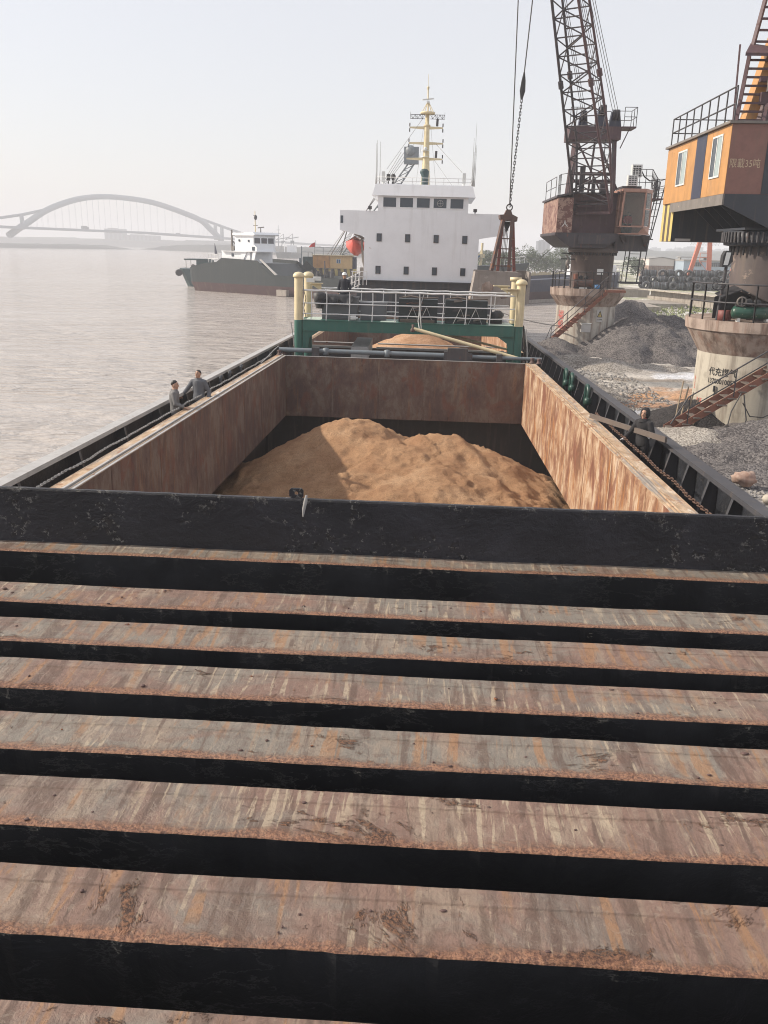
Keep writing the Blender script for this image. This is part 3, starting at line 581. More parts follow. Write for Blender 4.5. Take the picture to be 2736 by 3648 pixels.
m_ = B(); m_.box(-5.33, -4.62, 37.95, 40.0, -2.408, -2.40); m_.box(-2.0, -1.33, 37.9, 39.4, -2.408, -2.40); m_.box(2.72, 3.74, 37.95, 40.0, -2.408, -2.40); part(m_, 'deck_plate', 'pale_green', ship)
for z, r_ in ((-1.16, .04), (-1.70, .024), (-2.14, .024)):
    rr_ = B(); dz = [.01 * math.sin(3.1 * k + z * 9) for k in range(19)]
    rr_.path([(-5.36 + 9.12 * k / 18, 37.83, z + dz[k]) for k in range(19)], r_, 8); part(rr_, 'guard_rail', 'rail', ship)
    rr2 = B(); rr2.path([(-4.9 + 8.6 * k / 18, 40.05, z + .05 + dz[18 - k]) for k in range(19)], r_ * .9, 8); part(rr2, 'guard_rail', 'rail', ship)
for x in (-4.99, -4.33, -3.34, -2.34, -1.35, -.33, .70, 1.68, 2.72):
    p_ = B(); p_.path([(x, 37.83, -1.16), (x + .012, 37.83, -1.7), (x - .015, 37.83, -2.42)], .022, 8); part(p_, 'rail_post', 'rail', ship)
    p_ = B(); p_.tube((x + .35, 40.05, -1.12), (x + .33, 40.05, -2.42), .02, 8); part(p_, 'rail_post', 'rail', ship)
for (x, y, z) in ((-5.0, 39.0, -.92), (3.50, 37.75, -.90), (3.25, 39.3, -.80)):
    b_ = B(); b_.box(x - .36, x + .36, y - .14, y + .14, z, z + .05); b_.prism([(x - .2, y, z), (x + .3, y, z), (x + .3, y, z - .3)], (0, .02, 0)); part(b_, 'lamp_bracket', 'cream', ship)
for (x, y, z) in ((-5.18, 38.95, -.85), (-4.92, 39.2, -.78)):
    b_ = B(); b_.box(x - .17, x + .17, y - .1, y + .12, z, z + .17); part(b_, 'flood_lamp', 'lamp_white', ship)
for (xa, ya, xb, yb) in ((-5.85, 37.6, -5.66, 37.7), (4.28, 37.6, 4.42, 37.5), (4.24, 37.9, 4.52, 38.2)):
    b_ = B(); b_.path([(xa, ya, -2.5), ((xa + xb) / 2 + .03, ya, -3.3), (xb, yb, -4.1), (xb + .05, yb, DK)], .022, 6); part(b_, 'lashing_rope', 'chain_pale', ship)
w_ = B(); w_.path([(-5.33, 37.8, -1.1), (-5.22, 37.75, -1.5), (-5.30, 37.72, -1.9), (-5.2, 37.75, -2.38)], .015, 6); part(w_, 'loose_cable', 'rope', ship)
# u shaped vent pipes at the right bulwark
for y in (32.9, 31.5, 28.35):
    u = B(); u.path([(5.36, y + .22, DK)] + [(5.36, y + .22 * math.cos(t * math.pi / 8), -3.86 + .24 * math.sin(t * math.pi / 8)) for t in range(9)] + [(5.36, y - .22, -4.0)], .065, 10)
    u.lathe((5.36, y - .22, -4.22), [(0, .24), (.07, .24), (.12, .18), (.13, .05), (.10, 0), (0, 0)], 12); part(u, 'vent_pipe', 'vent_green', ship)
for y in (28.4, 29.7, 31.6):
    u = B(); a = y - 8; u.path([(-6.75, a + .2, DK)] + [(-6.75, a + .2 * math.cos(t * math.pi / 8), -3.95 + .2 * math.sin(t * math.pi / 8)) for t in range(9)] + [(-6.75, a - .2, -4.05)], .06, 8); u.v = [(x, yy + 8, z) for x, yy, z in u.v]; part(u, 'vent_pipe', 'bulwark', ship)
for k, y in enumerate((16.5, 17.9, 19.2, 20.5, 23.1, 25.9)):
    m_ = B(); m_.box(4.68, 4.78, y, y + .22, DK, DK + .32); m_.tube((4.73, y, DK + .32), (4.73, y + .22, DK + .32), .05, 8); part(m_, 'deck_lug', 'coam', ship)

# bridge house, front face at y = 70
sh = B(); FY = 70.0
sh.prism([(-5.1, FY, -1.22), (3.82, FY, -1.22), (3.82, FY, 2.08), (5.86, FY, 2.42), (5.86, FY, 3.93), (2.86, FY, 3.93), (2.86, FY, 5.06), (-4.1, FY, 5.06), (-4.1, FY, 3.95), (-7.03, FY, 3.95), (-7.03, FY, 2.49), (-5.1, FY, 2.04)], (0, .10, 0))
sh.box(-5.1, -5.0, FY + .1, 80, -1.22, 2.04); sh.box(3.72, 3.82, FY + .1, 80, -1.22, 2.08); sh.box(-5.0, 3.72, 79.9, 80, -1.22, 4.0); sh.box(-7.0, 5.82, FY + .1, 74, 2.5, 2.56); sh.box(-4.1, -4.0, FY + .1, 76, 3.5, 5.06); sh.box(2.76, 2.86, FY + .1, 76, 3.5, 5.06); sh.box(-4.0, 2.76, 75.9, 76, 3.5, 5.06)
sh.box(-7.03, -6.93, FY + .1, 72.6, 2.49, 3.95); sh.box(5.76, 5.86, FY + .1, 72.6, 2.42, 3.93)
house = part(sh, 'bridge_house', 'white', ship)
vz = B(); vz.loft([[(-4.56, FY - .30, 5.07), (3.37, FY - .30, 5.07), (3.37, 76.3, 5.07), (-4.56, 76.3, 5.07)], [(-4.30, FY - .12, 5.90), (3.12, FY - .12, 5.90), (3.12, 76.1, 5.90), (-4.30, 76.1, 5.90)]]); vz.box(-4.24, 3.06, FY - .06, 76.05, 5.90, 5.93); part(vz, 'roof_visor', 'white', house)
bh = B(); bh.box(-5.62, 3.9, FY - .5, FY - .01, -1.30, -1.22); bh.box(-5.62, 3.9, FY - .02, FY + .3, DK, -1.225); bh.box(-5.6, 5.2, FY + .3, 84, DK, -1.3); part(bh, 'house_base', 'blue_black', ship)
for x in (-2.9, -.6, 1.6, 3.2):
    m_ = B(); m_.box(x, x + .1, FY - .14, FY - .021, DK, -1.31); part(m_, 'stiffener', 'dark_steel', ship)
def port_light(x, z, wd, ht, big=False):
    f_ = B(); t = .045; y0 = FY - .05
    for (a, b, c, d) in ((x, x + wd, z, z + t), (x, x + wd, z + ht - t, z + ht), (x, x + t, z + t, z + ht - t), (x + wd - t, x + wd, z + t, z + ht - t)): f_.box(a, b, y0, FY - .002, c, d)
    fr = part(f_, 'window', 'white' if big else 'dark_steel', house); g = B(); g.box(x + t, x + wd - t, FY - .022, FY - .006, z + t, z + ht - t); part(g, 'pane', 'glass', fr); return fr
wins = [port_light(-3.73 + 1.293 * k, 4.22, 1.08, .78, True) for k in range(5)]
for k in range(4): port_light(-4.14 + 2.22 * k, 1.70 - .004 * k, .40, .60); port_light(-4.17 + 2.22 * k, -.73, .40, .60)
cs = B(); cs.lathe((0, 0, 0), [(.21, -.012), (.24, -.012), (.24, .012), (.21, .012), (.21, -.012)], 20); cs.v = [(x + .70, FY - .03 + z, y + 4.6) for x, y, z in cs.v]; cs.bar((.5, FY - .03, 4.6), (.9, FY - .03, 4.6), .02); cs.bar((.7, FY - .03, 4.4), (.7, FY - .03, 4.8), .02); part(cs, 'clear_view_disc', 'lip_pale', wins[3])
m_ = B(); m_.box(-6.98, -6.78, FY - .03, FY - .004, 3.0, 3.55); part(m_, 'wing_opening', 'glass', house)
for x, z in ((-4.7, 3.96), (3.4, 3.94)):
    m_ = B(); m_.box(x - .14, x + .14, FY - .2, FY, z + .1, z + .32); m_.tube((x, FY - .1, z), (x, FY - .1, z + .1), .05); part(m_, 'wing_lamp', 'dark_steel', house)
rl = B()
for z in (6.15, 6.42): rl.path([(-4.2, 75.5, z), (-4.2, FY + .05, z), (3.05, FY + .05, z), (3.05, 75.5, z)], .022, 6)
for x in (-4.2, -2.9, -1.5, -.2, .9, 2.0, 3.05): rl.tube((x, FY + .05, 5.93), (x, FY + .05, 6.42), .02, 6)
part(rl, 'roof_railing', 'rail', house)
# mast and roof gear
ms = B(); MX, MY = -.55, 73.0
ms.path([(MX + .02, MY, 5.9), (MX, MY, 8.1), (MX - .02, MY, 10.45)], .3, 16, True, [.40, .26, .20]); ms.lathe((MX - .02, MY, 10.45), [(.20, 0), (.27, .02), (.27, .14), (.16, .16), (.16, .9), (0, .9)], 16); mast = part(ms, 'mast', 'cream', ship)
for z, l0, l1 in ((10.33, -1.93, .69), (9.2, -1.96, .74), (8.05, -2.10, .75)):
    y_ = B(); y_.loft([[(l0, MY - .06, z), (l0, MY + .06, z), (l0, MY + .06, z + .1), (l0, MY - .06, z + .1)], [(MX - .2, MY - .1, z - .06), (MX - .2, MY + .1, z - .06), (MX - .2, MY + .1, z + .14), (MX - .2, MY - .1, z + .14)], [(MX + .2, MY - .1, z - .06), (MX + .2, MY + .1, z - .06), (MX + .2, MY + .1, z + .14), (MX + .2, MY - .1, z + .14)], [(l1, MY - .06, z), (l1, MY + .06, z), (l1, MY + .06, z + .1), (l1, MY - .06, z + .1)]])
    ya = part(y_, 'yardarm', 'cream', mast)
    for x in (l0 + .01, l1 - .01):
        if z < 8.5 and x < 0: continue
        for s_ in (1, -1): m_ = B(); m_.tube((x, MY - .02, z + .05 + s_ * .07), (x, MY - .02, z + .05 + s_ * .32), .045, 8); part(m_, 'signal_lamp', 'dark_steel', mast)
for z in (10.5, 8.2): m_ = B(); m_.tube((.22, MY, z), (.24, MY, z + .5), .095, 10); part(m_, 'signal_lamp', 'dark_steel', mast)
m_ = B(); m_.lathe((MX, MY, 11.36), [(0, 0), (.55, 0), (.58, .05), (.58, .13), (.5, .14), (0, .14)], 16); part(m_, 'mast_platform', 'cream', mast)
tr = B()
for s_ in (-1, 1):
    x0, x1 = MX + s_ * .22, MX + s_ * 1.34
    for z in (11.02, 11.32): tr.bar((x0, MY, z), (x1, MY, z), .035)
    for k in range(6): xa, xb = lerp(x0, x1, k / 6), lerp(x0, x1, (k + 1) / 6); tr.bar((xa, MY, 11.02 if k % 2 else 11.32), (xb, MY, 11.32 if k % 2 else 11.02), .028); tr.bar((xb, MY, 11.02), (xb, MY, 11.32), .025)
    tr.bar((x1, MY, 11.02), (x1, MY, 11.52), .02)
part(tr, 'lattice_yard', 'crane_dark', mast)
m_ = B(); m_.path([(MX, MY, 11.5), (MX, MY, 12.2)], .06, 8)
for dx, dy in ((-.42, -.3), (.42, -.3), (-.3, .4), (.3, .4)): m_.tube((MX + dx, MY + dy, 11.5), (MX + dx * .25, MY + dy * .25, 12.1), .028, 6)
m_.tube((MX - .02, MY, 12.4), (MX - .04, MY, 13.1), .05, 8); m_.lathe((MX - .04, MY, 13.08), [(0, .24), (.10, .24), (.10, .16), (.06, .0)], 10); m_.tube((MX - .04, MY, 13.3), (MX - .05, MY, 14.2), .015, 6); part(m_, 'topmast', 'cream', mast)
m_ = B(); m_.lathe((MX, MY, 12.12), [(0, .2), (.1, .2), (.13, .1), (.13, 0), (0, 0)], 10); m_.bar((MX - .45, MY - .1, 12.36), (MX + .42, MY + .12, 12.50), .10, .09); part(m_, 'radar_scanner', 'lamp_white', mast)
m_ = B(); m_.ball((MX - .08, MY - .35, 8.82), .14, 12, 8); m_.lathe((MX - .08, MY - .3, 8.2), [(.3, 0), (.3, .03), (.02, .03), (.02, .5), (.3, .5), (.3, .46)], 12); part(m_, 'radar_dome', 'lamp_white', mast)
m_ = B(); m_.path([(MX - .02, MY - 1.2, 5.93), (MX - .02, MY - 1.2, 6.7), (MX - .06, MY - 1.2, 7.05)], .26, 14, True, [.26, .28, .36]); m_.ball((MX - .07, MY - 1.2, 7.0), .36, 16, 8, (1, .75, .75)); part(m_, 'vent_cowl', 'teal', house)
for (x, z, h_) in ((-4.40, 6.0, 3.0), (-4.33, 6.0, 3.2), (-4.1, 6.0, 3.1), (3.08, 6.0, 3.5), (3.15, 6.0, 2.5), (3.22, 6.0, 4.6), (3.3, 6.0, 3.0)):
    m_ = B(); m_.path([(x, FY + 1 + abs(x) * .1, z), (x + .02, FY + 1 + abs(x) * .1, z + h_ * .35), (x + .02 * (1 if x > 0 else 0), FY + 1 + abs(x) * .1, z + h_)], .03, 6, True, [.03, .018, .008]); part(m_, 'whip_aerial', 'skirt', house)
for x in (-3.75, 2.45): m_ = B(); m_.box(x - .13, x + .13, FY + .3, FY + .5, 6.1, 6.85); m_.tube((x, FY + .4, 5.93), (x, FY + .4, 6.1), .1); part(m_, 'raft_canister', 'lamp_white', house)
m_ = B(); m_.box(-3.5, -3.22, FY + .3, FY + .5, 6.2, 6.66); m_.tube((-3.36, FY + .4, 5.93), (-3.36, FY + .4, 6.2), .04); part(m_, 'loud_hailer', 'dark_hatch', house)
m_ = B(); m_.lathe((-2.98, FY + .4, 5.93), [(.1, 0), (.13, .1), (.06, .25), (.13, .33), (.17, .45), (.18, .62), (.1, .74), (0, .78)], 12); part(m_, 'search_light', 'dark_hatch', house)
m_ = B()
for q, r_ in ((((MX + .75, MY, 9.2), (2.25, FY + .2, 6.9)), .02), (((MX - .4, MY, 11.0), (-3.5, FY + .2, 7.0)), .016), (((MX - .9, MY, 9.3), (-2.2, MY, 8.2)), .012), (((MX + .6, MY, 8.1), (1.6, FY + 1, 5.95)), .012), (((MX + .3, MY, 10.3), (.33, MY, 6.0)), .01), (((MX - .3, MY, 10.3), (-1.3, MY, 6.0)), .01)): m_.tube(*q, r_, 6)
part(m_, 'stay_wire', 'chain_pale', mast)
# white stair railing at the left of the house
m_ = B()
for k in range(6): x = -6.7 + .27 * k; m_.tube((x, 66.5 + k * .25, -2.6 + .16 * k), (x + .12, 66.5 + k * .25, -1.35 + .15 * k), .035, 6)
for z in (-2.3, -1.9, -1.4): m_.tube((-6.7, 66.5, z), (-5.2, 68, z + .75), .03, 6)
part(m_, 'stair_railing', 'rail', ship); m_ = B()
for k in range(5): m_.tube((-5.9 + .28 * k, 69, -1.6), (-5.9 + .28 * k, 69, -.55), .03, 6)
for z in (-.6, -1.0): m_.tube((-6.0, 69, z), (-4.75, 69, z + .02), .03, 6)
part(m_, 'landing_railing', 'rail', ship)

# ------------------------------------------------------------------ stacked hatch covers in the foreground
HZ = -2.0
cover = thing('hatch_cover', 'rust streaked corrugated steel hatch cover with black painted ribs in the foreground', 'hatch cover', (-.8, 5.8, CT), SHIP)
def rib_mesh(wd, seed):
    """one rib: top plate with a lapped weld line and a crusty near edge at y = 0, black web below"""
    xs = np.linspace(-5.6, 4.4, 260); prof = [(wd, -.34), (wd, -.004), (wd - .004, 0), (wd * .76 + .006, 0), (wd * .76 + .003, .0022), (wd * .76 - .005, .0018), (wd * .76 - .010, -.0035), (wd * .4, -.004), (.05, -.0042), (.005, -.0045), (.0, -.009), (.0, -.03), (.0, -.34)]
    vs, mi = [], []
    for x in xs:
        for k, (y, z) in enumerate(prof):
            e = .006 * fbm(x * 4, seed, k * .02) + .005 * fbm(x * 19, seed, 4.0) if k in (9, 10, 11) else 0
            d = .0015 * fbm(x * 9, y * 9, seed) if 2 <= k <= 9 else 0
            sag = .006 * fbm(x * .9, seed, 9.0)
            if 3 <= k <= 6: e = 0; y += .004 * fbm(x * 2.3, seed, 6.0); d += .0022 * fbm(x * 14, seed, 8.0)
            vs.append((x, y - e * 1.3, z + d + e * .6 + (sag if k < 12 else 0)))
    n = len(prof); mb = B()
    fs_top, fs_bl = [], []
    for i in range(len(xs) - 1):
        for k in range(n - 1):
            (fs_top if 2 <= k <= 9 else fs_bl).append((i * n + k, i * n + k + 1, (i + 1) * n + k + 1, (i + 1) * n + k))
    mb.add(vs, fs_top, False); mb.f += fs_bl; mb.sm += [False] * len(fs_bl); mb.mi += [1] * len(fs_bl)
    return mb
fronts = [5.569, 4.677, 4.144, 3.631, 3.116, 2.623, 2.114, 1.566, 1.05, .54, .03, -.48, -.99]
backs = [5.785, 4.975, 4.441, 3.9375, 3.409, 2.926, 2.416, 1.8675, 1.35, .84, .33, -.18, -.69]
for k, (f_, b_) in enumerate(zip(fronts, backs)):
    o = rib_mesh(b_ - f_, 3.7 * k + 1).build('cover_rib', ['slat', 'black'], cover)
    o.location = (0 - OFF[cover.name].x * 0, f_ - OFF[cover.name].y * 0, HZ); o.data.transform(Matrix.Translation(OFF[cover.name])); o.location = V((0, f_, HZ)) - OFF[cover.name]
fk = B(); rnd = random.Random(5)
for k in range(170):
    j = rnd.randrange(1, 9); x, y, s = rnd.uniform(-3, 2.6), lerp(fronts[j] + .02, backs[j] - .02, rnd.random()), rnd.uniform(.003, .0085) * (1.6 if rnd.random() < .08 else 1)
    fk.ball((x, y, HZ - .003 + s * .35), s, 6, 4, (rnd.uniform(.7, 1.8), 1, .6), lambda d: 1 + .35 * fbm(d.x * 2 + k, d.y * 2, d.z * 2))
tag(part(fk, 'rust_flakes', 'grab_rust', cover), kind='stuff')
gr = B(); gr.box(-5.6, 4.4, -1.0, 5.565, HZ - .38, HZ - .345); part(gr, 'base_plate', 'black', cover)
bs = B(); bs.box(-5.95, 4.5, -1.1, 5.72, CT + .03, HZ - .39); part(bs, 'lower_cover', 'black', cover)
be = B(); xs = np.linspace(-5.62, 4.42, 240); prof = [(5.772, -.36), (5.772, .385), (5.776, .398), (5.80, .400), (5.806, .392), (5.806, -.36)]
be.loft([[(x, y + .003 * fbm(x * 3, z * 3, 2.0), HZ + z + (.003 * fbm(x * 7, 1.0, 5.0) + .004 * fbm(x * .8, 2.0) if z > .3 else 0)) for y, z in prof] for x in xs], True, True)
part(be, 'end_beam', 'black_chip', cover)
LUGX = -.865
xs0, zt = LUGX, HZ + .40                # pierced lug standing on the beam
ang = [2 * math.pi * k / 16 for k in range(16)]; outer = []
for a in ang:
    c, s = math.cos(a), math.sin(a); t = min(.050 / max(abs(c), 1e-6), .036 / max(abs(s), 1e-6)); outer.append((c * t, s * t))
lug = B(); vs = []
for y in (5.79, 5.806): vs += [(xs0 + a, y, zt + .034 + b) for a, b in outer] + [(xs0 + .014 * math.cos(a), y, zt + .034 + .014 * math.sin(a)) for a in ang]
fs = []
for k in range(16): j = (k + 1) % 16; fs += [(k, j, 16 + j, 16 + k), (32 + k, 48 + k, 48 + j, 32 + j), (k, 32 + k, 32 + j, j), (16 + k, 16 + j, 48 + j, 48 + k)]
lug.add(vs, fs); part(lug, 'pierced_lug', 'black_chip', cover)
m_ = B(); m_.path([(LUGX + .055, 5.74, HZ + .28), (LUGX + .062, 5.735, HZ + .34), (LUGX + .075, 5.73, HZ + .40), (LUGX + .08, 5.73, HZ + .44)], .014, 10, True, [.005, .012, .013, .007], .55); part(m_, 'latch_pin', 'lip_pale', cover)

# ------------------------------------------------------------------ sand in the holds
def sand_detail(x, y, z):
    """slumped scarps, clods and a drag ridge down the right flank"""
    q = x * .8 + .35 * y + .5 * fbm(x * .7, y * .7, 2.0); s = q * 0.62; f = s - math.floor(s)
    z += .16 * (f ** 3) * max(0, fbm(x * .35, y * .35, 8.0) + .25) - .03
    c = fbm(x * 4.2, y * 4.2, 1.5, 4); z += (.058 * c + .03 * fbm(x * 9, y * 9, 7.0, 3)) * (1 if fbm(x * .8, y * .8, 4.0) > -.05 else .35)
    r = (x - 1.2) * .75 - (27.5 - y) * .30; z += .10 * math.exp(-(r / .16) ** 2) - .12 * math.exp(-((r - .45) / .22) ** 2) if x > 1 else 0
    return min(z, CT + .2)
heap('sand_heap', 'golden brown sand heap in the open near hold', 'sand heap', 'sand',
     [(-2.3, 28.4, -5.02, .62, 1.15, 1.1), (-1.2, 27.2, -5.42, .55, 1.3, 1.0), (.62, 27.6, -5.25, .56, 1.15, 1.0), (1.75, 27.2, -5.55, .56, 1.1, 1.1), (-.1, 26.4, -5.5, .42, 1.2, 1.1), (-3.6, 26.4, -6.35, .5, 1.3, 1.3), (-1.9, 25.0, -5.95, .40, 1.3, 1.0), (.4, 25.0, -5.75, .42, 1.2, 1.2), (-.6, 23.4, -6.15, .36, 1.7, 1.2), (1.5, 23.6, -6.25, .42, 1.3, 1.3), (.62, 21.3, -6.05, .55, .6, .7), (-2.0, 22.4, -6.5, .3, 2, 1.5), (2.6, 22.4, -6.75, .42, 1.4, 1.8)],
     (XL + .3, XR - .3, 9, 35.5), 0.085, HB + 1.0, 0.075, 3.0, None, SHIP, sand_detail)
heap('sand_heap', 'pale sand heap in the far hold behind the green gantry', 'sand heap', 'sand2',
     [(-.55, 51.5, -3.75, .52, 1.15, 1.2), (-1.6, 52.0, -4.4, .5, 1.5, 1.2), (.3, 51, -4.2, .6, .8, 1.2)], (XL + .3, XR - .3, 42, 64), 0.16, HB + 1.0, 0.05, 13.0, None, SHIP, lambda x, y, z: min(z, -3.6))

# ------------------------------------------------------------------ the farther crane (world frame)
def railing(parent, pts, h, n=3, r=.022, mat='dark_steel', name='railing', rails=2, posts=None):
    m_ = B()
    for k in range(rails): z = h * (k + 1) / rails; m_.path([(x, y, q + z) for x, y, q in pts], r, 6)
    for (a, b) in zip(pts[:-1], pts[1:]):
        c = max(1, int(round((V(b) - V(a)).length / (posts or .9))))
        for k in range(c + 1): p = pl(a, b, k / c); m_.tube(p, p + V((0, 0, h)), r, 6)
    return part(m_, name, mat, parent)
def ladder(parent, a, b, wvec, n, mat='dark_steel', w_=.06, name='ladder', rung=.035):
    m_ = B(); wv = V(wvec); m_.bar(a, b, w_, w_); m_.bar(V(a) + wv, V(b) + wv, w_, w_); o = part(m_, name, mat, parent)
    for k in range(n):
        m_ = B(); p = pl(a, b, (k + .5) / n); m_.bar(p, p + wv, rung, rung); part(m_, 'rung', mat, o)
    return o
def stairs(parent, a, b, wid, n, treads='wood_pale'):
    m_ = B()
    for dy in (0, wid): m_.prism([(a[0], a[1] + dy, a[2] - .15), (b[0], b[1] + dy, b[2] - .15), (b[0], b[1] + dy, b[2] + .15), (a[0], a[1] + dy, a[2] + .15)], (0, .03, 0))
    o = part(m_, 'staircase', 'stair_rust', parent); rnd = random.Random(int(b[0] * 10))
    for k in range(n):
        p = pl(a, b, (k + .5) / n); m_ = B(); e = rnd.uniform(-.1, .12); m_.box(p.x - .13 + e * .3, p.x + .15 + e, p.y - .12 - abs(e), p.y + wid + .06, p.z - .02, p.z + .015); part(m_, 'tread', treads, o)
    for dy in (-.02,):
        m_ = B(); q = [pl(a, b, t) + V((0, dy, 1.0 if 0 < t else .35)) for t in (0, .09, .5, 1)]; m_.path(q, .028, 6); m_.path([pl(a, b, t) + V((0, dy, .55)) for t in (.1, 1)], .022, 6)
        for t in (.1, .36, .64, .92): m_.tube(pl(a, b, t) + V((0, dy, 0)), pl(a, b, t) + V((0, dy, 1.0)), .022, 6)
        part(m_, 'handrail', 'dark_steel', o)
    return o
C1 = (10.7, 60.0)
c1 = thing('quay_crane', 'dark rusty lattice boom crane on a pale concrete column beside the far hold', 'crane', (C1[0], C1[1], .9))
pc = B(); pc.lathe((*C1, 0), [(1.97, .2), (1.95, 2.0), (1.94, 4.06)], 48); part(pc, 'concrete_column', 'conc', c1)
pc = B(); pc.lathe((*C1, 0), [(1.945, 4.03), (2.40, 4.66), (2.44, 4.72), (2.46, 5.17), (0, 5.17)], 48, smooth=False); part(pc, 'column_cap', 'conc_cap', c1)
pc = B(); pc.lathe((10.86, 60, 0), [(1.36, 5.171), (1.40, 7.42), (1.62, 7.44), (1.62, 7.72), (1.45, 7.74), (1.45, 8.0)], 40); steel1 = part(pc, 'steel_column', 'steel_col', c1)
for k in range(48):
    a = 2 * math.pi * k / 48; m_ = B(); m_.tube((10.86 + 1.53 * math.cos(a), 60 + 1.53 * math.sin(a), 7.26), (10.86 + 1.53 * math.cos(a), 60 + 1.53 * math.sin(a), 7.50), .045, 6)
    if k == 0: b0 = part(m_, 'bolt', 'dark_hatch', steel1); p0 = V((1.53, 0, 0))
    else: copy_part(b0, steel1, Matrix.Translation(V((1.53 * math.cos(a), 1.53 * math.sin(a), 0)) - p0))
m_ = B(); m_.box(10.98, 11.38, 58.58, 58.60, 6.06, 6.42); part(m_, 'notice_plate', 'lamp_white', c1)
for z in (7.36, 7.0): m_ = B(); m_.bar((8.7, 59.4, z), (9.6, 59.4, z - .01), .07); part(m_, 'cable_bracket', 'dark_hatch', c1)
uf = B(); uf.prism([(7.97, 57.9, 8.62), (12.0, 57.9, 8.62), (12.0, 57.9, 8.30), (11.2, 57.9, 7.72), (9.0, 57.9, 7.72), (7.97, 57.9, 8.45)], (0, 7.5, 0)); uf.box(9.5, 11.5, 57.75, 57.9, 7.95, 8.5); uf.box(12.0, 14.1, 58.8, 65, 7.55, 8.55)
uf.prism([(12.1, 58.2, 8.55), (12.4, 58.2, 8.55), (12.9, 59.0, 7.9), (12.75, 59.0, 7.75)], (0, .08, 0)); uf.prism([(13.5, 58.2, 8.55), (14.05, 58.2, 8.55), (14.05, 58.8, 7.7), (13.8, 58.8, 7.9)], (0, .08, 0)); part(uf, 'slewing_frame', 'crane_dark', c1)
mh = B(); mh.box(8.05, 9.02, 58.0, 65.2, 8.625, 10.72); part(mh, 'side_house', 'crane_red', c1)
mh = B(); mh.box(9.03, 11.9, 58.9, 65.2, 8.625, 10.95); mh.box(9.03, 11.9, 58.75, 58.89, 10.6, 11.1); part(mh, 'machinery_house', 'crane_rust', c1)
mh = B(); mh.prism([(7.95, 57.85, 10.72), (9.05, 57.85, 10.95), (9.05, 57.85, 11.05), (7.95, 57.85, 10.85)], (0, 7.5, 0)); mh.box(9.06, 12.0, 58.5, 65.4, 11.0, 11.08); part(mh, 'house_roof', 'crane_dark', c1)
for (x0, x1, z0, z1) in ((9.4, 10.3, 10.2, 10.35), (9.3, 11.2, 9.75, 9.85)): m_ = B(); m_.box(x0, x1, 58.6, 58.74, z0, z1); part(m_, 'front_beam', 'crane_rust', c1)
m_ = B(); m_.box(9.35, 9.65, 58.3, 58.6, 11.1, 12.6); m_.box(10.2, 10.4, 58.6, 58.9, 11.1, 12.0); m_.box(10.75, 11.1, 58.6, 59.2, 11.1, 11.75); part(m_, 'winch_frame', 'crane_dark', c1); 
railing(c1, [(9.05, 58.0, 11.02), (8.13, 58.0, 10.86), (8.13, 58.9, 10.86)], 1.22, posts=.45); railing(c1, [(8.13, 60, 10.86), (8.13, 65, 10.86)], 1.22, posts=2.5)
railing(c1, [(12.75, 58.6, 11.35), (13.9, 58.6, 11.35), (14.75, 60.5, 10.95), (14.95, 62, 10.9)], 1.15, posts=.42, rails=3)
m_ = B(); m_.box(14.1, 15.0, 59.6, 62.4, 10.78, 10.86); part(m_, 'side_platform', 'crane_rust', c1)
railing(c1, [(15.0, 59.6, 10.86), (15.0, 62.4, 10.86)], 1.15, posts=1.2, rails=3); railing(c1, [(14.2, 59.6, 10.86), (15.0, 59.6, 10.86)], 1.15, posts=.5)
# driver's cab
cy = 57.6
cabf = B(); cabf.cm = 0
P0, P1, P2, P3 = (12.0, 11.22), (13.38, 11.22), (13.98, 11.1), (14.05, 8.62)
F_ = [(11.98, 8.66), (13.42, 8.98), (13.42, 11.12), (12.02, 11.12)]
def strip(mb, poly, y, t, w__):
    n = len(poly)
    for k in range(n): a, b = poly[k], poly[(k + 1) % n]; mb.bar((a[0], y, a[1]), (b[0], y, b[1]), w__, t)
FR = [(11.97, 9.05), (13.36, 9.05), (13.40, 11.12), (12.08, 11.12)]
strip(cabf, FR, cy, .08, .10); SR = [(13.42, 9.03), (14.0, 9.03), (13.98, 11.1), (13.42, 11.12)]
for (a, b) in ((FR[1], SR[1]), (FR[2], SR[2])): cabf.bar((a[0], cy, a[1]), (b[0], cy + 1.0, b[1]), .10, .08)
cabf.bar((14.0, cy + 1, 9.0), (13.98, cy + 1, 11.1), .10); cabf.bar((13.4, cy, 10.1), (14.0, cy + 1, 10.1), .07); cabf.bar((14.0, cy + 1, 9.05), (14.0, cy + 2.4, 9.05), .1); cabf.bar((13.98, cy + 1, 11.1), (13.98, cy + 2.4, 11.1), .1); cabf.bar((14, cy + 2.4, 8.6), (13.98, cy + 2.4, 11.1), .12)
cabf.bar((11.95, cy + 1.0, 8.7), (12.02, cy + 1.0, 11.2), .08); cabf.bar((11.97, cy, 9.05), (11.93, cy + 1, 9.05), .08); cabf.bar((12.08, cy, 11.12), (12.0, cy + 1, 11.15), .08); cabf.bar((11.93, cy + .5, 10.05), (11.97, cy + 1.4, 10.05), .06)
cabf.prism([(11.95, cy - .06, 11.15), (13.42, cy - .06, 11.15), (14.06, cy + 1, 11.13), (14.06, cy + 2.5, 11.13), (11.9, cy + 2.5, 11.13)], (0, 0, .14))
cabf.prism([(11.93, cy + .02, 8.58), (13.2, cy + .02, 8.58), (14.06, cy + 1, 8.58), (14.06, cy + 2.5, 8.58), (11.9, cy + 2.5, 8.58)], (0, 0, .07)); cabf.prism([(13.44, cy + .05, 9.0), (14.02, cy + 1, 9.0), (14.02, cy + 1, 8.64), (13.1, cy + .05, 8.64)], (0, .04, 0)); cabf.box(11.92, 14.0, cy + 2.42, cy + 2.5, 8.65, 11.13)
cab = part(cabf, 'driver_cab', 'crane_salmon', c1)
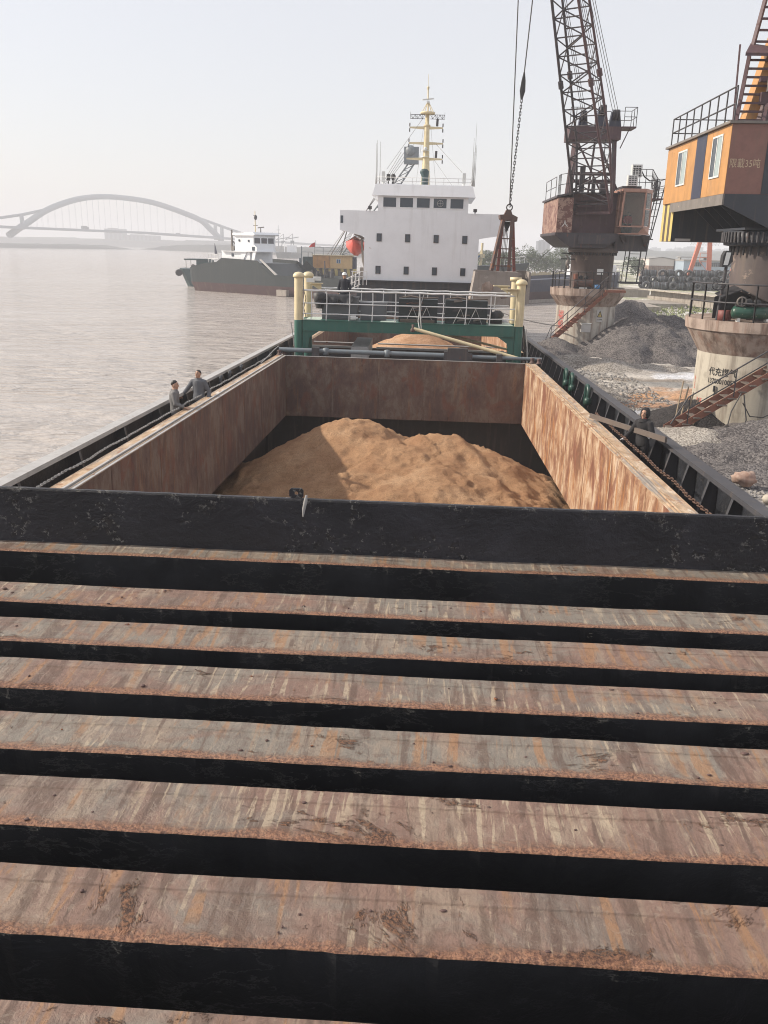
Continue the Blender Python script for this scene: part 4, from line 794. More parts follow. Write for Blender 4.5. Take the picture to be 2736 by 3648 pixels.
for poly in ([(12.06, cy - .01, 9.12), (13.30, cy - .01, 9.12), (13.34, cy - .01, 11.05), (12.14, cy - .01, 11.05)], [(12.05, cy - .01, 8.68), (13.15, cy - .01, 8.68), (13.34, cy - .01, 9.0), (12.0, cy - .01, 9.0)]):
    g = B(); g.prism(poly, (0, .012, 0)); gm = part(g, 'pane', 'cab_glass', cab)
for (z0, z1) in ((9.1, 10.05), (10.15, 11.04)):
    g = B(); g.prism([(13.47, cy + .08, z0), (13.95, cy + .92, z0), (13.94, cy + .92, z1), (13.46, cy + .08, z1)], (.02, -.01, 0)); part(g, 'pane', 'cab_glass', cab)
for (x, z0, z1, d) in ((12.35, 11.5, 12.12, 0), (12.62, 12.05, 12.78, .3)):
    m_ = B(); m_.box(x, x + .62, 58.3 + d, 58.7 + d, z0, z1); u = part(m_, 'cooling_unit', 'lamp_white', c1); g = B()
    for i in range(3):
        for j in range(5): g.box(x + .06 + .17 * i, x + .19 + .17 * i, 58.29 + d, 58.299 + d, z0 + .06 + j * (z1 - z0 - .08) / 5, z0 + .02 + (j + .9) * (z1 - z0 - .08) / 5)
    tag(part(g, 'grille', 'dark_hatch', u), kind='stuff')
m_ = B(); m_.box(12.1, 13.3, 58.6, 60.5, 11.3, 11.5); part(m_, 'unit_shelf', 'crane_dark', c1)
m_ = B(); m_.path([(13.0, 58.7, 12.2), (13.2, 58.8, 12.5), (13.5, 59, 12.1), (14.0, 59.6, 11.9), (14.6, 60.5, 12.0)], .04, 6); part(m_, 'hose', 'dark_hatch', c1)
ladder(c1, (14.16, 60.2, 8.35), (14.72, 60.2, 11.6), (.42, 0, 0), 8); ladder(c1, (13.1, 59.6, 5.6), (13.22, 59.6, 8.4), (.72, 0, 0), 7, w_=.07)
m_ = B(); m_.bar((12.78, 59.6, 5.6), (12.95, 59.6, 8.0), .05); m_.bar((14.05, 59.4, 5.6), (14.85, 60.2, 11.9), .05); m_.box(12.7, 14.1, 59.2, 60.2, 5.5, 5.62); m_.box(14.05, 14.65, 59.8, 60.6, 8.3, 8.36); part(m_, 'ladder_stage', 'dark_steel', c1)
# A-frame
af = B()
for x, y in ((9.25, 60.6), (9.62, 62.3), (11.75, 60.6), (12.08, 62.3)): af.bar((x - (.35 if x < 10 else -.1), y - .4, 11.05), (x, y + .2, 14.45), .26)
af.bar((10.35, 60.9, 11.05), (10.55, 61, 14.4), .12)
for z in (11.9, 12.35): af.bar((9.3, 60.7, z), (11.8, 60.7, z), .2)
af.bar((9.4, 60.5, 14.2), (11.0, 60.5, 11.4), .1); af.bar((10.7, 60.5, 14.3), (12.2, 60.6, 11.3), .12); part(af, 'a_frame', 'crane_rust', c1)
m_ = B(); m_.box(8.75, 12.05, 60.3, 62.5, 14.40, 15.17); part(m_, 'head_beam', 'crane_rust', c1)
for x, z, wd in ((9.64, 16.0, .34), (10.82, 16.35, .42), (11.68, 16.08, .44)):
    m_ = B(); m_.prism([(x - wd * .9, 60.6, 15.17), (x + wd * .9, 60.6, 15.17), (x + wd * .55, 60.6, z), (x - wd * .55, 60.6, z)], (0, .5, 0)); sv = part(m_, 'sheave_block', 'navy', c1)
    for k in range(3):
        m_ = B(); m_.lathe((0, 0, 0), [(0, -.04), (.34, -.04), (.30, 0), (.34, .04), (0, .04)], 16); m_.v = [(x - wd * .35 + wd * .35 * k + q, 60.6 + a, z - .2 + b) for a, b, q in m_.v]; part(m_, 'sheave', 'dark_steel', sv)
m_ = B(); m_.box(12.05, 12.95, 60.2, 61.8, 15.08, 15.17); m_.bar((12.1, 60.5, 13.9), (12.6, 60.5, 15.1), .06); part(m_, 'side_platform', 'crane_rust', c1)
railing(c1, [(12.15, 60.2, 15.17), (12.92, 60.2, 15.17), (12.92, 61.8, 15.17), (12.15, 61.8, 15.17)], 1.12, posts=.8); railing(c1, [(8.75, 60.3, 15.17), (9.5, 60.3, 15.17)], 1.1, posts=.35); railing(c1, [(10.6, 61.9, 15.17), (11.6, 61.9, 15.17)], 1.1, posts=1)
ladder(c1, (11.15, 60.4, 11.1), (11.1, 60.4, 14.4), (.55, 0, 0), 9, w_=.05)
# lattice boom, leaning over the far hold
BF, BT = V((10.32, 58.4, 9.85)), V((4.95, 49.9, 26.6)); bd = (BT - BF); bl = bd.length; bd.normalize()
bx = V((bd.y, -bd.x, 0)).normalized(); bx = bx if bx.x > 0 else -bx; bn = bx.cross(bd).normalized(); bn = bn if bn.z > 0 else -bn
def bp(t, i, j):
    wd = lerp(2.42, 1.55, min(1, t / .62)) if t < .62 else lerp(1.55, .95, (t - .62) / .38); dp = min(1.35, .25 + 6 * t) if t < .8 else lerp(1.35, .7, (t - .8) / .2)
    return BF + bd * bl * t + bx * wd * .5 * i + bn * (dp if j else 0)
m_ = B(); m_.bar(bp(0, -1, 0), bp(0, 1, 0), .16); m_.bar(bp(1, -1, 0), bp(1, 1, 0), .16); m_.bar(bp(1, -1, 1), bp(1, 1, 1), .16); boom = part(m_, 'boom', 'crane_rust', c1)
for i in (-1, 1):
    for j in (0, 1):
        m_ = B(); ts = [0, .03, .2, .38, .62, .8, 1]
        for a, b in zip(ts[:-1], ts[1:]): m_.tube(bp(a, i, j), bp(b, i, j), .085 if j == 0 else .075, 8)
        m_.tube(bp(.40, i, j), bp(.42, i, j), .16, 8); part(m_, 'chord', 'crane_rust' if i == 1 else 'crane_dark', boom)
nb = 19
for k in range(nb):
    t0, t1 = .03 + .97 * k / nb, .03 + .97 * (k + 1) / nb
    for j in (0, 1):
        for (a, b) in ((bp(t0, -1, j), bp(t0, 1, j)), (bp(t0, -1 if k % 2 else 1, j), bp(t1, 1 if k % 2 else -1, j))): m_ = B(); m_.tube(a, b, .04, 6); part(m_, 'brace', 'crane_dark', boom)
    for i in (-1, 1): m_ = B(); m_.tube(bp(t0, i, k % 2), bp(t1, i, 1 - k % 2), .035, 6); part(m_, 'brace', 'crane_dark', boom)
for k, (x, z) in enumerate([(9.52, 16), (9.64, 16), (9.78, 16), (10.6, 16.35), (10.74, 16.35), (10.88, 16.35), (11.02, 16.35), (11.5, 16.1), (11.68, 16.1), (11.85, 16.1)]):
    m_ = B(); m_.tube((x, 60.7, z - .1), BT + bx * (x - 10.7) * .55 + bn * .5, .018, 6); part(m_, 'luffing_rope', 'rope', c1)
m_ = B(); m_.tube((8.85, 58.0, 8.6), (9.6, 82, 6.3), .02, 6); part(m_, 'guy_wire', 'rope', c1)
# on and round the column
railing(c1, [(10.7 + 2.35 * math.cos(R(a)), 60 + 2.35 * math.sin(R(a)), 5.17) for a in range(160, 316, 12)], 1.05, posts=.75, r=.028)
m_ = B(); m_.tube((8.95, 58.8, 5.17), (9.02, 58.8, 6.95), .055, 8); lp_ = part(m_, 'lamp_post', 'dark_hatch', c1); m_ = B(); m_.ball((9.05, 58.7, 6.75), .14, 10, 8, (1, 1, 1.6)); m_.bar((9.1, 58.7, 6.95), (8.93, 58.7, 7.28), .10); m_.ball((9.1, 58.65, 6.5), .1, 8, 6, (1, 1, 1.4)); part(m_, 'flood_lamp', 'skirt', lp_)
tk = thing('compressor', 'rusty brown air compressor on the farther crane column', 'compressor', (9.9, 58.2, 5.18)); m_ = B(); m_.tube((9.45, 58.2, 5.5), (10.65, 58.2, 5.5), .28, 14); part(m_, 'tank', 'grab_rust', tk); m_ = B(); m_.tube((9.55, 58.2, 5.78), (9.55, 58.2, 6.1), .15, 12); part(m_, 'filter', 'stair_rust', tk); m_ = B()
for x in (9.9, 10.25): m_.ball((x, 58.2, 5.86), .15, 10, 6)
m_.box(9.5, 10.6, 58.0, 58.4, 5.18, 5.3); part(m_, 'pump', 'dark_hatch', tk)
m_ = B(); m_.lathe((10.95, 57.95, 5.18), [(0, 0), (.15, 0), (.19, .27), (.17, .27), (.14, .02)], 14); single(m_, 'bucket', 'blue_bucket', 'small bright blue bucket on the rim of the farther crane column', 'bucket', (10.95, 57.95, 5.18))
m_ = B(); m_.box(9.8, 10.3, 57.9, 58.15, 5.18, 5.26); part(m_, 'junk_tray', 'lamp_white', c1)
stairs(c1, (7.75, 57.4, 1.40), (11.55, 57.4, 5.02), .8, 14, 'stair_rust'); m_ = B(); m_.box(11.4, 12.7, 57.35, 58.3, 5.0, 5.14); part(m_, 'landing', 'stair_rust', c1)
def cylpt(c, r, a, z): return (c[0] + r * math.cos(a), c[1] + r * math.sin(a), z)
m_ = B(); m_.box(10.14, 10.75, 57.86, 58.05, 2.42, 2.96); eb = part(m_, 'electric_box', 'sign_white', c1); m_ = B(); m_.box(10.10, 10.79, 57.82, 58.05, 2.962, 3.0); part(m_, 'lid', 'lamp_white', eb)
sg = B(); sg.box(11.11, 11.51, 58.06, 58.075, 3.08, 3.88); sgn = part(sg, 'warning_sign', 'sign_white', c1)
m_ = B(); m_.prism([(11.13, 58.056, 3.38), (11.49, 58.056, 3.38), (11.31, 58.056, 3.82)], (0, .003, 0)); part(m_, 'sign_triangle', 'ink', sgn)
m_ = B(); m_.prism([(11.19, 58.051, 3.42), (11.43, 58.051, 3.42), (11.31, 58.051, 3.72)], (0, .003, 0)); part(m_, 'sign_field', 'yellow', sgn)
m_ = B(); m_.prism([(11.32, 58.046, 3.65), (11.27, 58.046, 3.55), (11.31, 58.046, 3.55), (11.29, 58.046, 3.45), (11.35, 58.046, 3.57), (11.31, 58.046, 3.57)], (0, .003, 0)); part(m_, 'sign_bolt', 'ink', sgn)
part(text_mb('小心触电', .085, lambda x, y: (11.14 + x, 58.055, 3.2 + y), .002), 'lettering', 'ink', sgn)
part(text_mb('福\n船', .62, lambda x, y: cylpt(C1, 1.965, R(197) + x / 1.95, 3.2 + y), .004), 'painted_writing', 'ink_red', c1)
part(text_mb('人', .42, lambda x, y: (8.36 + x, 57.99, 9.0 + y), .006), 'painted_writing', 'ink_white', c1)

# ------------------------------------------------------------------ the grab hanging over the far hold
GB = thing('clamshell_grab', 'grey dented clamshell grab hanging beside the white bridge house', 'grab', (4.3, 50.6, 4.6))
gy = 50.0
m_ = B(); m_.prism([(3.83, gy, 9.33), (4.1, gy, 9.36), (4.5, gy, 9.36), (4.80, gy, 9.22), (4.78, gy, 9.0), (4.6, gy, 9.03), (3.95, gy, 9.06), (3.85, gy, 9.15)], (0, 1.2, 0)); m_.prism([(4.08, gy + .2, 9.36), (4.52, gy + .2, 9.36), (4.42, gy + .2, 9.62), (4.20, gy + .2, 9.62)], (0, .7, 0)); part(m_, 'head', 'grab_rust', GB)
m_ = B(); m_.prism([(4.05, gy + .4, 9.0), (4.5, gy + .4, 9.0), (4.42, gy + .4, 8.75), (4.28, gy + .4, 8.42), (4.15, gy + .4, 8.75)], (0, .4, 0)); part(m_, 'upper_pulley', 'dark_hatch', GB)
for (a, b, w__, mt) in (((4.0, gy, 9.05), (3.48, gy - .3, 6.38), .17, 'grab_rust'), ((4.5, gy, 9.05), (4.44, gy - .35, 6.36), .17, 'grab_rust'), ((4.65, gy + 1.1, 9.05), (4.9, gy + 1.3, 6.32), .16, 'grab_red'), ((4.08, gy + 1.1, 9.0), (3.96, gy + 1.3, 6.34), .16, 'grab_red')): m_ = B(); m_.bar(a, b, w__); part(m_, 'strut', mt, GB)
for t in (.36, .56, .74, .9):
    for (p, q) in ((((4.0, gy, 9.05), (3.48, gy - .3, 6.38)), ((4.5, gy, 9.05), (4.44, gy - .35, 6.36))), (((4.5, gy, 9.05), (4.44, gy - .35, 6.36)), ((4.65, gy + 1.1, 9.05), (4.9, gy + 1.3, 6.32)))): m_ = B(); m_.bar(pl(*p, t), pl(*q, t), .06); part(m_, 'rung', 'grab_rust', GB)
for k in range(4): m_ = B(); x = 4.14 + .075 * k; m_.tube((x, gy + .6, 8.6), (x - .05, gy + .6, 6.3), .018, 6); part(m_, 'closing_rope', 'rope', GB)
sh_ = B(); sh_.prism([(2.62, gy - .4, 6.37), (5.06, gy - .4, 6.31), (5.08, gy - .4, 5.0), (4.85, gy - .4, 4.55), (2.55, gy - .4, 4.5), (2.38, gy - .4, 4.75)], (0, .04, 0)); sh_.box(2.64, 5.04, gy - .36, gy + 1.9, 6.24, 6.30); sh_.prism([(2.62, gy - .36, 6.3), (2.38, gy - .36, 4.75), (2.44, gy - .36, 4.75), (2.68, gy - .36, 6.3)], (0, 2.2, 0)); sh_.prism([(2.62, gy + 1.86, 6.37), (5.06, gy + 1.86, 6.31), (5.08, gy + 1.86, 5.0), (4.85, gy + 1.86, 4.55), (2.55, gy + 1.86, 4.5), (2.38, gy + 1.86, 4.75)], (0, .04, 0))
sh_.box(2.5, 4.9, gy - .36, gy + 1.86, 4.5, 4.56); part(sh_, 'bucket_shell', 'grab', GB)
sh_ = B(); sh_.prism([(5.10, gy - .1, 6.20), (5.22, gy - .1, 6.20), (5.30, gy - .1, 4.75), (5.10, gy - .1, 4.7)], (0, 1.6, 0)); sh_.prism([(5.62, gy - .3, 6.33), (5.70, gy - .3, 6.33), (5.68, gy - .3, 4.62), (5.40, gy - .3, 4.6)], (0, 2.0, 0)); sh_.prism([(5.1, gy + 1.6, 6.33), (5.66, gy + 1.6, 6.33), (5.45, gy + 1.6, 4.65), (5.1, gy + 1.6, 4.65)], (0, .04, 0)); sh_.box(5.09, 5.70, gy - .3, gy + 1.7, 6.331, 6.36) ; sh_.v[-8:] = [(x, gy + 1.55 if y < gy else y, z) for x, y, z in sh_.v[-8:]]; part(sh_, 'bucket_shell', 'grab', GB)
dn = B(); dn.ball((3.3, gy - .40, 5.45), .34, 18, 10, (1.0, .10, .95), lambda d: 1 + .28 * fbm(d.x * 2.5, d.z * 2.5, 3)); part(dn, 'dried_mud', 'conc_cap', GB)
dn = B(); dn.ball((4.3, gy - .38, 5.0), .3, 16, 8, (1.6, .08, .7), lambda d: 1 + .3 * fbm(d.x * 2, d.z * 2, 8)); part(dn, 'dried_mud', 'grab_rust', GB)
ch = thing('hoist_chain', 'dark steel hoist chain and socket above the grab', 'chain', (4.37, 50.5, 9.75))
def link(parent, p, d, size, roll, mat, proto=[None]):
    q = d.to_track_quat('Z', 'Y').to_matrix().to_4x4() @ Matrix.Rotation(roll, 4, 'Z')
    if proto[0] is None or proto[0].parent != parent:
        m_ = B(); ring = [V((.42 * math.cos(a), 0, .42 * math.sin(a) + (.5 if math.sin(a) > 0 else -.5))) for a in [2 * math.pi * k / 10 for k in range(10)]]
        ring.append(ring[0]); m_.path(ring, .16, 6, False); o = m_.build('chain_link', mat, parent); o.data.transform(Matrix.Translation(OFF[parent.name])); proto[0] = o
    else: o = proto[0].copy(); COL.objects.link(o); o.parent = parent
    o.matrix_local = Matrix.Translation(V(p) - OFF[parent.name]) @ q @ Matrix.Scale(size, 4)
hp, hq = V((4.68, 50.5, 15.35)), V((4.37, 50.5, 9.78)); nl = 36
for k in range(nl): link(ch, hp.lerp(hq, (k + .5) / nl), (hq - hp).normalized(), .115, (k % 2) * math.pi / 2, 'chain')
m_ = B(); m_.path([(4.66, 50.5, 15.2), (4.685, 50.5, 15.6), (4.71, 50.5, 16.1), (4.72, 50.5, 16.5)], .1, 10, True, [.06, .15, .11, .04], .7); part(m_, 'rope_socket', 'dark_hatch', ch)
m_ = B(); m_.path([V((4.36 + .16 * math.cos(a), 50.5, 9.74 + .16 * math.sin(a))) for a in [2 * math.pi * k / 14 for k in range(15)]], .035, 8, False); part(m_, 'shackle', 'chain', ch)
m_ = B(); m_.tube((4.72, 50.5, 16.45), (5.30, 50.4, 26.6), .032, 6); single(m_, 'hoist_rope', 'rope', 'right hand hoist rope from the boom down to the chain socket', 'wire rope', (4.72, 50.5, 16.45))
m_ = B(); m_.tube((4.36, 50.5, 9.9), (4.05, 50.4, 26.6), .030, 6); single(m_, 'hoist_rope', 'rope', 'left hand hoist rope from the boom straight down to the grab', 'wire rope', (4.36, 50.5, 9.9))

# ------------------------------------------------------------------ the nearer crane, cut by the picture edge
C2 = (12.78, 34.3)
c2 = thing('quay_crane', 'orange cabin crane on a flared concrete column close by on the quay', 'crane', (C2[0], C2[1], .8))
pc = B(); pc.lathe((*C2, 0), [(2.14, .0), (2.13, 2.2), (2.12, 3.92)], 56); part(pc, 'concrete_column', 'conc2', c2)
pc = B(); pc.lathe((*C2, 0), [(2.125, 3.90), (2.62, 4.72), (2.70, 4.78), (2.73, 5.16), (0, 5.165)], 56, smooth=False); part(pc, 'column_cap', 'conc_cap', c2)
pc = B(); pc.lathe((*C2, 0), [(1.31, 5.166), (1.28, 7.85)], 44); st2 = part(pc, 'steel_column', 'steel_col', c2)
pc = B(); pc.lathe((*C2, 0), [(1.3, 7.78), (1.66, 7.82), (1.70, 8.0), (1.72, 8.32), (1.2, 8.34)], 44); part(pc, 'slewing_ring', 'blue_black', c2)
for k in range(60):
    a = 2 * math.pi * k / 60; p = V((C2[0] + 1.73 * math.cos(a), C2[1] + 1.73 * math.sin(a), 7.92))
    if k == 0: m_ = B(); m_.tube(p, p + V((0, 0, .36)), .045, 6); bo = part(m_, 'bolt', 'dark_steel', c2); p0 = p; m_ = B(); m_.tube(p - V((.34, 0, .02)), p - V((.34, 0, .45)), .075, 6, .03); gz = part(m_, 'grease_drip', 'dark_hatch', st2)
    else: copy_part(bo, c2, Matrix.Translation(p - p0)); (copy_part(gz, st2, Matrix.Translation((p - p0) * .805)) if k % 2 else None)
hs = B(); hs.box(10.25, 15.6, 32.5, 40.7, 9.52, 11.78); hs2 = part(hs, 'crane_house', 'cab_brown', c2)
for ya, yb in ((32.5, 33.55), (33.556, 34.5), (34.506, 35.195), (36.455, 37.45), (37.456, 38.5), (38.506, 39.6), (39.606, 40.7)): pn = B(); pn.box(10.235 - random.uniform(0, .004), 10.249, ya, yb, 9.53, 11.77); part(pn, 'side_panel', 'orange', hs2)
pn = B(); pn.box(10.222, 10.234, 35.2, 36.45, 9.53, 11.77); part(pn, 'door', 'navy', hs2)
pn = B(); pn.box(11.5, 12.3, 32.485, 32.499, 9.53, 11.77); part(pn, 'front_stripe', 'blue_black', hs2)
for y0, y1, z0, z1 in ((33.25, 34.4, 10.12, 11.55), (37.6, 38.9, 10.15, 11.5)):
    f_ = B(); x = 10.20; t = .06
    for (a, b, c, d) in ((y0, y1, z0, z0 + t), (y0, y1, z1 - t, z1), (y0, y0 + t, z0 + t, z1 - t), (y1 - t, y1, z0 + t, z1 - t), ((y0 + y1) / 2 - .03, (y0 + y1) / 2 + .03, z0 + t, z1 - t)): f_.box(x, x + .034, a, b, c, d)
    fr = part(f_, 'window', 'frame_white', hs2)
    for ya, yb, mt in ((y0 + t, (y0 + y1) / 2 - .03, 'glass_pale'), ((y0 + y1) / 2 + .03, y1 - t, 'glass')): g = B(); g.box(x + .015, x + .022, ya, yb, z0 + t, z1 - t); part(g, 'pane', mt, fr)
rf = B(); rf.box(10.12, 15.7, 32.4, 40.8, 11.785, 11.87); part(rf, 'house_roof', 'skirt', c2)
part(text_mb('限載35吨', .31, lambda x, y: (10.29 + x * .86, 32.494, 10.40 + y * 1.05), .0), 'lettering', 'ink_cream', c2)
sk = B(); sk.box(10.20, 10.26, 32.45, 39.3, 9.15, 9.515); sk.cm = 1; part(sk, 'side_skirt', ['skirt', 'skirt'], c2)
fs_ = B(); fs_.prism([(10.27, 32.47, 9.515), (15.6, 32.47, 9.515), (15.6, 32.47, 8.36), (12.0, 32.47, 8.36), (10.27, 32.47, 9.15)], (0, .06, 0)); part(fs_, 'front_skirt', 'blue_black', c2)
fs_ = B(); fs_.box(10.3, 15.55, 32.6, 39.2, 9.42, 9.50)
for y in (33.6, 34.6, 35.6, 36.8): fs_.prism([(10.28, y, 9.42), (12.2, y, 9.42), (12.2, y, 8.35), (11.5, y, 8.35)], (0, .05, 0))
fs_.box(11.3, 14.5, 33.0, 36.2, 8.345, 8.43); part(fs_, 'underframe', 'blue_black', c2)
cw = B(); cw.box(10.33, 15.4, 39.1, 40.9, 7.98, 9.50); part(cw, 'counterweight', 'blue_black', c2)
for k in range(5): m_ = B(); m_.box(10.315, 10.329, 39.1 + .36 * k, 39.1 + .36 * (k + 1) - .002, 7.98, 9.52 if k else 9.52); part(m_, 'hazard_stripe', 'yellow' if k % 2 == 0 else 'stripe_dark', c2)
m_ = B(); m_.box(10.5, 11.15, 39.07, 39.095, 8.0, 8.10); part(m_, 'number_plate', 'sign_white', c2)
railing(c2, [(10.3, 32.6, 11.87), (10.3, 40.6, 11.87)], 1.1, posts=1.0, r=.028); railing(c2, [(10.3, 40.6, 11.87), (15.4, 40.6, 11.87)], 1.1, posts=5, r=.024)
ladder(c2, (10.62, 33.4, 11.87), (11.05, 34.2, 14.2), (.95, 0, 0), 8, 'crane_rust', .12, rung=.07); ladder(c2, (11.25, 34.6, 14.55), (12.3, 35.6, 19.5), (.95, 0, 0), 13, 'crane_rust', .12, rung=.07)
m_ = B(); m_.prism([(10.75, 33.7, 14.1), (11.95, 33.7, 14.1), (12.0, 34.7, 14.5), (11.2, 34.7, 14.6)], (0, 0, .10)); m_.bar((10.4, 33.0, 11.9), (10.62, 34.0, 14.5), .06); part(m_, 'ladder_stage', 'crane_rust', c2)
m_ = B(); m_.loft([[(11.05, 33.9, 11.87), (11.75, 33.9, 11.87), (11.75, 34.6, 11.87), (11.05, 34.6, 11.87)], [(15.0, 36.5, 26.0), (15.7, 36.5, 26.0), (15.7, 37.1, 26.0), (15.0, 37.1, 26.0)]]); bo2 = part(m_, 'boom_post', 'orange', c2)
m_ = B(); m_.bar((11.62, 33.75, 11.9), (13.0, 34.6, 17.2), .34, .25); m_.bar((13.0, 34.6, 17.2), (15.6, 36.3, 26), .34, .25); part(m_, 'post_brace', 'crane_rust', c2)
m_ = B(); m_.box(11.45, 14.5, 33.6, 33.8, 12.55, 12.95); m_.box(11.4, 14.5, 33.7, 33.9, 13.3, 13.45); m_.prism([(11.75, 33.9, 13.46), (14.5, 33.9, 13.46), (14.5, 33.9, 15.2)], (0, .1, 0)); part(m_, 'cross_beam', 'crane_rust', c2)
m_ = B(); m_.box(11.62, 12.35, 33.4, 33.68, 12.96, 13.42); part(m_, 'flood_lamp', 'skirt', c2)
m_ = B(); m_.prism([(11.5, 34.5, 11.88), (14, 34.5, 11.88), (14, 34.5, 12.45), (11.75, 34.5, 12.45), (11.6, 34.5, 12.3)], (0, 1.5, 0)); part(m_, 'winch_cover', 'navy', c2)
# column top: railing, lamp, lean-to, compressor
railing(c2, [(C2[0] + 2.62 * math.cos(R(a)), C2[1] + 2.62 * math.sin(R(a)), 5.165) for a in (150, 175, 200, 222, 245, 268, 290)], 1.3, posts=.78, r=.034)
m_ = B(); m_.tube((10.72, 33.0, 5.165), (10.82, 33.0, 7.05), .06, 8); lp_ = part(m_, 'lamp_post', 'dark_steel', c2)
m_ = B(); m_.prism([(10.62, 32.85, 7.05), (10.80, 32.85, 7.05), (10.98, 32.85, 7.25), (10.92, 32.85, 7.62), (10.70, 32.85, 7.62), (10.62, 32.85, 7.45)], (0, .3, 0)); fl = part(m_, 'flood_lamp', 'dark_hatch', lp_); m_ = B(); m_.prism([(10.66, 32.84, 7.12), (10.82, 32.84, 7.12), (10.88, 32.84, 7.56), (10.72, 32.84, 7.56)], (0, .005, 0)); part(m_, 'lamp_glass', 'lamp_white', fl)
m_ = B(); m_.path([V((10.62 + .24 * math.cos(a), 32.95, 6.4 + .16 * math.sin(a))) for a in [2 * math.pi * k / 16 for k in range(17)]], .015, 5, False); part(m_, 'cable_loop', 'dark_hatch', lp_)
lt = thing('tarpaulin_shelter', 'black tarpaulin lean-to with a plank edge on the nearer crane column', 'shelter', (11.6, 32.9, 5.17))
m_ = B(); m_.loft([[(10.62, 32.6, 5.95), (11.35, 32.6, 6.25), (12.6, 32.6, 5.72)], [(10.62, 32.6, 5.99), (11.35, 32.6, 6.29), (12.6, 32.6, 5.76)], [(10.7, 33.6, 6.1), (11.4, 33.6, 6.4), (12.6, 33.6, 5.9)]], False, False); m_.prism([(10.64, 33.3, 5.2), (10.64, 33.3, 5.98), (11.35, 33.3, 6.28), (12.5, 33.3, 5.8), (12.5, 33.3, 5.2)], (0, .03, 0)); part(m_, 'tarpaulin', 'tarp', lt)
m_ = B(); m_.bar((11.6, 32.55, 6.16), (12.62, 32.55, 5.74), .16, .03); part(m_, 'plank', 'wood', lt)
ct = thing('compressor', 'green air compressor tank under the black tarpaulin lean-to', 'compressor', (11.7, 32.25, 5.17))
m_ = B(); m_.path([(11.0, 32.3, 5.5), (11.06, 32.3, 5.5), (12.5, 32.3, 5.47), (12.56, 32.3, 5.47)], .2, 18, True, [.12, .22, .22, .12]); part(m_, 'tank', 'green_tank', ct)
m_ = B(); m_.lathe((0, 0, 0), [(.14, -.03), (.18, -.03), (.18, .03), (.14, .03), (.14, -.03)], 18); m_.v = [(11.27 + x, 32.2 + z, 5.88 + y) for x, y, z in m_.v]; m_.box(11.24, 11.30, 32.19, 32.21, 5.74, 6.02); part(m_, 'flywheel', 'skirt', ct)
m_ = B(); m_.ball((11.55, 32.3, 5.83), .15, 10, 7); m_.ball((11.85, 32.3, 5.83), .15, 10, 7); m_.box(11.1, 11.4, 32.2, 32.4, 5.68, 5.78); part(m_, 'pump', 'dark_hatch', ct)
m_ = B(); m_.lathe((0, 0, 0), [(0, -.03), (.07, -.03), (.07, .03), (0, .03)], 12); m_.v = [(12.25 + x, 32.1 + z, 5.24 + y) for x, y, z in m_.v]; m_.box(11.2, 11.3, 32.2, 32.4, 5.17, 5.32); m_.box(12.2, 12.3, 32.2, 32.4, 5.17, 5.30); part(m_, 'wheel', 'lamp_white', ct)
m_ = B(); m_.lathe((10.95, 32.9, 5.17), [(0, 0), (.24, 0), (.24, .35), (.2, .36), (0, .36)], 14); single(m_, 'drum', 'grab_red', 'short red drum behind the green compressor', 'drum', (10.95, 32.9, 5.17))
stairs(c2, (9.02, 31.35, 1.18), (14.9, 31.35, 5.1), .85, 16, 'wood')
rnd = random.Random(4)
for k in range(5):
    m_ = B(); x = 9.3 + .16 * k; m_.bar((x + .25, 32.7 - .05 * k, 1.3), (x + .55 + .06 * k, 33.2, 2.85 - .22 * k), .03, .10); single(m_, 'plank', 'wood_pale', ['tallest grey plank leaning on the left of the nearer column', 'second leaning plank from the left beside the nearer column', 'middle plank of the five leaning on the nearer column', 'short plank fourth from the left against the nearer column', 'shortest plank leaning on the nearer column above the stairs'][k], 'plank', (x, 32.4, 1.3), None, 'planks leaning on the nearer column')
m_ = B(); m_.path([(11.35, 31.2, 2.75), (11.05, 31.1, 2.1), (10.95, 31.0, 1.6), (11.15, 31, 1.38), (11.5, 31, 1.4), (11.62, 31.1, 1.8), (11.45, 31.2, 2.7)], .022, 6); m_.path([(11.45, 31.2, 2.4), (11.8, 31.3, 1.9), (12.3, 31.4, 1.85), (13.2, 31.5, 2.3)], .02, 6); single(m_, 'black_cable', 'rope', 'looped black cable hanging from the rusty stairs', 'cable', (11.4, 31.2, 1.4))
def onc2(a0, z0, k=1.0): return lambda x, y: cylpt(C2, 2.137, a0 + x * k / 2.12, z0 + y)
part(text_mb('代充煤气', .33, onc2(R(-156), 3.12, .88), .003), 'painted_writing', 'ink', c2)
part(text_mb('13780010057', .27, onc2(R(-156.5), 2.80, .80), .002), 'painted_writing', 'ink', c2)
part(text_mb('收\n五', .26, onc2(R(176), 2.7, .6), .004), 'painted_writing', 'ink_red', c2); part(text_mb('办证', .24, onc2(R(-172), 1.95, .8), .004), 'painted_writing', 'ink_red', c2)
m_ = B(); m_.path([cylpt(C2, 2.16, R(-145), z) for z in (1.7, 2.2, 2.55)], .02, 6); m_.tube(cylpt(C2, 2.2, R(-145), 2.5), cylpt(C2, 2.2, R(-145), 2.72), .045, 8); part(m_, 'conduit', 'dark_hatch', c2)

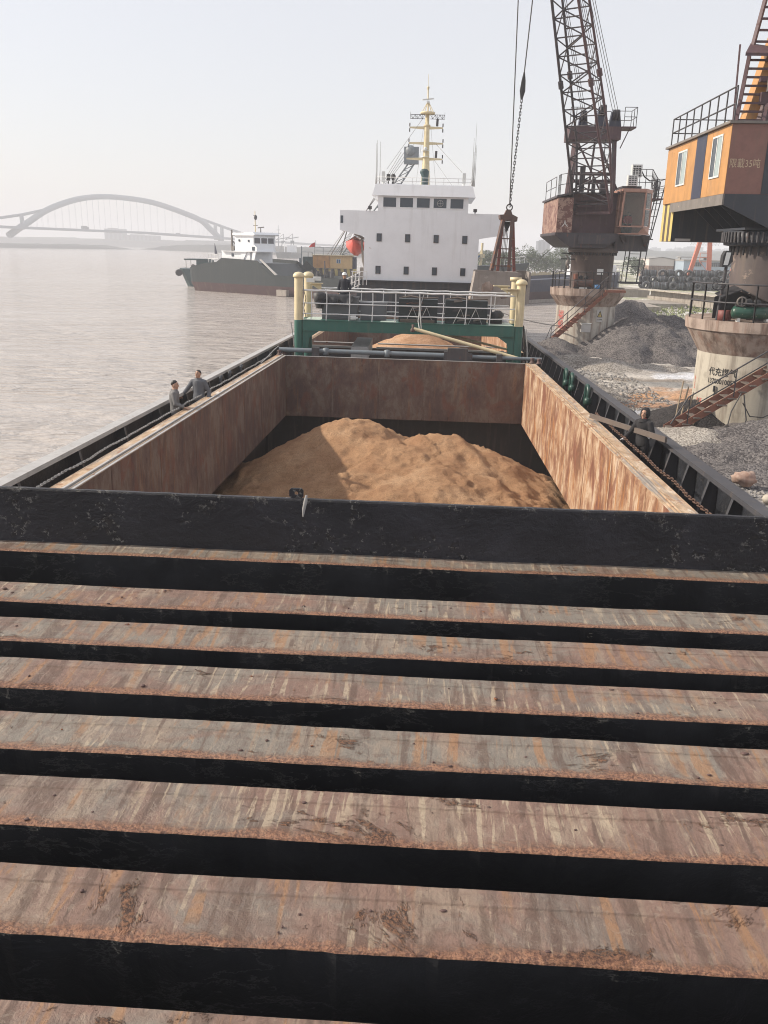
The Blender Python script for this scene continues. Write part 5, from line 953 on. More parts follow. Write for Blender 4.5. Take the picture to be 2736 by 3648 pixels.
# ------------------------------------------------------------------ people
def remesh(o, vs):
    m_ = o.modifiers.new('remesh', 'REMESH'); m_.mode = 'VOXEL'; m_.voxel_size = vs; m_.use_smooth_shade = True
    return o
def oval(c, a, b, n=16): return [(c[0] + a * math.cos(2 * math.pi * k / n), c[1] + b * math.sin(2 * math.pi * k / n), c[2]) for k in range(n)]
def hand(mb, wrist, elbow, curl=.5, side=1):
    wv, d = V(wrist), (V(wrist) - V(elbow)).normalized(); s = d.cross(V((0, 1, 0))); s = s.normalized() if s.length > .2 else V((1, 0, 0)); f = s.cross(d) * side
    mb.path([wv - d * .03, wv + d * .02, wv + d * .055, wv + d * .09], .03, 10, True, [.026, .034, .040, .036], .55)
    for k, (u, L) in enumerate(((-.027, .062), (-.009, .074), (.009, .07), (.026, .055))):
        p = wv + d * .085 + s * u; q = p + d * L * .5 + f * L * .2 * curl; e = q + d * L * .5 * (1 - curl * .6) + f * L * .45 * curl; mb.path([p, q, e], .0095, 6, True, [.0105, .0095, .0075])
    p = wv + d * .03 - s * .034; mb.path([p, p - s * .028 + d * .03 + f * .012, p - s * .03 + d * .058 + f * .03], .011, 6, True, [.0125, .0115, .009])
def person(label, loc, rotz, frame, hgt, top, legs, armR, armL, headturn=0.0, nod=0.0, hair='short', shoes='dark_cloth', seat=None, glove=None, collar=None, group=None):
    """armR / armL: (elbow, wrist) in metres for a 1.72 m figure; x right, y ahead, z up from the soles"""
    t = thing('person', label, 'person', loc, frame, group, rotz); t.scale = (hgt / 1.72,) * 3
    hp = .90 if seat is None else seat; dz = hp - .90
    def leg(sgn):
        h = V((sgn * .095, 0, hp - .02))
        if seat is None: return [h, V((sgn * .11, .02, .50)), V((sgn * .12, -.02, .09))]
        return [h, V((sgn * .14, .42, hp + .02)), V((sgn * .15, .44, .09))]
    tors = [(.15, .10, .84), (.165, .112, .92), (.14, .098, 1.06), (.155, .108, 1.22), (.17, .112, 1.34), (.15, .095, 1.42), (.075, .065, 1.475), (.055, .055, 1.52)]
    SH = lambda sgn: V((sgn * .175, 0, 1.385 + dz))
    def torso(mb, g, z0=0, z1=9): mb.loft([oval((0, .012 * math.sin(z * 9), z + dz), a + g, b + g) for a, b, z in tors if z0 <= z <= z1], True, True, True)
    bo = B(); torso(bo, 0); bo.path([(0, 0, 1.46 + dz), (0, .008, 1.52 + dz), (0, .02, 1.60 + dz)], .055, 12)
    HT = Matrix.Translation((0, .02, 1.605 + dz)) @ Matrix.Rotation(headturn, 4, 'Z') @ Matrix.Rotation(nod, 4, 'X')
    hd_ = B(); hd_.ball((0, 0, 0), 1, 20, 14, (.074, .092, .112), lambda d: 1 - .12 * max(0, -d.z - .2) * max(0, -d.y + .4) + (.04 if d.z < -.55 and d.y > .3 else 0))
    hd_.path([(0, .084, .026), (0, .098, 0), (0, .112, -.022), (0, .095, -.034)], .012, 8, True, [.008, .011, .015, .010]); hd_.ball((0, .086, -.056), .016, 10, 6, (1.5, .6, .55)); hd_.ball((0, .068, -.090), .028, 10, 6)
    for s_ in (-1, 1): hd_.ball((s_ * .074, -.006, -.005), .026, 8, 6, (.4, .75, 1.25)); hd_.ball((s_ * .03, .076, .034), .020, 8, 6, (1.3, .55, .4))
    hd_.v = [tuple((HT @ V(p))) for p in hd_.v]; bo.add(hd_.v, hd_.f, True)
    for sgn, (e, w_) in ((1, armR), (-1, armL)):
        e, w_ = V(e) + V((0, 0, dz)), V(w_) + V((0, 0, dz)); bo.path([SH(sgn) - V((sgn * .05, 0, 0)), SH(sgn), pl(SH(sgn), e, .5), e, pl(e, w_, .45), w_], .05, 10, True, [.05, .055, .048, .04, .037, .027])
        if glove is None: hand(bo, w_, e, .5, sgn)
    for sgn in (1, -1): L = leg(sgn); bo.path([L[0] + V((0, 0, .05)), L[0], pl(L[0], L[1], .5), L[1], pl(L[1], L[2], .35), L[2]], .08, 12, True, [.08, .09, .078, .057, .056, .04])
    part(bo, 'body', 'skin', t); remesh(t.children[0], .013)
    if glove:
        g = B()
        for sgn, (e, w_) in ((1, armR), (-1, armL)): hand(g, V(w_) + V((0, 0, dz)), V(e) + V((0, 0, dz)), .8, sgn)
        part(g, 'gloves', glove, t)
    ja = B(); torso(ja, .026, .84, 1.43)
    for sgn, (e, w_) in ((1, armR), (-1, armL)): e, w_ = V(e) + V((0, 0, dz)), V(w_) + V((0, 0, dz)); ja.path([SH(sgn) - V((sgn * .09, 0, -.01)), SH(sgn), pl(SH(sgn), e, .5), e + V((0, -.008, 0)), pl(e, w_, .5), pl(e, w_, .93)], .07, 12, True, [.085, .082, .07, .062, .055, .048])
    ja.lathe((0, .0, 1.405 + dz), [(.135, 0), (.10, .045), (.085, .095), (.072, .095), (.075, .03)], 16); part(ja, 'jacket', top, t); remesh(t.children[-1], .016)
    tr_ = B(); tr_.loft([oval((0, 0, z + dz), a, b) for a, b, z in ((.17, .118, .97), (.175, .125, .86), (.12, .11, .80))], True, True, True)
    for sgn in (1, -1): L = leg(sgn); tr_.path([L[0] + V((0, 0, .04)), L[0] - V((0, 0, .05)), pl(L[0], L[1], .5), L[1], pl(L[1], L[2], .5), L[2] + V((0, 0, -.01))], .1, 12, True, [.10, .108, .094, .078, .076, .072])
    part(tr_, 'trousers', legs, t); remesh(t.children[-1], .016)
    so_ = B()
    for sgn in (1, -1): f_ = leg(sgn)[2]; so_.path([(f_.x, f_.y - .09, .045), (f_.x, f_.y - .02, .06), (f_.x + sgn * .01, f_.y + .08, .045), (f_.x + sgn * .015, f_.y + .17, .028)], .05, 10, True, [.032, .05, .046, .028], .8)
    part(so_, 'shoes', shoes, t)
    hr = B(); ey = B()
    for s_ in (-1, 1): ey.ball((s_ * .030, .083, .018), .010, 8, 6, (1.3, .6, .7)); ey.path([(s_ * .014, .089, .038), (s_ * .034, .087, .042), (s_ * .05, .074, .036)], .0045, 5)
    ey.v = [tuple(HT @ V(p)) for p in ey.v]; part(ey, 'eyes', 'hair', t)
    if hair == 'short': hr.ball((0, -.012, .022), 1, 20, 12, (.082, .097, .105), lambda d: (1.02 + .03 * fbm(d.x * 5, d.y * 5, d.z * 5)) if (d.z > .18 + .55 * max(0, d.y) or d.y < -.35) and d.z > -.45 else .74)
    if hair == 'hat':
        hr.lathe((0, 0, .035), [(.112, 0), (.108, .012), (.103, .04), (.088, .085), (.055, .115), (0, .125)], 20); hr.loft([oval((0, .03, .032), .11, .135), oval((0, .03, .042), .108, .13)], True, True, True)
    if hair == 'hood':
        hr.ball((0, -.03, .01), 1, 22, 14, (.115, .125, .145), lambda d: .78 if d.y > .62 and abs(d.x) < .62 and d.z < .72 else 1.0 + .04 * fbm(d.x * 3, d.y * 3, d.z * 3)); hr.path([(0, -.03, -.11), (0, -.02, -.20)], .11, 14, True, [.115, .15]); hr.lathe((0, 0, -.16), [(.12, 0), (.10, .05)], 14)
    hr.v = [tuple(HT @ V(p)) for p in hr.v]; part(hr, {'hat': 'hard_hat', 'hood': 'hood', 'short': 'hair'}[hair], {'hat': 'lamp_white', 'hood': top, 'short': 'hair'}[hair], t)
    if collar:
        c_ = B(); c_.lathe((0, .02, 1.44 + dz), [(.085, 0), (.066, .07), (.058, .07), (.07, 0)], 14); part(c_, 'scarf', collar, t)
    return t
person('person in black hooded jacket and white gloves holding a long plank', (5.16, 20.0, DK), R(128), SHIP, 1.70, 'dark_cloth', 'dark_cloth', ((.30, .10, 1.12), (.26, .34, 1.02)), ((-.30, .02, 1.12), (-.36, .20, 1.13)), R(12), 0, 'hood', glove='glove', collar='red_cloth')
person('person in grey jacket seen in profile on the left side deck', (-6.54, 22.2, DK), R(-78), SHIP, 1.67, 'grey_cloth', 'grey_blue_cloth', ((.27, .04, 1.12), (.22, .27, 1.02)), ((-.28, .0, 1.12), (-.30, .18, .92)), R(-6), R(-4), 'short')
person('person in grey hooded sweater facing forward on the left side deck', (-6.47, 24.4, DK), R(172), SHIP, 1.69, 'grey_blue_cloth', 'navy_cloth', ((.36, .04, 1.14), (.48, .12, .97)), ((-.30, -.03, 1.10), (-.34, .08, .86)), R(-16), R(8), 'short')
person('person in navy jacket and white hard hat behind the gantry railing', (-3.75, 39.72, -2.19), R(176), SHIP, 1.76, 'navy_cloth', 'navy_cloth', ((.26, -.02, 1.10), (.25, .06, .84)), ((-.26, -.02, 1.10), (-.25, .06, .84)), R(5), 0, 'hat')
person('person in a red vest seated inside the farther crane cab', (12.68, 58.85, 8.66), R(172), None, 1.66, 'red_cloth', 'dark_cloth', ((.26, .08, 1.12), (.16, .34, 1.02)), ((-.26, .08, 1.12), (-.16, .34, 1.02)), 0, 0, 'short', seat=.52)
m_ = B(); m_.box(12.4, 12.96, 58.72, 59.2, 8.66, 9.12); m_.box(12.42, 12.94, 59.12, 59.24, 9.12, 9.8); single(m_, 'driver_seat', 'tarp', 'black driver seat inside the farther crane cab', 'seat', (12.68, 58.95, 8.66))

# ------------------------------------------------------------------ loose things on the ship
m_ = B(); m_.bar((4.43, 22.7, -3.69), (5.31, 18.62, -3.50), .05, .12); single(m_, 'plank', 'wood', 'long grey plank held by the person in the hooded jacket', 'plank', (4.43, 22.7, -3.69), SHIP)
m_ = B(); m_.box(-4.2, -3.3, 39.35, 40.0, -2.39, -2.19); single(m_, 'pallet', 'wood', 'wooden pallet under the person in the white hard hat', 'pallet', (-3.75, 39.7, -2.40), SHIP)
pw_ = thing('steel_pole', 'thick cream steel pole lying aslant in front of the green gantry beam', 'pole', (3.9, 36.75, -3.7), SHIP)
m_ = B(); m_.tube((-.52, 37.2, -2.60), (3.9, 36.75, -3.66), .075, 12); part(m_, 'tube', 'cream', pw_); m_ = B(); m_.lathe((-.56, 37.2, -2.75), [(0, 0), (.10, .02), (.10, .12), (.05, .2), (.06, .32), (0, .33)], 8); part(m_, 'end_fitting', 'grab_rust', pw_)
m_ = B(); m_.tube((1.05, 39.6, -3.0), (3.85, 40.2, -3.62), .055, 10); single(m_, 'steel_pole', 'cream', 'thinner cream steel pole lying behind the thick one', 'pole', (3.85, 40.2, -3.62), SHIP)
m_ = B(); m_.path([(-.33, 37.7, -1.2), (-.25, 37.68, -1.8), (-.35, 37.65, -2.3), (-.28, 37.3, -2.62)], .028, 6); m_.path([(-.15, 37.7, -1.2), (-.3, 37.68, -1.7), (-.2, 37.3, -2.6)], .022, 6); single(m_, 'lashing_rope', 'chain_pale', 'grey rope tying the cream pole to the gantry railing', 'rope', (-.3, 37.6, -2.4), SHIP)
def cabinet(name, label, x0, x1, y0, y1, z0, z1, mat):
    t = thing(name, label, 'cabinet', ((x0 + x1) / 2, y0, z0), SHIP); m_ = B(); m_.box(x0, x1, y0, y1, z0, z1); part(m_, 'casing', mat, t); m_ = B(); m_.box(x0 + .06, x1 - .06, y0 - .02, y0 - .001, z0 + .08, z1 - .1); part(m_, 'door', mat, t); m_ = B(); m_.box(x0 - .03, x1 + .03, y0 - .04, y1 + .03, z1 + .001, z1 + .03); part(m_, 'lid', mat, t); return t
cabinet('cabinet', 'wide grey cabinet under a black tarpaulin on the gantry deck', -4.62, -3.05, 38.6, 39.3, -2.40, -1.45, 'grey_box'); cabinet('cabinet', 'smaller grey cabinet on the gantry deck beside the draped one', -2.93, -1.80, 38.8, 39.4, -2.40, -1.68, 'grey_box')
tp = B(); rows = []
for j in range(14):
    z = -1.36 - .05 * j; row = []
    for i in range(28): x = -4.85 + 1.62 * i / 27; lim = -1.42 - .32 * abs(math.sin(i * .33 + .6)) - .10 * (i / 27); row.append((x, 38.5 - .07 * math.sin(i * 1.1) * (j / 13) - .05 * fbm(x * 3, z * 3) - .02 * j, max(z, lim)))
    rows.append(row)
rows.insert(0, [(-4.85 + 1.62 * i / 27, 39.35, -1.34 + .05 * fbm(i * .4, 1.0)) for i in range(28)]); tp.loft(rows, False, False, True)
tp.lathe((-4.72, 38.6, -1.95), [(.16, 0), (.26, .35), (.30, .62), (.12, .72), (0, .72)], 14); single(tp, 'tarpaulin', 'tarp', 'black tarpaulin draped over the wide grey cabinet', 'tarpaulin', (-4.0, 38.9, -1.4), SHIP)
def crate(label, x0, x1):
    t = thing('crate', label, 'crate', ((x0 + x1) / 2, 38.1, -2.4), SHIP); rnd = random.Random(int(x0 * 100)); m_ = B(); m_.box(x0, x1, 38.25, 39.4, -2.40, -1.42); part(m_, 'body', 'hull_black', t)
    for k in range(7): m_ = B(); a = rnd.uniform(x0, x1 - .5); z = rnd.uniform(-2.3, -1.45); m_.bar((a, 38.22, z), (a + rnd.uniform(.25, .6), 38.22, z + rnd.uniform(-.08, .1)), .05, rnd.uniform(.03, .12)); part(m_, 'scrap', rnd.choice(['wood', 'skirt', 'tarp', 'grab_rust', 'dark_steel']), t)
    for k in range(4): m_ = B(); xc = lerp(x0, x1, .36 if k < 2 else .72); s_ = -1 if k % 2 else 1; m_.bar((xc, 38.1, -1.75), (xc + s_ * .3, 38.05, -2.42), .05, .02); part(m_, 'strap', 'chain_pale', t)
    m_ = B(); m_.path([(x0, 38.3, -1.38), (x0 + .5, 38.35, -1.30), (x0 + 1.0, 38.3, -1.38), (x1, 38.4, -1.33)], .08, 8, True, [.04, .09, .07, .05], .5); part(m_, 'cover_roll', 'wood', t)
    return t
crate('black scrap crate with straps left of the middle of the gantry railing', -1.22, .46); crate('black scrap crate with straps on the right half of the gantry railing', .80, 2.62)
m_ = B(); m_.box(-1.15, .35, 38.0, 38.2, -2.40, -2.27); single(m_, 'timber', 'wood', 'short grey timber lying in front of the left scrap crate', 'timber', (-.4, 38.1, -2.4), SHIP)
m_ = B(); m_.box(2.75, 3.35, 39.0, 39.8, -2.40, -2.1); m_.ball((3.1, 38.9, -2.05), .3, 10, 7, (1, .8, .8), lambda d: 1 + .3 * fbm(d.x * 2, d.y * 2, d.z * 2)); single(m_, 'sack', 'tarp', 'dark sack heaped at the right end of the gantry deck', 'sack', (3.1, 39.2, -2.4), SHIP)
m_ = B(); m_.tube((-3.3, 38.0, -2.30), (-3.06, 38.0, -2.28), .11, 14); m_.tube((-3.08, 38.0, -2.28), (-2.98, 38.0, -2.29), .05, 10); single(m_, 'lamp_drum', 'lamp_white', 'white drum shaped lamp at the foot of the gantry railing', 'lamp', (-3.18, 38.0, -2.4), SHIP)
for (p, q, sag, lab) in (((4.2, 38, -2.4), (6.9, 57.2, -7.2), .4, 'dark mooring rope from the gantry post down to the crane stairs'), ((3.9, 66, -2.6), (8.8, 58.3, -3.6), .25, 'dark mooring line stretched over the water to the farther crane column')):
    m_ = B(); n_ = 14; m_.path([pl(p, q, k / n_) - V((0, 0, sag * 4 * (k / n_) * (1 - k / n_))) for k in range(n_ + 1)], .035, 6); single(m_, 'mooring_rope', 'rope', lab, 'rope', p, SHIP)
def joined_chain(name, label, mat, x0, x1, y0, y1, size, wob):
    mb = B(); n = int((y1 - y0) / (size * 1.45))
    for k in range(n):
        t = k / n; y = lerp(y0, y1, t); x = lerp(x0, x1, t) + wob * fbm(y * .8, 2.0); z = CT + .03 + .6 * size + .01 * fbm(y * 2, 5.0); a = [2 * math.pi * j / 8 for j in range(9)]; h = k % 2
        mb.path([V((x + (.42 * math.cos(b) * size if h else 0), y + size * (.42 * math.sin(b) + (.45 if math.sin(b) > 0 else -.45)), z + (0 if h else .42 * math.cos(b) * size))) for b in a], .15 * size, 5, False)
    return single(mb, name, mat, label, 'chain', (x0, y0, CT), SHIP)
joined_chain('chain', 'pale chain lying along the left hold coaming', 'chain_pale', -6.40, -6.36, 6.2, 35.8, .052, .05); joined_chain('chain', 'thick rusty chain lying along the right hold coaming', 'chain_rust', 4.68, 4.72, 6.5, 23.5, .075, .05)
m_ = B(); m_.path([(-6.30, 33.0, CT + .02), (-6.28, 34.2, CT + .12), (-6.22, 35.6, CT + .30), (-6.2, 36.5, -3.45)], .02, 6); single(m_, 'wire_rope', 'chain_pale', 'loose wire rope at the far left corner of the near hold', 'wire rope', (-6.3, 33, CT), SHIP)
for (x, y, z) in ((-6.15, 36.4, CT), (-6.0, 36.7, CT), (4.5, 36.5, CT), (4.75, 36.3, CT)): m_ = B(); m_.lathe((x, y, z), [(0, .22), (.10, .20), (.07, .14), (.09, .04), (.13, .02), (.13, 0)], 12); part(m_, 'roller', 'grab_rust', ship)
lb = thing('lifeboat', 'red lifeboat hanging in its davits at the left of the bridge house', 'lifeboat', (-6.15, 73, .6), SHIP)
m_ = B(); rings = []
for t in np.linspace(0, 1, 12):
    y = 72.2 + 6 * t; hw = .86 * min(1, (.02 + 2.2 * t) ** .6) * min(1, (.02 + 2.2 * (1 - t)) ** .6); kz = .62 + .9 * (1 - min(1, t * 5)) ** 2 + .6 * (1 - min(1, (1 - t) * 5)) ** 2; tz = 1.72 + .1 * (2 * t - 1) ** 2
    rings.append([(-6.15 - hw, y, tz), (-6.15 - hw * .93, y, lerp(kz, tz, .6)), (-6.15 - hw * .55, y, lerp(kz, tz, .22)), (-6.15, y, kz), (-6.15 + hw * .55, y, lerp(kz, tz, .22)), (-6.15 + hw * .93, y, lerp(kz, tz, .6)), (-6.15 + hw, y, tz), (-6.15, y, tz + .05)])
m_.loft(rings, True, True, True); part(m_, 'boat_hull', 'boat_red', lb); m_ = B(); m_.loft([[(x, y, z + .03) for x, y, z in (r[0], r[6])] + [(-6.15, r[7][1], r[7][2] + .34)] for r in rings[2:10]], True, True); part(m_, 'boat_cover', 'crane_red', lb)
m_ = B(); m_.path([(-4.9, 72.4, -1.2), (-5.35, 72.4, .2), (-5.5, 72.4, 2.0), (-6.1, 72.4, 2.35)], .09, 8); m_.path([(-5.0, 77.5, -1.2), (-5.4, 77.5, .2), (-5.5, 77.5, 2.0), (-6.1, 77.5, 2.35)], .09, 8); m_.tube((-6.1, 72.4, 2.35), (-6.15, 72.5, 1.75), .03); m_.tube((-6.1, 77.5, 2.35), (-6.15, 77.5, 1.75), .03); m_.box(-5.55, -5.15, 71.8, 78, -1.2, -.3); part(m_, 'davit', 'skirt', ship)

# ------------------------------------------------------------------ other craft on the river
def craft_hull(t, secs, zr, top='hull_black', low='hull_red', yc=4.5):
    """secs: (x, half breadth, sheer height); lower band red up to zr"""
    up, dn = B(), B(); ru, rl_ = [], []
    for x, hw, zt in secs:
        xk = x
        ru.append([(x, yc - hw, zt), (x, yc - hw * .97, zr), (x, yc + hw * .97, zr), (x, yc + hw, zt)])
        rl_.append([(x, yc - hw * .97, zr), (x, yc - hw * .86, -.3), (x, yc + hw * .86, -.3), (x, yc + hw * .97, zr)])
    s0 = secs[0][0]; k = .9 if secs[1][0] > s0 else -.9
    rl_[0] = [(p[0] + (k if p[2] < 0 else 0), p[1], p[2]) for p in rl_[0]]
    up.loft(ru, False, False); up.add(ru[0], [(0, 1, 2, 3)]); up.add(ru[-1], [(0, 1, 2, 3)]); up.loft([[r[0], r[3]] for r in [[(p[0], p[1], p[2] - .5) for p in q] for q in ru]], False, False)
    dn.loft(rl_, False, False); dn.add(rl_[0], [(0, 1, 2, 3)]); dn.add(rl_[-1], [(0, 1, 2, 3)])
    part(up, 'hull', top, t); part(dn, 'lower_hull', low, t)
bg_ = thing('barge', 'dark barge with a red waterline and a white wheelhouse out on the river', 'barge', (-39.6, 146, 0), None, None, R(-34.8))
craft_hull(bg_, [(-.35, 4.2, 3.7), (.3, 4.4, 3.85), (1.6, 4.5, 4.1), (3.5, 4.5, 4.44), (6.6, 4.5, 4.75), (7.8, 4.5, 5.4), (11, 4.5, 5.32), (15.9, 4.5, 5.16), (19.6, 4.5, 3.08), (34, 4.5, 3.0)], 1.45)
m_ = B(); m_.box(7.3, 13.7, .6, 5.6, 4.6, 6.5); dh = part(m_, 'deckhouse', 'white', bg_); m_ = B(); m_.box(10.4, 14.6, .6, 5.4, 6.501, 8.85); wh_ = part(m_, 'wheelhouse', 'white', bg_); m_ = B(); m_.prism([(10.2, .3, 8.851), (14.9, .3, 8.851), (15.2, .3, 9.0), (14.8, .3, 9.35), (10.2, .3, 9.2)], (0, 5.4, 0)); part(m_, 'wheelhouse_roof', 'white', bg_)
m_ = B(); m_.prism([(12.2, .3, 6.55), (15.6, .3, 6.55), (15.6, .3, 7.1), (15.0, .3, 7.5), (13.0, .3, 7.3)], (0, .1, 0)); m_.prism([(11.0, .45, 4.7), (12.0, .45, 4.7), (13.2, .45, 6.4), (12.2, .45, 6.5)], (0, .1, 0)); m_.prism([(14.3, .3, 4.9), (14.9, .3, 4.9), (15.4, .3, 6.5), (14.7, .3, 6.5)], (0, .1, 0)); m_.box(7.6, 15.6, .2, 5.2, 6.4, 6.5); part(m_, 'bridge_wing', 'white', bg_)
for x, z, s_ in ((11.3, 8.1, .32), (13.4, 8.05, .32), (14.6, 6.9, .55), (9.6, 5.9, .45)): m_ = B(); m_.box(x, x + s_, .24 if x > 14 else .52, .29 if x > 14 else .59, z - s_ / 2 - (.0), z + s_ / 2); part(m_, 'window', 'glass', bg_)
for k in range(3): m_ = B(); m_.box(14.55, 14.63, .8 + 1.5 * k, 2.0 + 1.5 * k, 7.7, 8.5); part(m_, 'window', 'glass', bg_)
for (x, z0, z1, r_, mt) in ((12.6, 9.1, 12.6, .1, 'cream'), (7.15, 5.0, 9.75, .22, 'skirt'), (13.8, 9.1, 10.1, .1, 'dark_steel'), (27.2, 3, 5.4, .14, 'dark_steel'), (24.6, 3, 4.0, .2, 'dark_steel'), (28.6, 3, 4.2, .28, 'dark_steel'), (25.6, 3, 3.8, .2, 'dark_steel')): m_ = B(); m_.tube((x, 3, z0), (x, 3, z1), r_, 8, r_ * .6); part(m_, 'mast', mt, bg_)
m_ = B(); m_.tube((7.2, 3, 8.9), (11.5, 3, 8.7), .09, 6); m_.tube((7.4, 3, 8.0), (9.2, 3, 6.0), .08, 6); m_.bar((13.2, 3, 10.05), (14.5, 3, 10.15), .14); m_.tube((12.3, 3, 11.9), (13.0, 3, 11.8), .07); m_.ball((12.7, 3, 11.6), .25, 8, 6, (1, 1, 1.6)); m_.tube((12.2, 3, 10.4), (13.1, 3, 10.4), .05); part(m_, 'rigging', 'dark_steel', bg_)
m_ = B(); m_.prism([(19.7, -.02, 3.1), (16.4, -.02, 5.3), (16.8, -.02, 5.4), (20.2, -.02, 3.2)], (0, .1, 0)); part(m_, 'gangway', 'lip_pale', bg_); m_ = B(); m_.prism([(16.2, 8.9, 3.1), (21.2, 8.9, 3.1), (18.0, 8.9, 5.3)], (0, .1, 0)); part(m_, 'far_bulwark', 'hull_black', bg_)
m_ = B()
for x in (4.0, 4.8, 5.6, 6.4): m_.tube((x, .6, 4.6), (x, .6, 5.9), .05, 5)
for z in (5.2, 5.9): m_.tube((4.0, .6, z), (6.4, .6, z), .05, 5)
part(m_, 'stern_railing', 'rail', bg_); m_ = B(); m_.prism([(5.2, .9, 6.0), (5.9, .9, 5.8), (5.3, .9, 7.6)], (0, .06, 0)); part(m_, 'furled_flag', 'navy', bg_)
m_ = B(); m_.box(20.5, 22.6, -.6, .0, .1, 1.0); part(m_, 'fender', 'conc_wall', bg_)
m_ = B(); m_.path([(9.2, 2, 6.9), (9.9, 2, 7.0), (10.4, 2, 6.9)], .4, 8); m_.box(8.6, 9.2, 1.5, 2.5, 6.6, 7.2); m_.box(10.6, 11.4, 1, 2.2, 6.6, 7.1); part(m_, 'deck_gear', 'skirt', bg_)
tg = thing('workboat', 'small teal workboat moored at the far end of the dark barge', 'boat', (-44, 160, 0)); m_ = B()
m_.loft([[(-45.3, 160, 3.2), (-45.3, 164, 3.2), (-43.9, 164, .0), (-43.9, 160, .0)], [(-44.5, 159.2, 3.1), (-44.5, 165, 3.1), (-43, 165, -.2), (-43, 159.2, -.2)], [(-36, 159, 2.7), (-36, 165.4, 2.7), (-36, 165.4, -.2), (-36, 159, -.2)]], True, True); part(m_, 'hull', 'teal', tg)
m_ = B(); m_.box(-44.4, -40.2, 160, 164, 4.62, 4.85); m_.box(-42.2, -39.8, 160.2, 163.8, 2.9, 4.62); part(m_, 'awning', 'teal', tg); m_ = B()
for x in (-44.1, -43.2): m_.tube((x, 160.2, 2.9), (x, 160.2, 4.62), .05, 5)
m_.ball((-42.9, 160.5, 3.5), .4, 8, 6); part(m_, 'awning_post', 'skirt', tg); m_ = B(); m_.tube((-45.4, 159.6, 2.4), (-45.1, 159.0, 2.4), .6, 10); part(m_, 'tyre_fender', 'tarp', tg)
db = thing('derrick_barge', 'dark derrick barge with orange cabin and hazard striped base', 'barge', (-12, 152, 0))
m_ = B(); m_.box(-23.5, 12, 148, 162, -.4, 2.6); part(m_, 'hull', 'hull_black', db); m_ = B(); m_.box(-23.6, 12.1, 147.8, 148, -.3, .6); part(m_, 'fender_strip', 'conc_wall', db); m_ = B(); m_.box(-23.48, 12, 147.95, 147.99, .6, 1.3); part(m_, 'lower_hull', 'hull_red', db)
m_ = B(); m_.box(-19.55, -16.72, 149.9, 153, 3.95, 5.98); cbn = part(m_, 'cabin', 'orange', db); m_ = B(); m_.box(-16.7, -12.9, 150.2, 153, 3.9, 5.98); part(m_, 'cabin_side', 'orange_cab', cbn); m_ = B(); m_.box(-15.6, -14.85, 150.12, 150.19, 4.75, 5.45); wf = part(m_, 'window', 'frame_white', cbn)
for k in range(2): m_ = B(); m_.box(-15.53 + .34 * k, -15.26 + .34 * k, 150.08, 150.115, 4.82, 5.38); part(m_, 'pane', 'blue', wf)
m_ = B(); m_.box(-12.88, -12.3, 150.4, 152.6, 3.9, 5.8); part(m_, 'door', 'navy', cbn); m_ = B(); m_.box(-19.8, -12.6, 149.7, 153.2, 5.99, 6.08); part(m_, 'cabin_roof', 'cream', cbn)
for k in range(14): m_ = B(); x = -19.6 + .52 * k; m_.prism([(x, 150.3, 3.88), (x + .5, 150.3, 3.88), (x + .7, 150.3, 2.62), (x + .2, 150.3, 2.62)], (0, 2, 0)); part(m_, 'hazard_stripe', 'yellow' if k % 2 else 'stripe_dark', db)
m_ = B(); m_.tube((-14.9, 152, 6.1), (-3.2, 151, 21.6), .14, 6); m_.tube((-12.9, 152, 6.1), (-2.4, 151, 21.4), .14, 6)
for k in range(16): m_.tube(pl((-14.9, 152, 6.1), (-3.2, 151, 21.6), k / 16), pl((-12.9, 152, 6.1), (-2.4, 151, 21.4), (k + 1) / 16), .06, 5); m_.tube(pl((-14.9, 152, 6.1), (-3.2, 151, 21.6), k / 16), pl((-12.9, 152, 6.1), (-2.4, 151, 21.4), k / 16), .06, 5)
m_.box(-4.6, -2.2, 150.5, 151.5, 20.6, 23.2); m_.ball((-3.6, 150.8, 22.6), .9, 10, 8); part(m_, 'derrick_boom', 'grey_pipe', db)
m_ = B(); m_.tube((-16.6, 151, 6.1), (-14.0, 151, 10.4), .1, 6); m_.tube((-15.0, 151, 6.1), (-13.8, 151, 10.4), .1, 6); m_.tube((-17.2, 151, 6.1), (-14.0, 151, 10.6), .04, 5)
for k in range(4): m_.tube((-16.2 + .35 * k, 151, 6.1), (-3.6 - .5 * k, 151, 22.4), .035, 5)
part(m_, 'a_frame', 'skirt', db)
m_ = B()
for x in (-19.3, -17.8, -16.3, -14.8, -13.3): m_.tube((x, 150, 6.08), (x, 150, 7.3), .04, 5)
for z in (6.7, 7.3): m_.tube((-19.3, 150, z), (-13.3, 150, z), .04, 5)
part(m_, 'roof_railing', 'grey_pipe', db)
m_ = B(); m_.tube((-19.2, 149.8, 6.0), (-19.1, 149.8, 8.4), .04, 5); fp = part(m_, 'flagpole', 'lip_pale', db); m_ = B(); m_.loft([[(-19.15, 149.8, 8.1), (-19.15, 149.8, 7.35)], [(-19.7, 149.7, 7.85), (-19.7, 149.7, 7.3)], [(-20.2, 149.85, 7.35), (-20.2, 149.85, 7.25)]], False, False); part(m_, 'flag', 'flag', fp)
m_ = B(); m_.box(-21.4, -19.65, 150.5, 153, 2.6, 5.75); part(m_, 'blue_house', 'teal', db); m_ = B()
for x in (-21.5, -20.4, -19.7): m_.tube((x, 150.3, 5.75), (x, 150.3, 6.5), .05, 5)
m_.tube((-21.5, 150.3, 6.5), (-19.7, 150.3, 6.5), .05, 5); m_.tube((-21.6, 150.2, 2.6), (-21.5, 150.2, 7.4), .09, 6); m_.box(-21.9, -21.5, 150, 150.3, 2.6, 5.5); part(m_, 'house_railing', 'grey_pipe', db)
m_ = B(); rnd = random.Random(12)
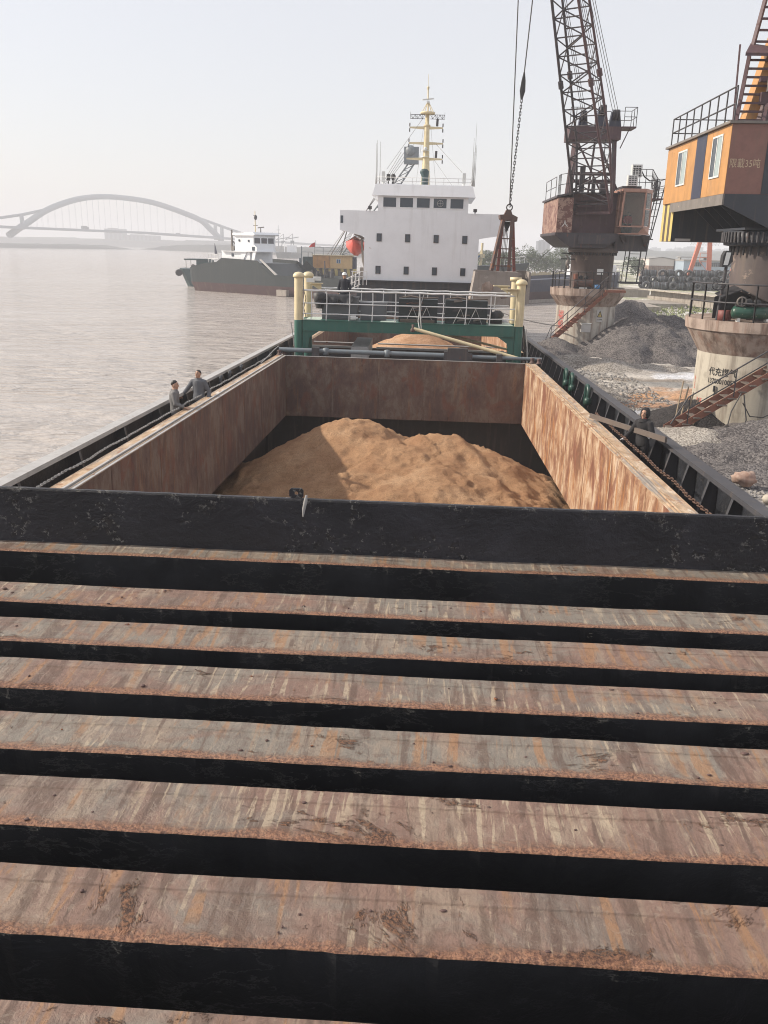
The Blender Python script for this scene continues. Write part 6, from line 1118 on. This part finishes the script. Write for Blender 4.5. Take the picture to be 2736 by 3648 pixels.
for k in range(14): x = rnd.uniform(-23, -10); m_.box(x, x + rnd.uniform(.3, 1.2), 148.5, 149.5, 2.6, 2.6 + rnd.uniform(.3, 1.1))
tag(part(m_, 'deck_gear', 'dark_steel', db), kind='stuff')
va = thing('moored_barge', 'dark barge whose raised bow with white rail shows beyond the grab', 'barge', (8, 166, 0)); m_ = B()
m_.loft([[(-2, 163, 4.5), (-2, 170, 4.5), (-2, 170, -.3), (-2, 163, -.3)], [(13, 163, 4.7), (13, 170, 4.7), (13, 170, -.3), (13, 163, -.3)], [(18.6, 166, 5.3), (18.6, 167, 5.3), (16.6, 167, -.3), (16.6, 166, -.3)]], True, True); part(m_, 'hull', 'hull_black', va); m_ = B()
for k in range(5): m_.tube((14 + .9 * k, 165, 4.8 + .1 * k), (14 + .9 * k, 165, 6.0 + .1 * k), .05, 5)
for z in (5.4, 6.0): m_.tube((14, 165, z), (17.6, 165, z + .4), .05, 5)
part(m_, 'bow_railing', 'rail', va); m_ = B(); m_.tube((9.6, 165, 4.6), (9.7, 165, 8.6), .22, 8); m_.box(8.4, 10.2, 164.4, 165.6, 6.0, 6.7); part(m_, 'post', 'cream', va); m_ = B(); m_.bar((8.2, 164.5, 5.4), (9.3, 164.5, 6.4), .9, .3); part(m_, 'blue_sheet', 'blue', va)
vb = thing('moored_barge', 'long dark blue barge with red waterline and white stern house behind the crane', 'barge', (2, 116, 0), None, None, R(49))
craft_hull(vb, [(-4, 4.2, 3.2), (20, 4.5, 3.3), (38, 4.5, 3.6), (46, 4.2, 3.9), (49.5, 2.5, 4.2)], 1.6, 'navy', 'hull_red'); m_ = B(); m_.box(41.5, 46.5, 1.2, 7.8, 3.6, 5.4); m_.prism([(42.5, 1.5, 5.4), (45, 1.5, 5.4), (45, 1.5, 6.1), (43.7, 1.5, 6.6), (42.5, 1.5, 6.1)], (0, 5, 0)); part(m_, 'stern_house', 'white', vb); m_ = B()
for k in range(9): m_.tube((40 + k, .3, 3.7), (40 + k, .3, 4.9), .05, 5)
for z in (4.3, 4.9): m_.tube((40, .3, z), (48.5, .3, z + .2), .06, 5)
part(m_, 'railing', 'rail', vb); m_ = B(); m_.box(-4, 46, -.45, -.1, .05, .5); part(m_, 'fender_strip', 'conc_wall', vb)
fsx = thing('coaster', 'hazy dark coaster far off beyond the barge wheelhouse', 'ship', (-86, 530, 0)); m_ = B(); m_.loft([[(-91.5, 530, 3.6), (-82, 528, 3.6), (-82.4, 528, 0), (-90.6, 530, 0)], [(-91, 575, 3.2), (-82, 573, 3.2), (-82.4, 573, 0), (-90.6, 575, 0)]], True, True); part(m_, 'hull', 'hull_black', fsx); m_ = B(); m_.box(-89.6, -84.4, 560, 568, 3.2, 7.6); part(m_, 'bridge_house', 'white', fsx); m_ = B(); m_.tube((-87, 536, 3.5), (-87, 536, 9.5), .3, 6); part(m_, 'mast', 'white', fsx)

# ------------------------------------------------------------------ far banks, bridge, harbour and town
def land(name, pts, z0, z1, mat, seed, n=60, depth=60):
    """a low bank: pts is its waterline, rising inland to z1 with a scrubby uneven top"""
    mb = B(); rows = []
    P = [V((x, y, 0)) for x, y in pts]; seg = [(P[i + 1] - P[i]).length for i in range(len(P) - 1)]; tot = sum(seg)
    for k in range(n + 1):
        d = tot * k / n; i = 0
        while i < len(seg) - 1 and d > seg[i]: d -= seg[i]; i += 1
        p = P[i].lerp(P[i + 1], d / seg[i]); row = []
        for j, (dy, hz) in enumerate(((0, -.4), (3, .8), (10, lerp(z0, z1, .5)), (22, z1 * (.8 + .35 * fbm(k * .6, seed))), (depth, z1 * (.9 + .3 * fbm(k * .9, seed + 5))))): e = min(1, 6 * k / n, 6 * (n - k) / n); row.append((p.x, p.y + dy * (.3 + .7 * e), hz * (e if hz > 0 else 1)))
        rows.append(row)
    mb.loft(rows, False, False, True); return tag(mb.build(name, mat), kind='structure')
land('river_spit', [(-620, 790), (-408, 850), (-352, 905), (-322, 950)], 1.5, 4.6, 'bank', 1.0)
land('far_bank', [(-900, 1250), (-637, 1330), (-480, 1360), (-330, 1350), (-220, 1340)], 3, 13, 'bank', 3.0, 80, 200)
land('opposite_bank', [(-330, 1000), (-230, 860), (-127, 706), (-90, 665), (-40, 640), (60, 620), (140, 560)], 2.5, 7.0, 'bank', 6.0, 90, 120)
land('reed_bank', [(-10, 182), (8, 180), (30, 182), (52, 190)], 1.4, 2.4, 'reed', 9.0, 40, 40)
land('hills', [(60, 900), (260, 880), (520, 900), (900, 980)], 3, 11, 'bank', 12.0, 60, 300)
def smooth(P, n=4):
    P = [V(p) for p in P]; o = []
    for i in range(len(P) - 1):
        a, b, c, d = P[max(i - 1, 0)], P[i], P[i + 1], P[min(i + 2, len(P) - 1)]
        for k in range(n): u = k / n; o.append(.5 * ((2 * b) + (c - a) * u + (2 * a - 5 * b + 4 * c - d) * u * u + (3 * b - a - 3 * c + d) * u ** 3))
    return o + [P[-1]]
br = thing('arch_bridge', 'pale blue grey arch bridge spanning the misty river', 'bridge', (-330, 920, 0))
AR = [(-387.2, 809.7, 11.5), (-382.4, 821.3, 18.2), (-377.7, 832.3, 24.1), (-368.1, 853.6, 35.8), (-355.2, 880.8, 45.5), (-343.8, 903.4, 50.3), (-331.9, 925.7, 52.5), (-316.8, 952, 53.0), (-300.9, 977.8, 49.2), (-281.6, 1006.8, 42.0), (-264.1, 1031.4, 33.5), (-256, 1042.4, 24.3), (-246.5, 1055, 13.0)]
AR[6] = (-331.9, 925.7, 52.2); AR[7] = (-316.8, 952, 51.8)
def deck_z(x, y): return lerp(18.6, 14.4, (x + 388) / 134)
def dpt(t): return V((lerp(-470, -90, t), lerp(650, 1320, t), 0))
for off in (0, 14):
    m_ = B(); sp = smooth(AR); m_.path([p + V((-off * .36, off, 0)) for p in sp], 2.3, 8, True, [2.3 + .6 * abs(2 * k / (len(sp) - 1) - 1) for k in range(len(sp))]); part(m_, 'arch_rib', 'bridge', br)
    m_ = B(); m_.path([V(p) + V((-off * .36, off, 0)) for p in ((-430, 745, 18.8), (-388.6, 800, 26.6), (-379.4, 825.9, 30.5), (-368, 853.6, 36.4))], 1.1, 6); part(m_, 'side_span_rib', 'bridge', br)
    m_ = B(); m_.path([V(p) + V((-off * .36, off, 0)) for p in ((-264, 1031.4, 35.2), (-250.7, 1048.9, 29.9), (-235.5, 1067.9, 23.9), (-216.2, 1090.9, 17.2), (-200, 1110, 12))], 1.2, 6); part(m_, 'side_span_rib', 'bridge', br)
    for (x, y, za, zb) in ((-379.5, 822, 17, 29.5), (-251, 1049, 12, 29), (-245.5, 1058, 11, 27)): m_ = B(); m_.tube((x - off * .36, y + off, za), (x - off * .36, y + off, zb), 1.3, 6); part(m_, 'strut', 'bridge', br)
DK_ = [(-470, 655, 21.0), (-389.6, 800, 18.6), (-312.6, 960, 17.6), (-254.3, 1050, 14.6), (-162, 1200, 9.6), (-95, 1320, 7.0)]
m_ = B()
for a, b in zip(DK_[:-1], DK_[1:]): m_.bar(a, b, 22, 2.0)
part(m_, 'bridge_deck', 'bridge', br)
for k in range(34):
    t = (k + 3) / 40; i = int(t * 12); f_ = t * 12 - i; p = pl(AR[i], AR[min(12, i + 1)], f_)
    for off in (0, 14): m_ = B(); m_.tube((p.x - off * .36, p.y + off, lerp(18.6, 14.6, t)), p + V((-off * .36, off, 0)), .065, 5); part(m_, 'hanger', 'bridge', br)
for a in (.80, .88, .95): p = pl(DK_[3], DK_[5], a); m_ = B(); m_.box(p.x - 2, p.x + 2, p.y - 2, p.y + 2, -1, lerp(14.6, 7, a) - 1); part(m_, 'pier', 'bridge', br)
for x, y, s_, nm, lb_ in ((-345, 893, 1.0, 'truck', 'hazy box truck crossing the arch bridge'), (-282, 1008, .6, 'van', 'hazy van crossing the arch bridge towards its right end')):
    t = thing(nm, lb_, nm, (x, y, 18 if s_ == 1 else 15.6)); d = V((.44, .9, 0)); z = t.location.z + 1.0; p = V((x - 3, y - 6, z)); m_ = B(); m_.bar(p + V((0, 0, 1.9 * s_)), p + d * 6 * s_ + V((0, 0, 1.9 * s_)), 2.5, 2.6 * s_); part(m_, 'cargo_box', 'farbldg', t); m_ = B(); m_.bar(p + d * 6.3 * s_ + V((0, 0, 1.4 * s_)), p + d * 8 * s_ + V((0, 0, 1.4 * s_)), 2.3, 1.8 * s_); part(m_, 'cab', 'farbldg', t); m_ = B()
    for q in (.8, 4.8, 7.2): c = p + d * q * s_; m_.box(c.x - 1.2, c.x + 1.2, c.y - .5, c.y + .5, z - .05, z + .75)
    part(m_, 'wheels', 'tarp', t)
def block(label, x, y, wd, dp, h, rows, cols, group='tower blocks on the hazy skyline', mat='farbldg', base=0):
    t = thing('tower_block', label, 'building', (x + wd / 2, y, base), None, group); m_ = B(); m_.box(x, x + wd, y, y + dp, base, h); m_.box(x + wd * .2, x + wd * .5, y, y + dp, h, h + 1.2); part(m_, 'wall', mat, t)
    for i in range(cols):
        m_ = B(); a = x + wd * (i + .25) / cols; m_.box(a, a + wd * .5 / cols, y - .4, y - .05, base + (h - base) * .1, h - 1); part(m_, 'window_strip', 'glass', t)
for (x, wd, h, nm) in ((356, 12, 13.6, 'leftmost in the hazy skyline right of the crane ladder'), (369, 13, 15.0, 'just left of the pylon in the hazy skyline'), (395, 11, 13.4, 'just right of the pylon in the hazy skyline'), (408, 14, 15.2, 'left of the salmon crane legs in the skyline'), (424, 27, 17.6, 'widest and palest, between the salmon crane legs'), (462, 9, 13.0, 'low and narrow right of the upright salmon leg'), (474, 11, 14.6, 'behind the flood lamp of the nearer crane'), (488, 13, 15.4, 'rightmost before the steel column of the nearer crane')): block('grey tower block %s' % nm, x, 1500, wd, 20, h, 6, 5)
block('hazy square tower standing on the far shore under the bridge', -512, 1395, 28, 24, 27.3, 6, 4, None, base=8); block('long low hazy building beside the tower under the bridge', -483, 1400, 52, 24, 18.4, 4, 8, None, base=8); block('pale tall block standing beyond the trees right of the white house', 128, 900, 13, 16, 22, 6, 4, None); block('narrower pale block left of the tall one beyond the trees', 108, 900, 12, 16, 16.5, 5, 3, None)
def harbour_crane(x, y, h, lab):
    t = thing('harbour_crane', lab, 'crane', (x, y, 4), None, 'harbour cranes on the opposite bank'); m_ = B()
    for dx in (-1.6, 1.6): m_.tube((x + dx, y, 4), (x + dx * .5, y, h * .7), .35, 5)
    part(m_, 'legs', 'farbldg', t); m_ = B(); m_.box(x - 1.4, x + 1.4, y - 1, y + 1, h * .66, h * .8); part(m_, 'machine_house', 'farbldg', t); m_ = B(); m_.tube((x, y, h * .8), (x + .4, y, h + 2.4), .22, 5); m_.tube((x - 5.5, y, h * .86), (x + 5, y, h), .3, 5); m_.tube((x + .4, y, h + 2.4), (x - 5.5, y, h * .86), .14, 5); part(m_, 'jib', 'farbldg', t)
harbour_crane(-114.6, 700, 13.6, 'left one of two harbour cranes silhouetted beyond the barge'); harbour_crane(-107.4, 700, 13.9, 'right one of two harbour cranes silhouetted beyond the barge')
for (x, y, h, nm, lab) in ((-118.4, 700, 22.5, 'pylon', 'tall lattice pylon on the opposite bank'), (-124, 705, 17, 'mast', 'thin mast left of the tall pylon'), (378, 1400, 19, 'pylon', 'pylon between the hazy tower blocks')):
    t = thing(nm, lab, nm, (x, y, 5)); m_ = B(); m_.tube((x, y, 4), (x, y, h), .42, 5, .15); part(m_, 'shaft', 'farbldg', t)
    if nm == 'pylon': m_ = B(); m_.bar((x - 1.8, y, h * .72), (x + 1.8, y, h * .72), .3); m_.bar((x - 1.3, y, h * .84), (x + 1.3, y, h * .84), .3); part(m_, 'cross_arm', 'farbldg', t)
# trees on the far side of the basin
def tree(label, x, y, h, r, seed, n=2600, z0=1.6):
    t = thing('tree', label, 'tree', (x, y, z0), None, 'trees behind the moored barges'); rnd = random.Random(seed); m_ = B(); m_.path([(x, y, z0), (x + .1, y, z0 + h * .4), (x, y, z0 + h * .7)], .2, 7, True, [.24, .16, .07])
    for k in range(5): a = k * 1.26; m_.tube((x, y, z0 + h * (.3 + .06 * k)), (x + r * .6 * math.cos(a), y + r * .6 * math.sin(a), z0 + h * (.5 + .08 * k)), .07, 5, .02)
    part(m_, 'trunk', 'bark', t); c_ = B(); cl = [(rnd.gauss(0, .42) * r, rnd.gauss(0, .42) * r, rnd.uniform(.25, .92) * h, rnd.uniform(.28, .5) * r) for _ in range(22)]
    for k in range(n):
        cx_, cy_, cz_, cr_ = rnd.choice(cl); d = V((rnd.gauss(0, 1), rnd.gauss(0, 1), rnd.gauss(0, 1))).normalized() * cr_ * rnd.uniform(.6, 1.05); p = V((x + cx_, y + cy_, z0 + cz_)) + d
        if p.z < z0 + .3: continue
        u = V((rnd.gauss(0, 1), rnd.gauss(0, 1), rnd.gauss(0, .6))).normalized() * rnd.uniform(.12, .26); w_ = u.cross(V((rnd.gauss(0, 1), rnd.gauss(0, 1), rnd.gauss(0, 1)))).normalized() * rnd.uniform(.07, .14); c_.add([p - u, p + w_, p + u, p - w_], [(0, 1, 2, 3)])
    part(c_, 'crown', 'leaf', t)
for k, (x, y, h, r, lab) in enumerate(((24.6, 222, 6.3, 3.4, 'broad round tree just right of the grab'), (29.3, 224, 6.1, 3.6, 'round tree next to the farther crane base'), (33.4, 226, 6.4, 3.3, 'tree half hidden by the farther crane column'), (20.4, 222, 5.0, 3.2, 'low tree directly behind the grab struts'), (16.8, 224, 5.4, 2.8, 'tree between the white house and the grab'), (13.6, 226, 5.6, 2.6, 'tree touching the edge of the white house'), (38.5, 226, 5.0, 3.0, 'tree right of the farther crane column'), (52.5, 226, 4.2, 2.6, 'small dark tree left of the cream gabled shed'))): tree(lab, x, y, h, r, 40 + k)
rd = B(); rnd = random.Random(21)
for k in range(1500): x, y = rnd.uniform(2, 40), rnd.uniform(184, 198); h = rnd.uniform(.8, 1.8); a = rnd.uniform(-.4, .4); rd.add([(x - .06, y, 1.3), (x + .06, y, 1.3), (x + a, y, 1.4 + h), (x + a - .15, y, 1.4 + h)], [(0, 1, 2, 3)])
tag(rd.build('reeds', 'reed'), kind='stuff')
# yard behind the quay
yw = thing('block_wall', 'long low stone block wall with a pale end beyond the gravel heaps', 'wall', (31, 113, 1.3))
for r_ in range(2):
    for k in range(9): a = pl((29.6, 120.5, 0), (34.2, 103, 0), (k + (.4 if r_ else 0)) / 9.5); b = pl((29.6, 120.5, 0), (34.2, 103, 0), (k + (.4 if r_ else 0) + .97) / 9.5); m_ = B(); m_.prism([a + V((0, 0, 1.3 + .72 * r_)), b + V((0, 0, 1.3 + .72 * r_)), b + V((1.4, .3, 1.3 + .72 * r_)), a + V((1.4, .3, 1.3 + .72 * r_))], (0, 0, .70)); part(m_, 'stone_block', 'conc_wall', yw)
m_ = B(); m_.bar((29.3, 121, 2.78), (34.4, 102.5, 2.78), 1.9, .10); part(m_, 'coping', 'conc2', yw)
for lab, x, y, wx, wy, h in (('pale concrete block with dark vertical slots left of the long wall', 26.6, 122, 3.6, 3, 1.7), ('low concrete ledge running towards the gravel heaps', 20.5, 99, 5.5, 14, .75), ('flat concrete slab lying beyond the low ledge', 25.4, 108, 6, 8, .62)):
    m_ = B(); m_.box(x, x + wx, y, y + wy, 1.0, 1.0 + h); single(m_, 'concrete_block', 'conc_wall', lab, 'block', (x + wx / 2, y, 1.0))
cl0 = None; rnd = random.Random(17); nco = 0
def coil(x, y, z, rot, s_=1.0):
    global cl0
    if cl0 is None:
        cl0 = thing('wire_coil', 'black steel wire coil in the stacks behind the block wall', 'wire coil', (0, 0, 0), None, 'wire coils stacked in the yard'); m_ = B(); m_.lathe((0, 0, 0), [(.34, -.62), (.56, -.64), (.63, -.5), (.60, -.2), (.64, .1), (.61, .4), (.56, .62), (.34, .6), (.34, -.62)], 18); m_.v = [(q, a, b) for a, b, q in m_.v]; part(m_, 'windings', 'coil', cl0)
        m_ = B()
        for k in (-.3, .3): m_.lathe((0, 0, 0), [(.645, k - .03), (.66, k), (.645, k + .03)], 18)
        m_.v = [(q, a, b) for a, b, q in m_.v]; part(m_, 'binding', 'grey_pipe', cl0); o = cl0
    else: o = copy_tree(cl0)
    o.location = (x, y, z); o.rotation_euler = (rnd.uniform(0, 6), 0, rot); o.scale = (s_,) * 3
for lay in range(3):
    for row in range(3 - lay):
        for k in range(11): coil(36.2 + 1.42 * k + .3 * row + rnd.uniform(-.15, .15), 149 + 2.6 * row + rnd.uniform(-.4, .4) + lay, 2.25 + .98 * lay, rnd.choice([0, .2, 1.5, -.2, 1.4]) + rnd.uniform(-.2, .2), rnd.uniform(.9, 1.08))
for k in range(12): coil(41 + 1.36 * k, 158, 4.0 + .02 * k, 1.57 + rnd.uniform(-.15, .15), 1.15)
sd_ = thing('shed', 'cream gabled shed with a rusty sheet front beyond the wire coils', 'shed', (59, 230, 1.6)); m_ = B(); m_.prism([(56, 230, 4.36), (62.3, 230, 4.36), (62.3, 230, 5.92), (59.1, 230, 6.36), (56, 230, 5.95)], (0, 12, 0)); part(m_, 'gable_wall', 'cladding', sd_); m_ = B(); m_.box(56.0, 62.3, 230.1, 241, 1.5, 4.34); part(m_, 'lower_wall', 'shed_rust', sd_)
for k in range(20): m_ = B(); m_.box(56.05 + .31 * k, 56.20 + .31 * k, 229.95, 230.09, 1.5, 4.3); part(m_, 'sheet_rib', 'shed_rust', sd_)
m_ = B(); m_.prism([(55.8, 229.8, 5.98), (59.1, 229.8, 6.42), (62.5, 229.8, 5.95), (62.5, 229.8, 6.05), (59.1, 229.8, 6.52), (55.8, 229.8, 6.08)], (0, 13, 0)); part(m_, 'roof', 'roof', sd_)
bw = thing('workshop', 'long blue grey workshop wall with barred windows beside the cream shed', 'building', (72, 222, 1.6)); m_ = B(); m_.box(62.5, 95, 222, 240, 1.4, 5.7); part(m_, 'wall', 'wallblue', bw); m_ = B(); m_.box(62.3, 95.4, 221.6, 241, 5.7, 6.0); part(m_, 'roof', 'roof', bw); m_ = B(); m_.box(62.6, 70, 226, 230, 6.5, 6.7); m_.box(62.8, 63.1, 227, 229, 6.0, 6.5); m_.box(69.2, 69.5, 227, 229, 6.0, 6.5); part(m_, 'roof_duct', 'roof', bw)
for x in (64.3, 68.7, 73.1, 77.5, 82): 
    m_ = B(); m_.box(x, x + 2.5, 221.9, 221.99, 4.45, 5.5); wf = part(m_, 'window', 'roof', bw)
    for k in range(5): m_ = B(); m_.box(x + .06 + .48 * k, x + .46 + .48 * k, 221.85, 221.89, 4.52, 5.42); part(m_, 'pane', 'glass', wf)
gc = thing('gantry_crane', 'salmon red yard gantry crane whose legs show under the orange cabin', 'gantry crane', (46, 152, 1.6))
for (a, b, w_) in (((43.3, 152, 1.7), (45.9, 152, 13.4), .62), ((47.3, 152, 1.7), (46.3, 152, 13.4), .62), ((50.3, 152, 1.7), (52.6, 152, 13.4), .6), ((55.6, 152, 1.7), (53.2, 152, 13.4), .6)): m_ = B(); m_.bar(a, b, w_); part(m_, 'leg', 'salmon', gc)
m_ = B(); m_.box(43.0, 47.8, 151.5, 152.5, 1.5, 2.1); m_.box(50, 56, 151.5, 152.5, 1.5, 2.1); part(m_, 'sill_beam', 'red', gc); m_ = B(); m_.box(45, 54, 151.3, 152.7, 13.4, 14.6); m_.box(45.2, 46.9, 145, 175, 13.5, 14.5); part(m_, 'girder', 'salmon', gc)
m_ = B(); m_.path([(43.5 + .12 * k, 151.9, 8.9 + (.35 if k % 2 else -.1)) for k in range(40)], .025, 4); part(m_, 'festoon_cable', 'rope', gc); m_ = B()
for z in (6.2, 6.9, 7.6): m_.tube((45.2, 151.6, z), (46.6, 151.6, z), .05, 5)
m_.tube((45.2, 151.6, 6.2), (45.2, 151.6, 7.6), .05, 5); m_.tube((45.2, 151.6, 6.2), (46.4, 151.6, 5.0), .05, 5); part(m_, 'leg_platform', 'salmon', gc)

# ------------------------------------------------------------------ haze over the river
hz = B(); hz.box(-2600, 1200, -140, 2700, -7, 58); ho = hz.build('haze', 'river'  if 'river' in M else 'water'); ho.data.materials.clear()
hm = bpy.data.materials.new('haze'); hm.use_nodes = True; hn = hm.node_tree; hn.nodes.clear(); hv = hn.nodes.new('ShaderNodeVolumePrincipled'); hv.inputs['Color'].default_value = (0.82, 0.845, 0.90, 1); hv.inputs['Density'].default_value = 0.00088; hv.inputs['Anisotropy'].default_value = 0.0
hout = hn.nodes.new('ShaderNodeOutputMaterial'); hn.links.new(hv.outputs[0], hout.inputs['Volume']); ho.data.materials.append(hm); tag(ho, kind='stuff')
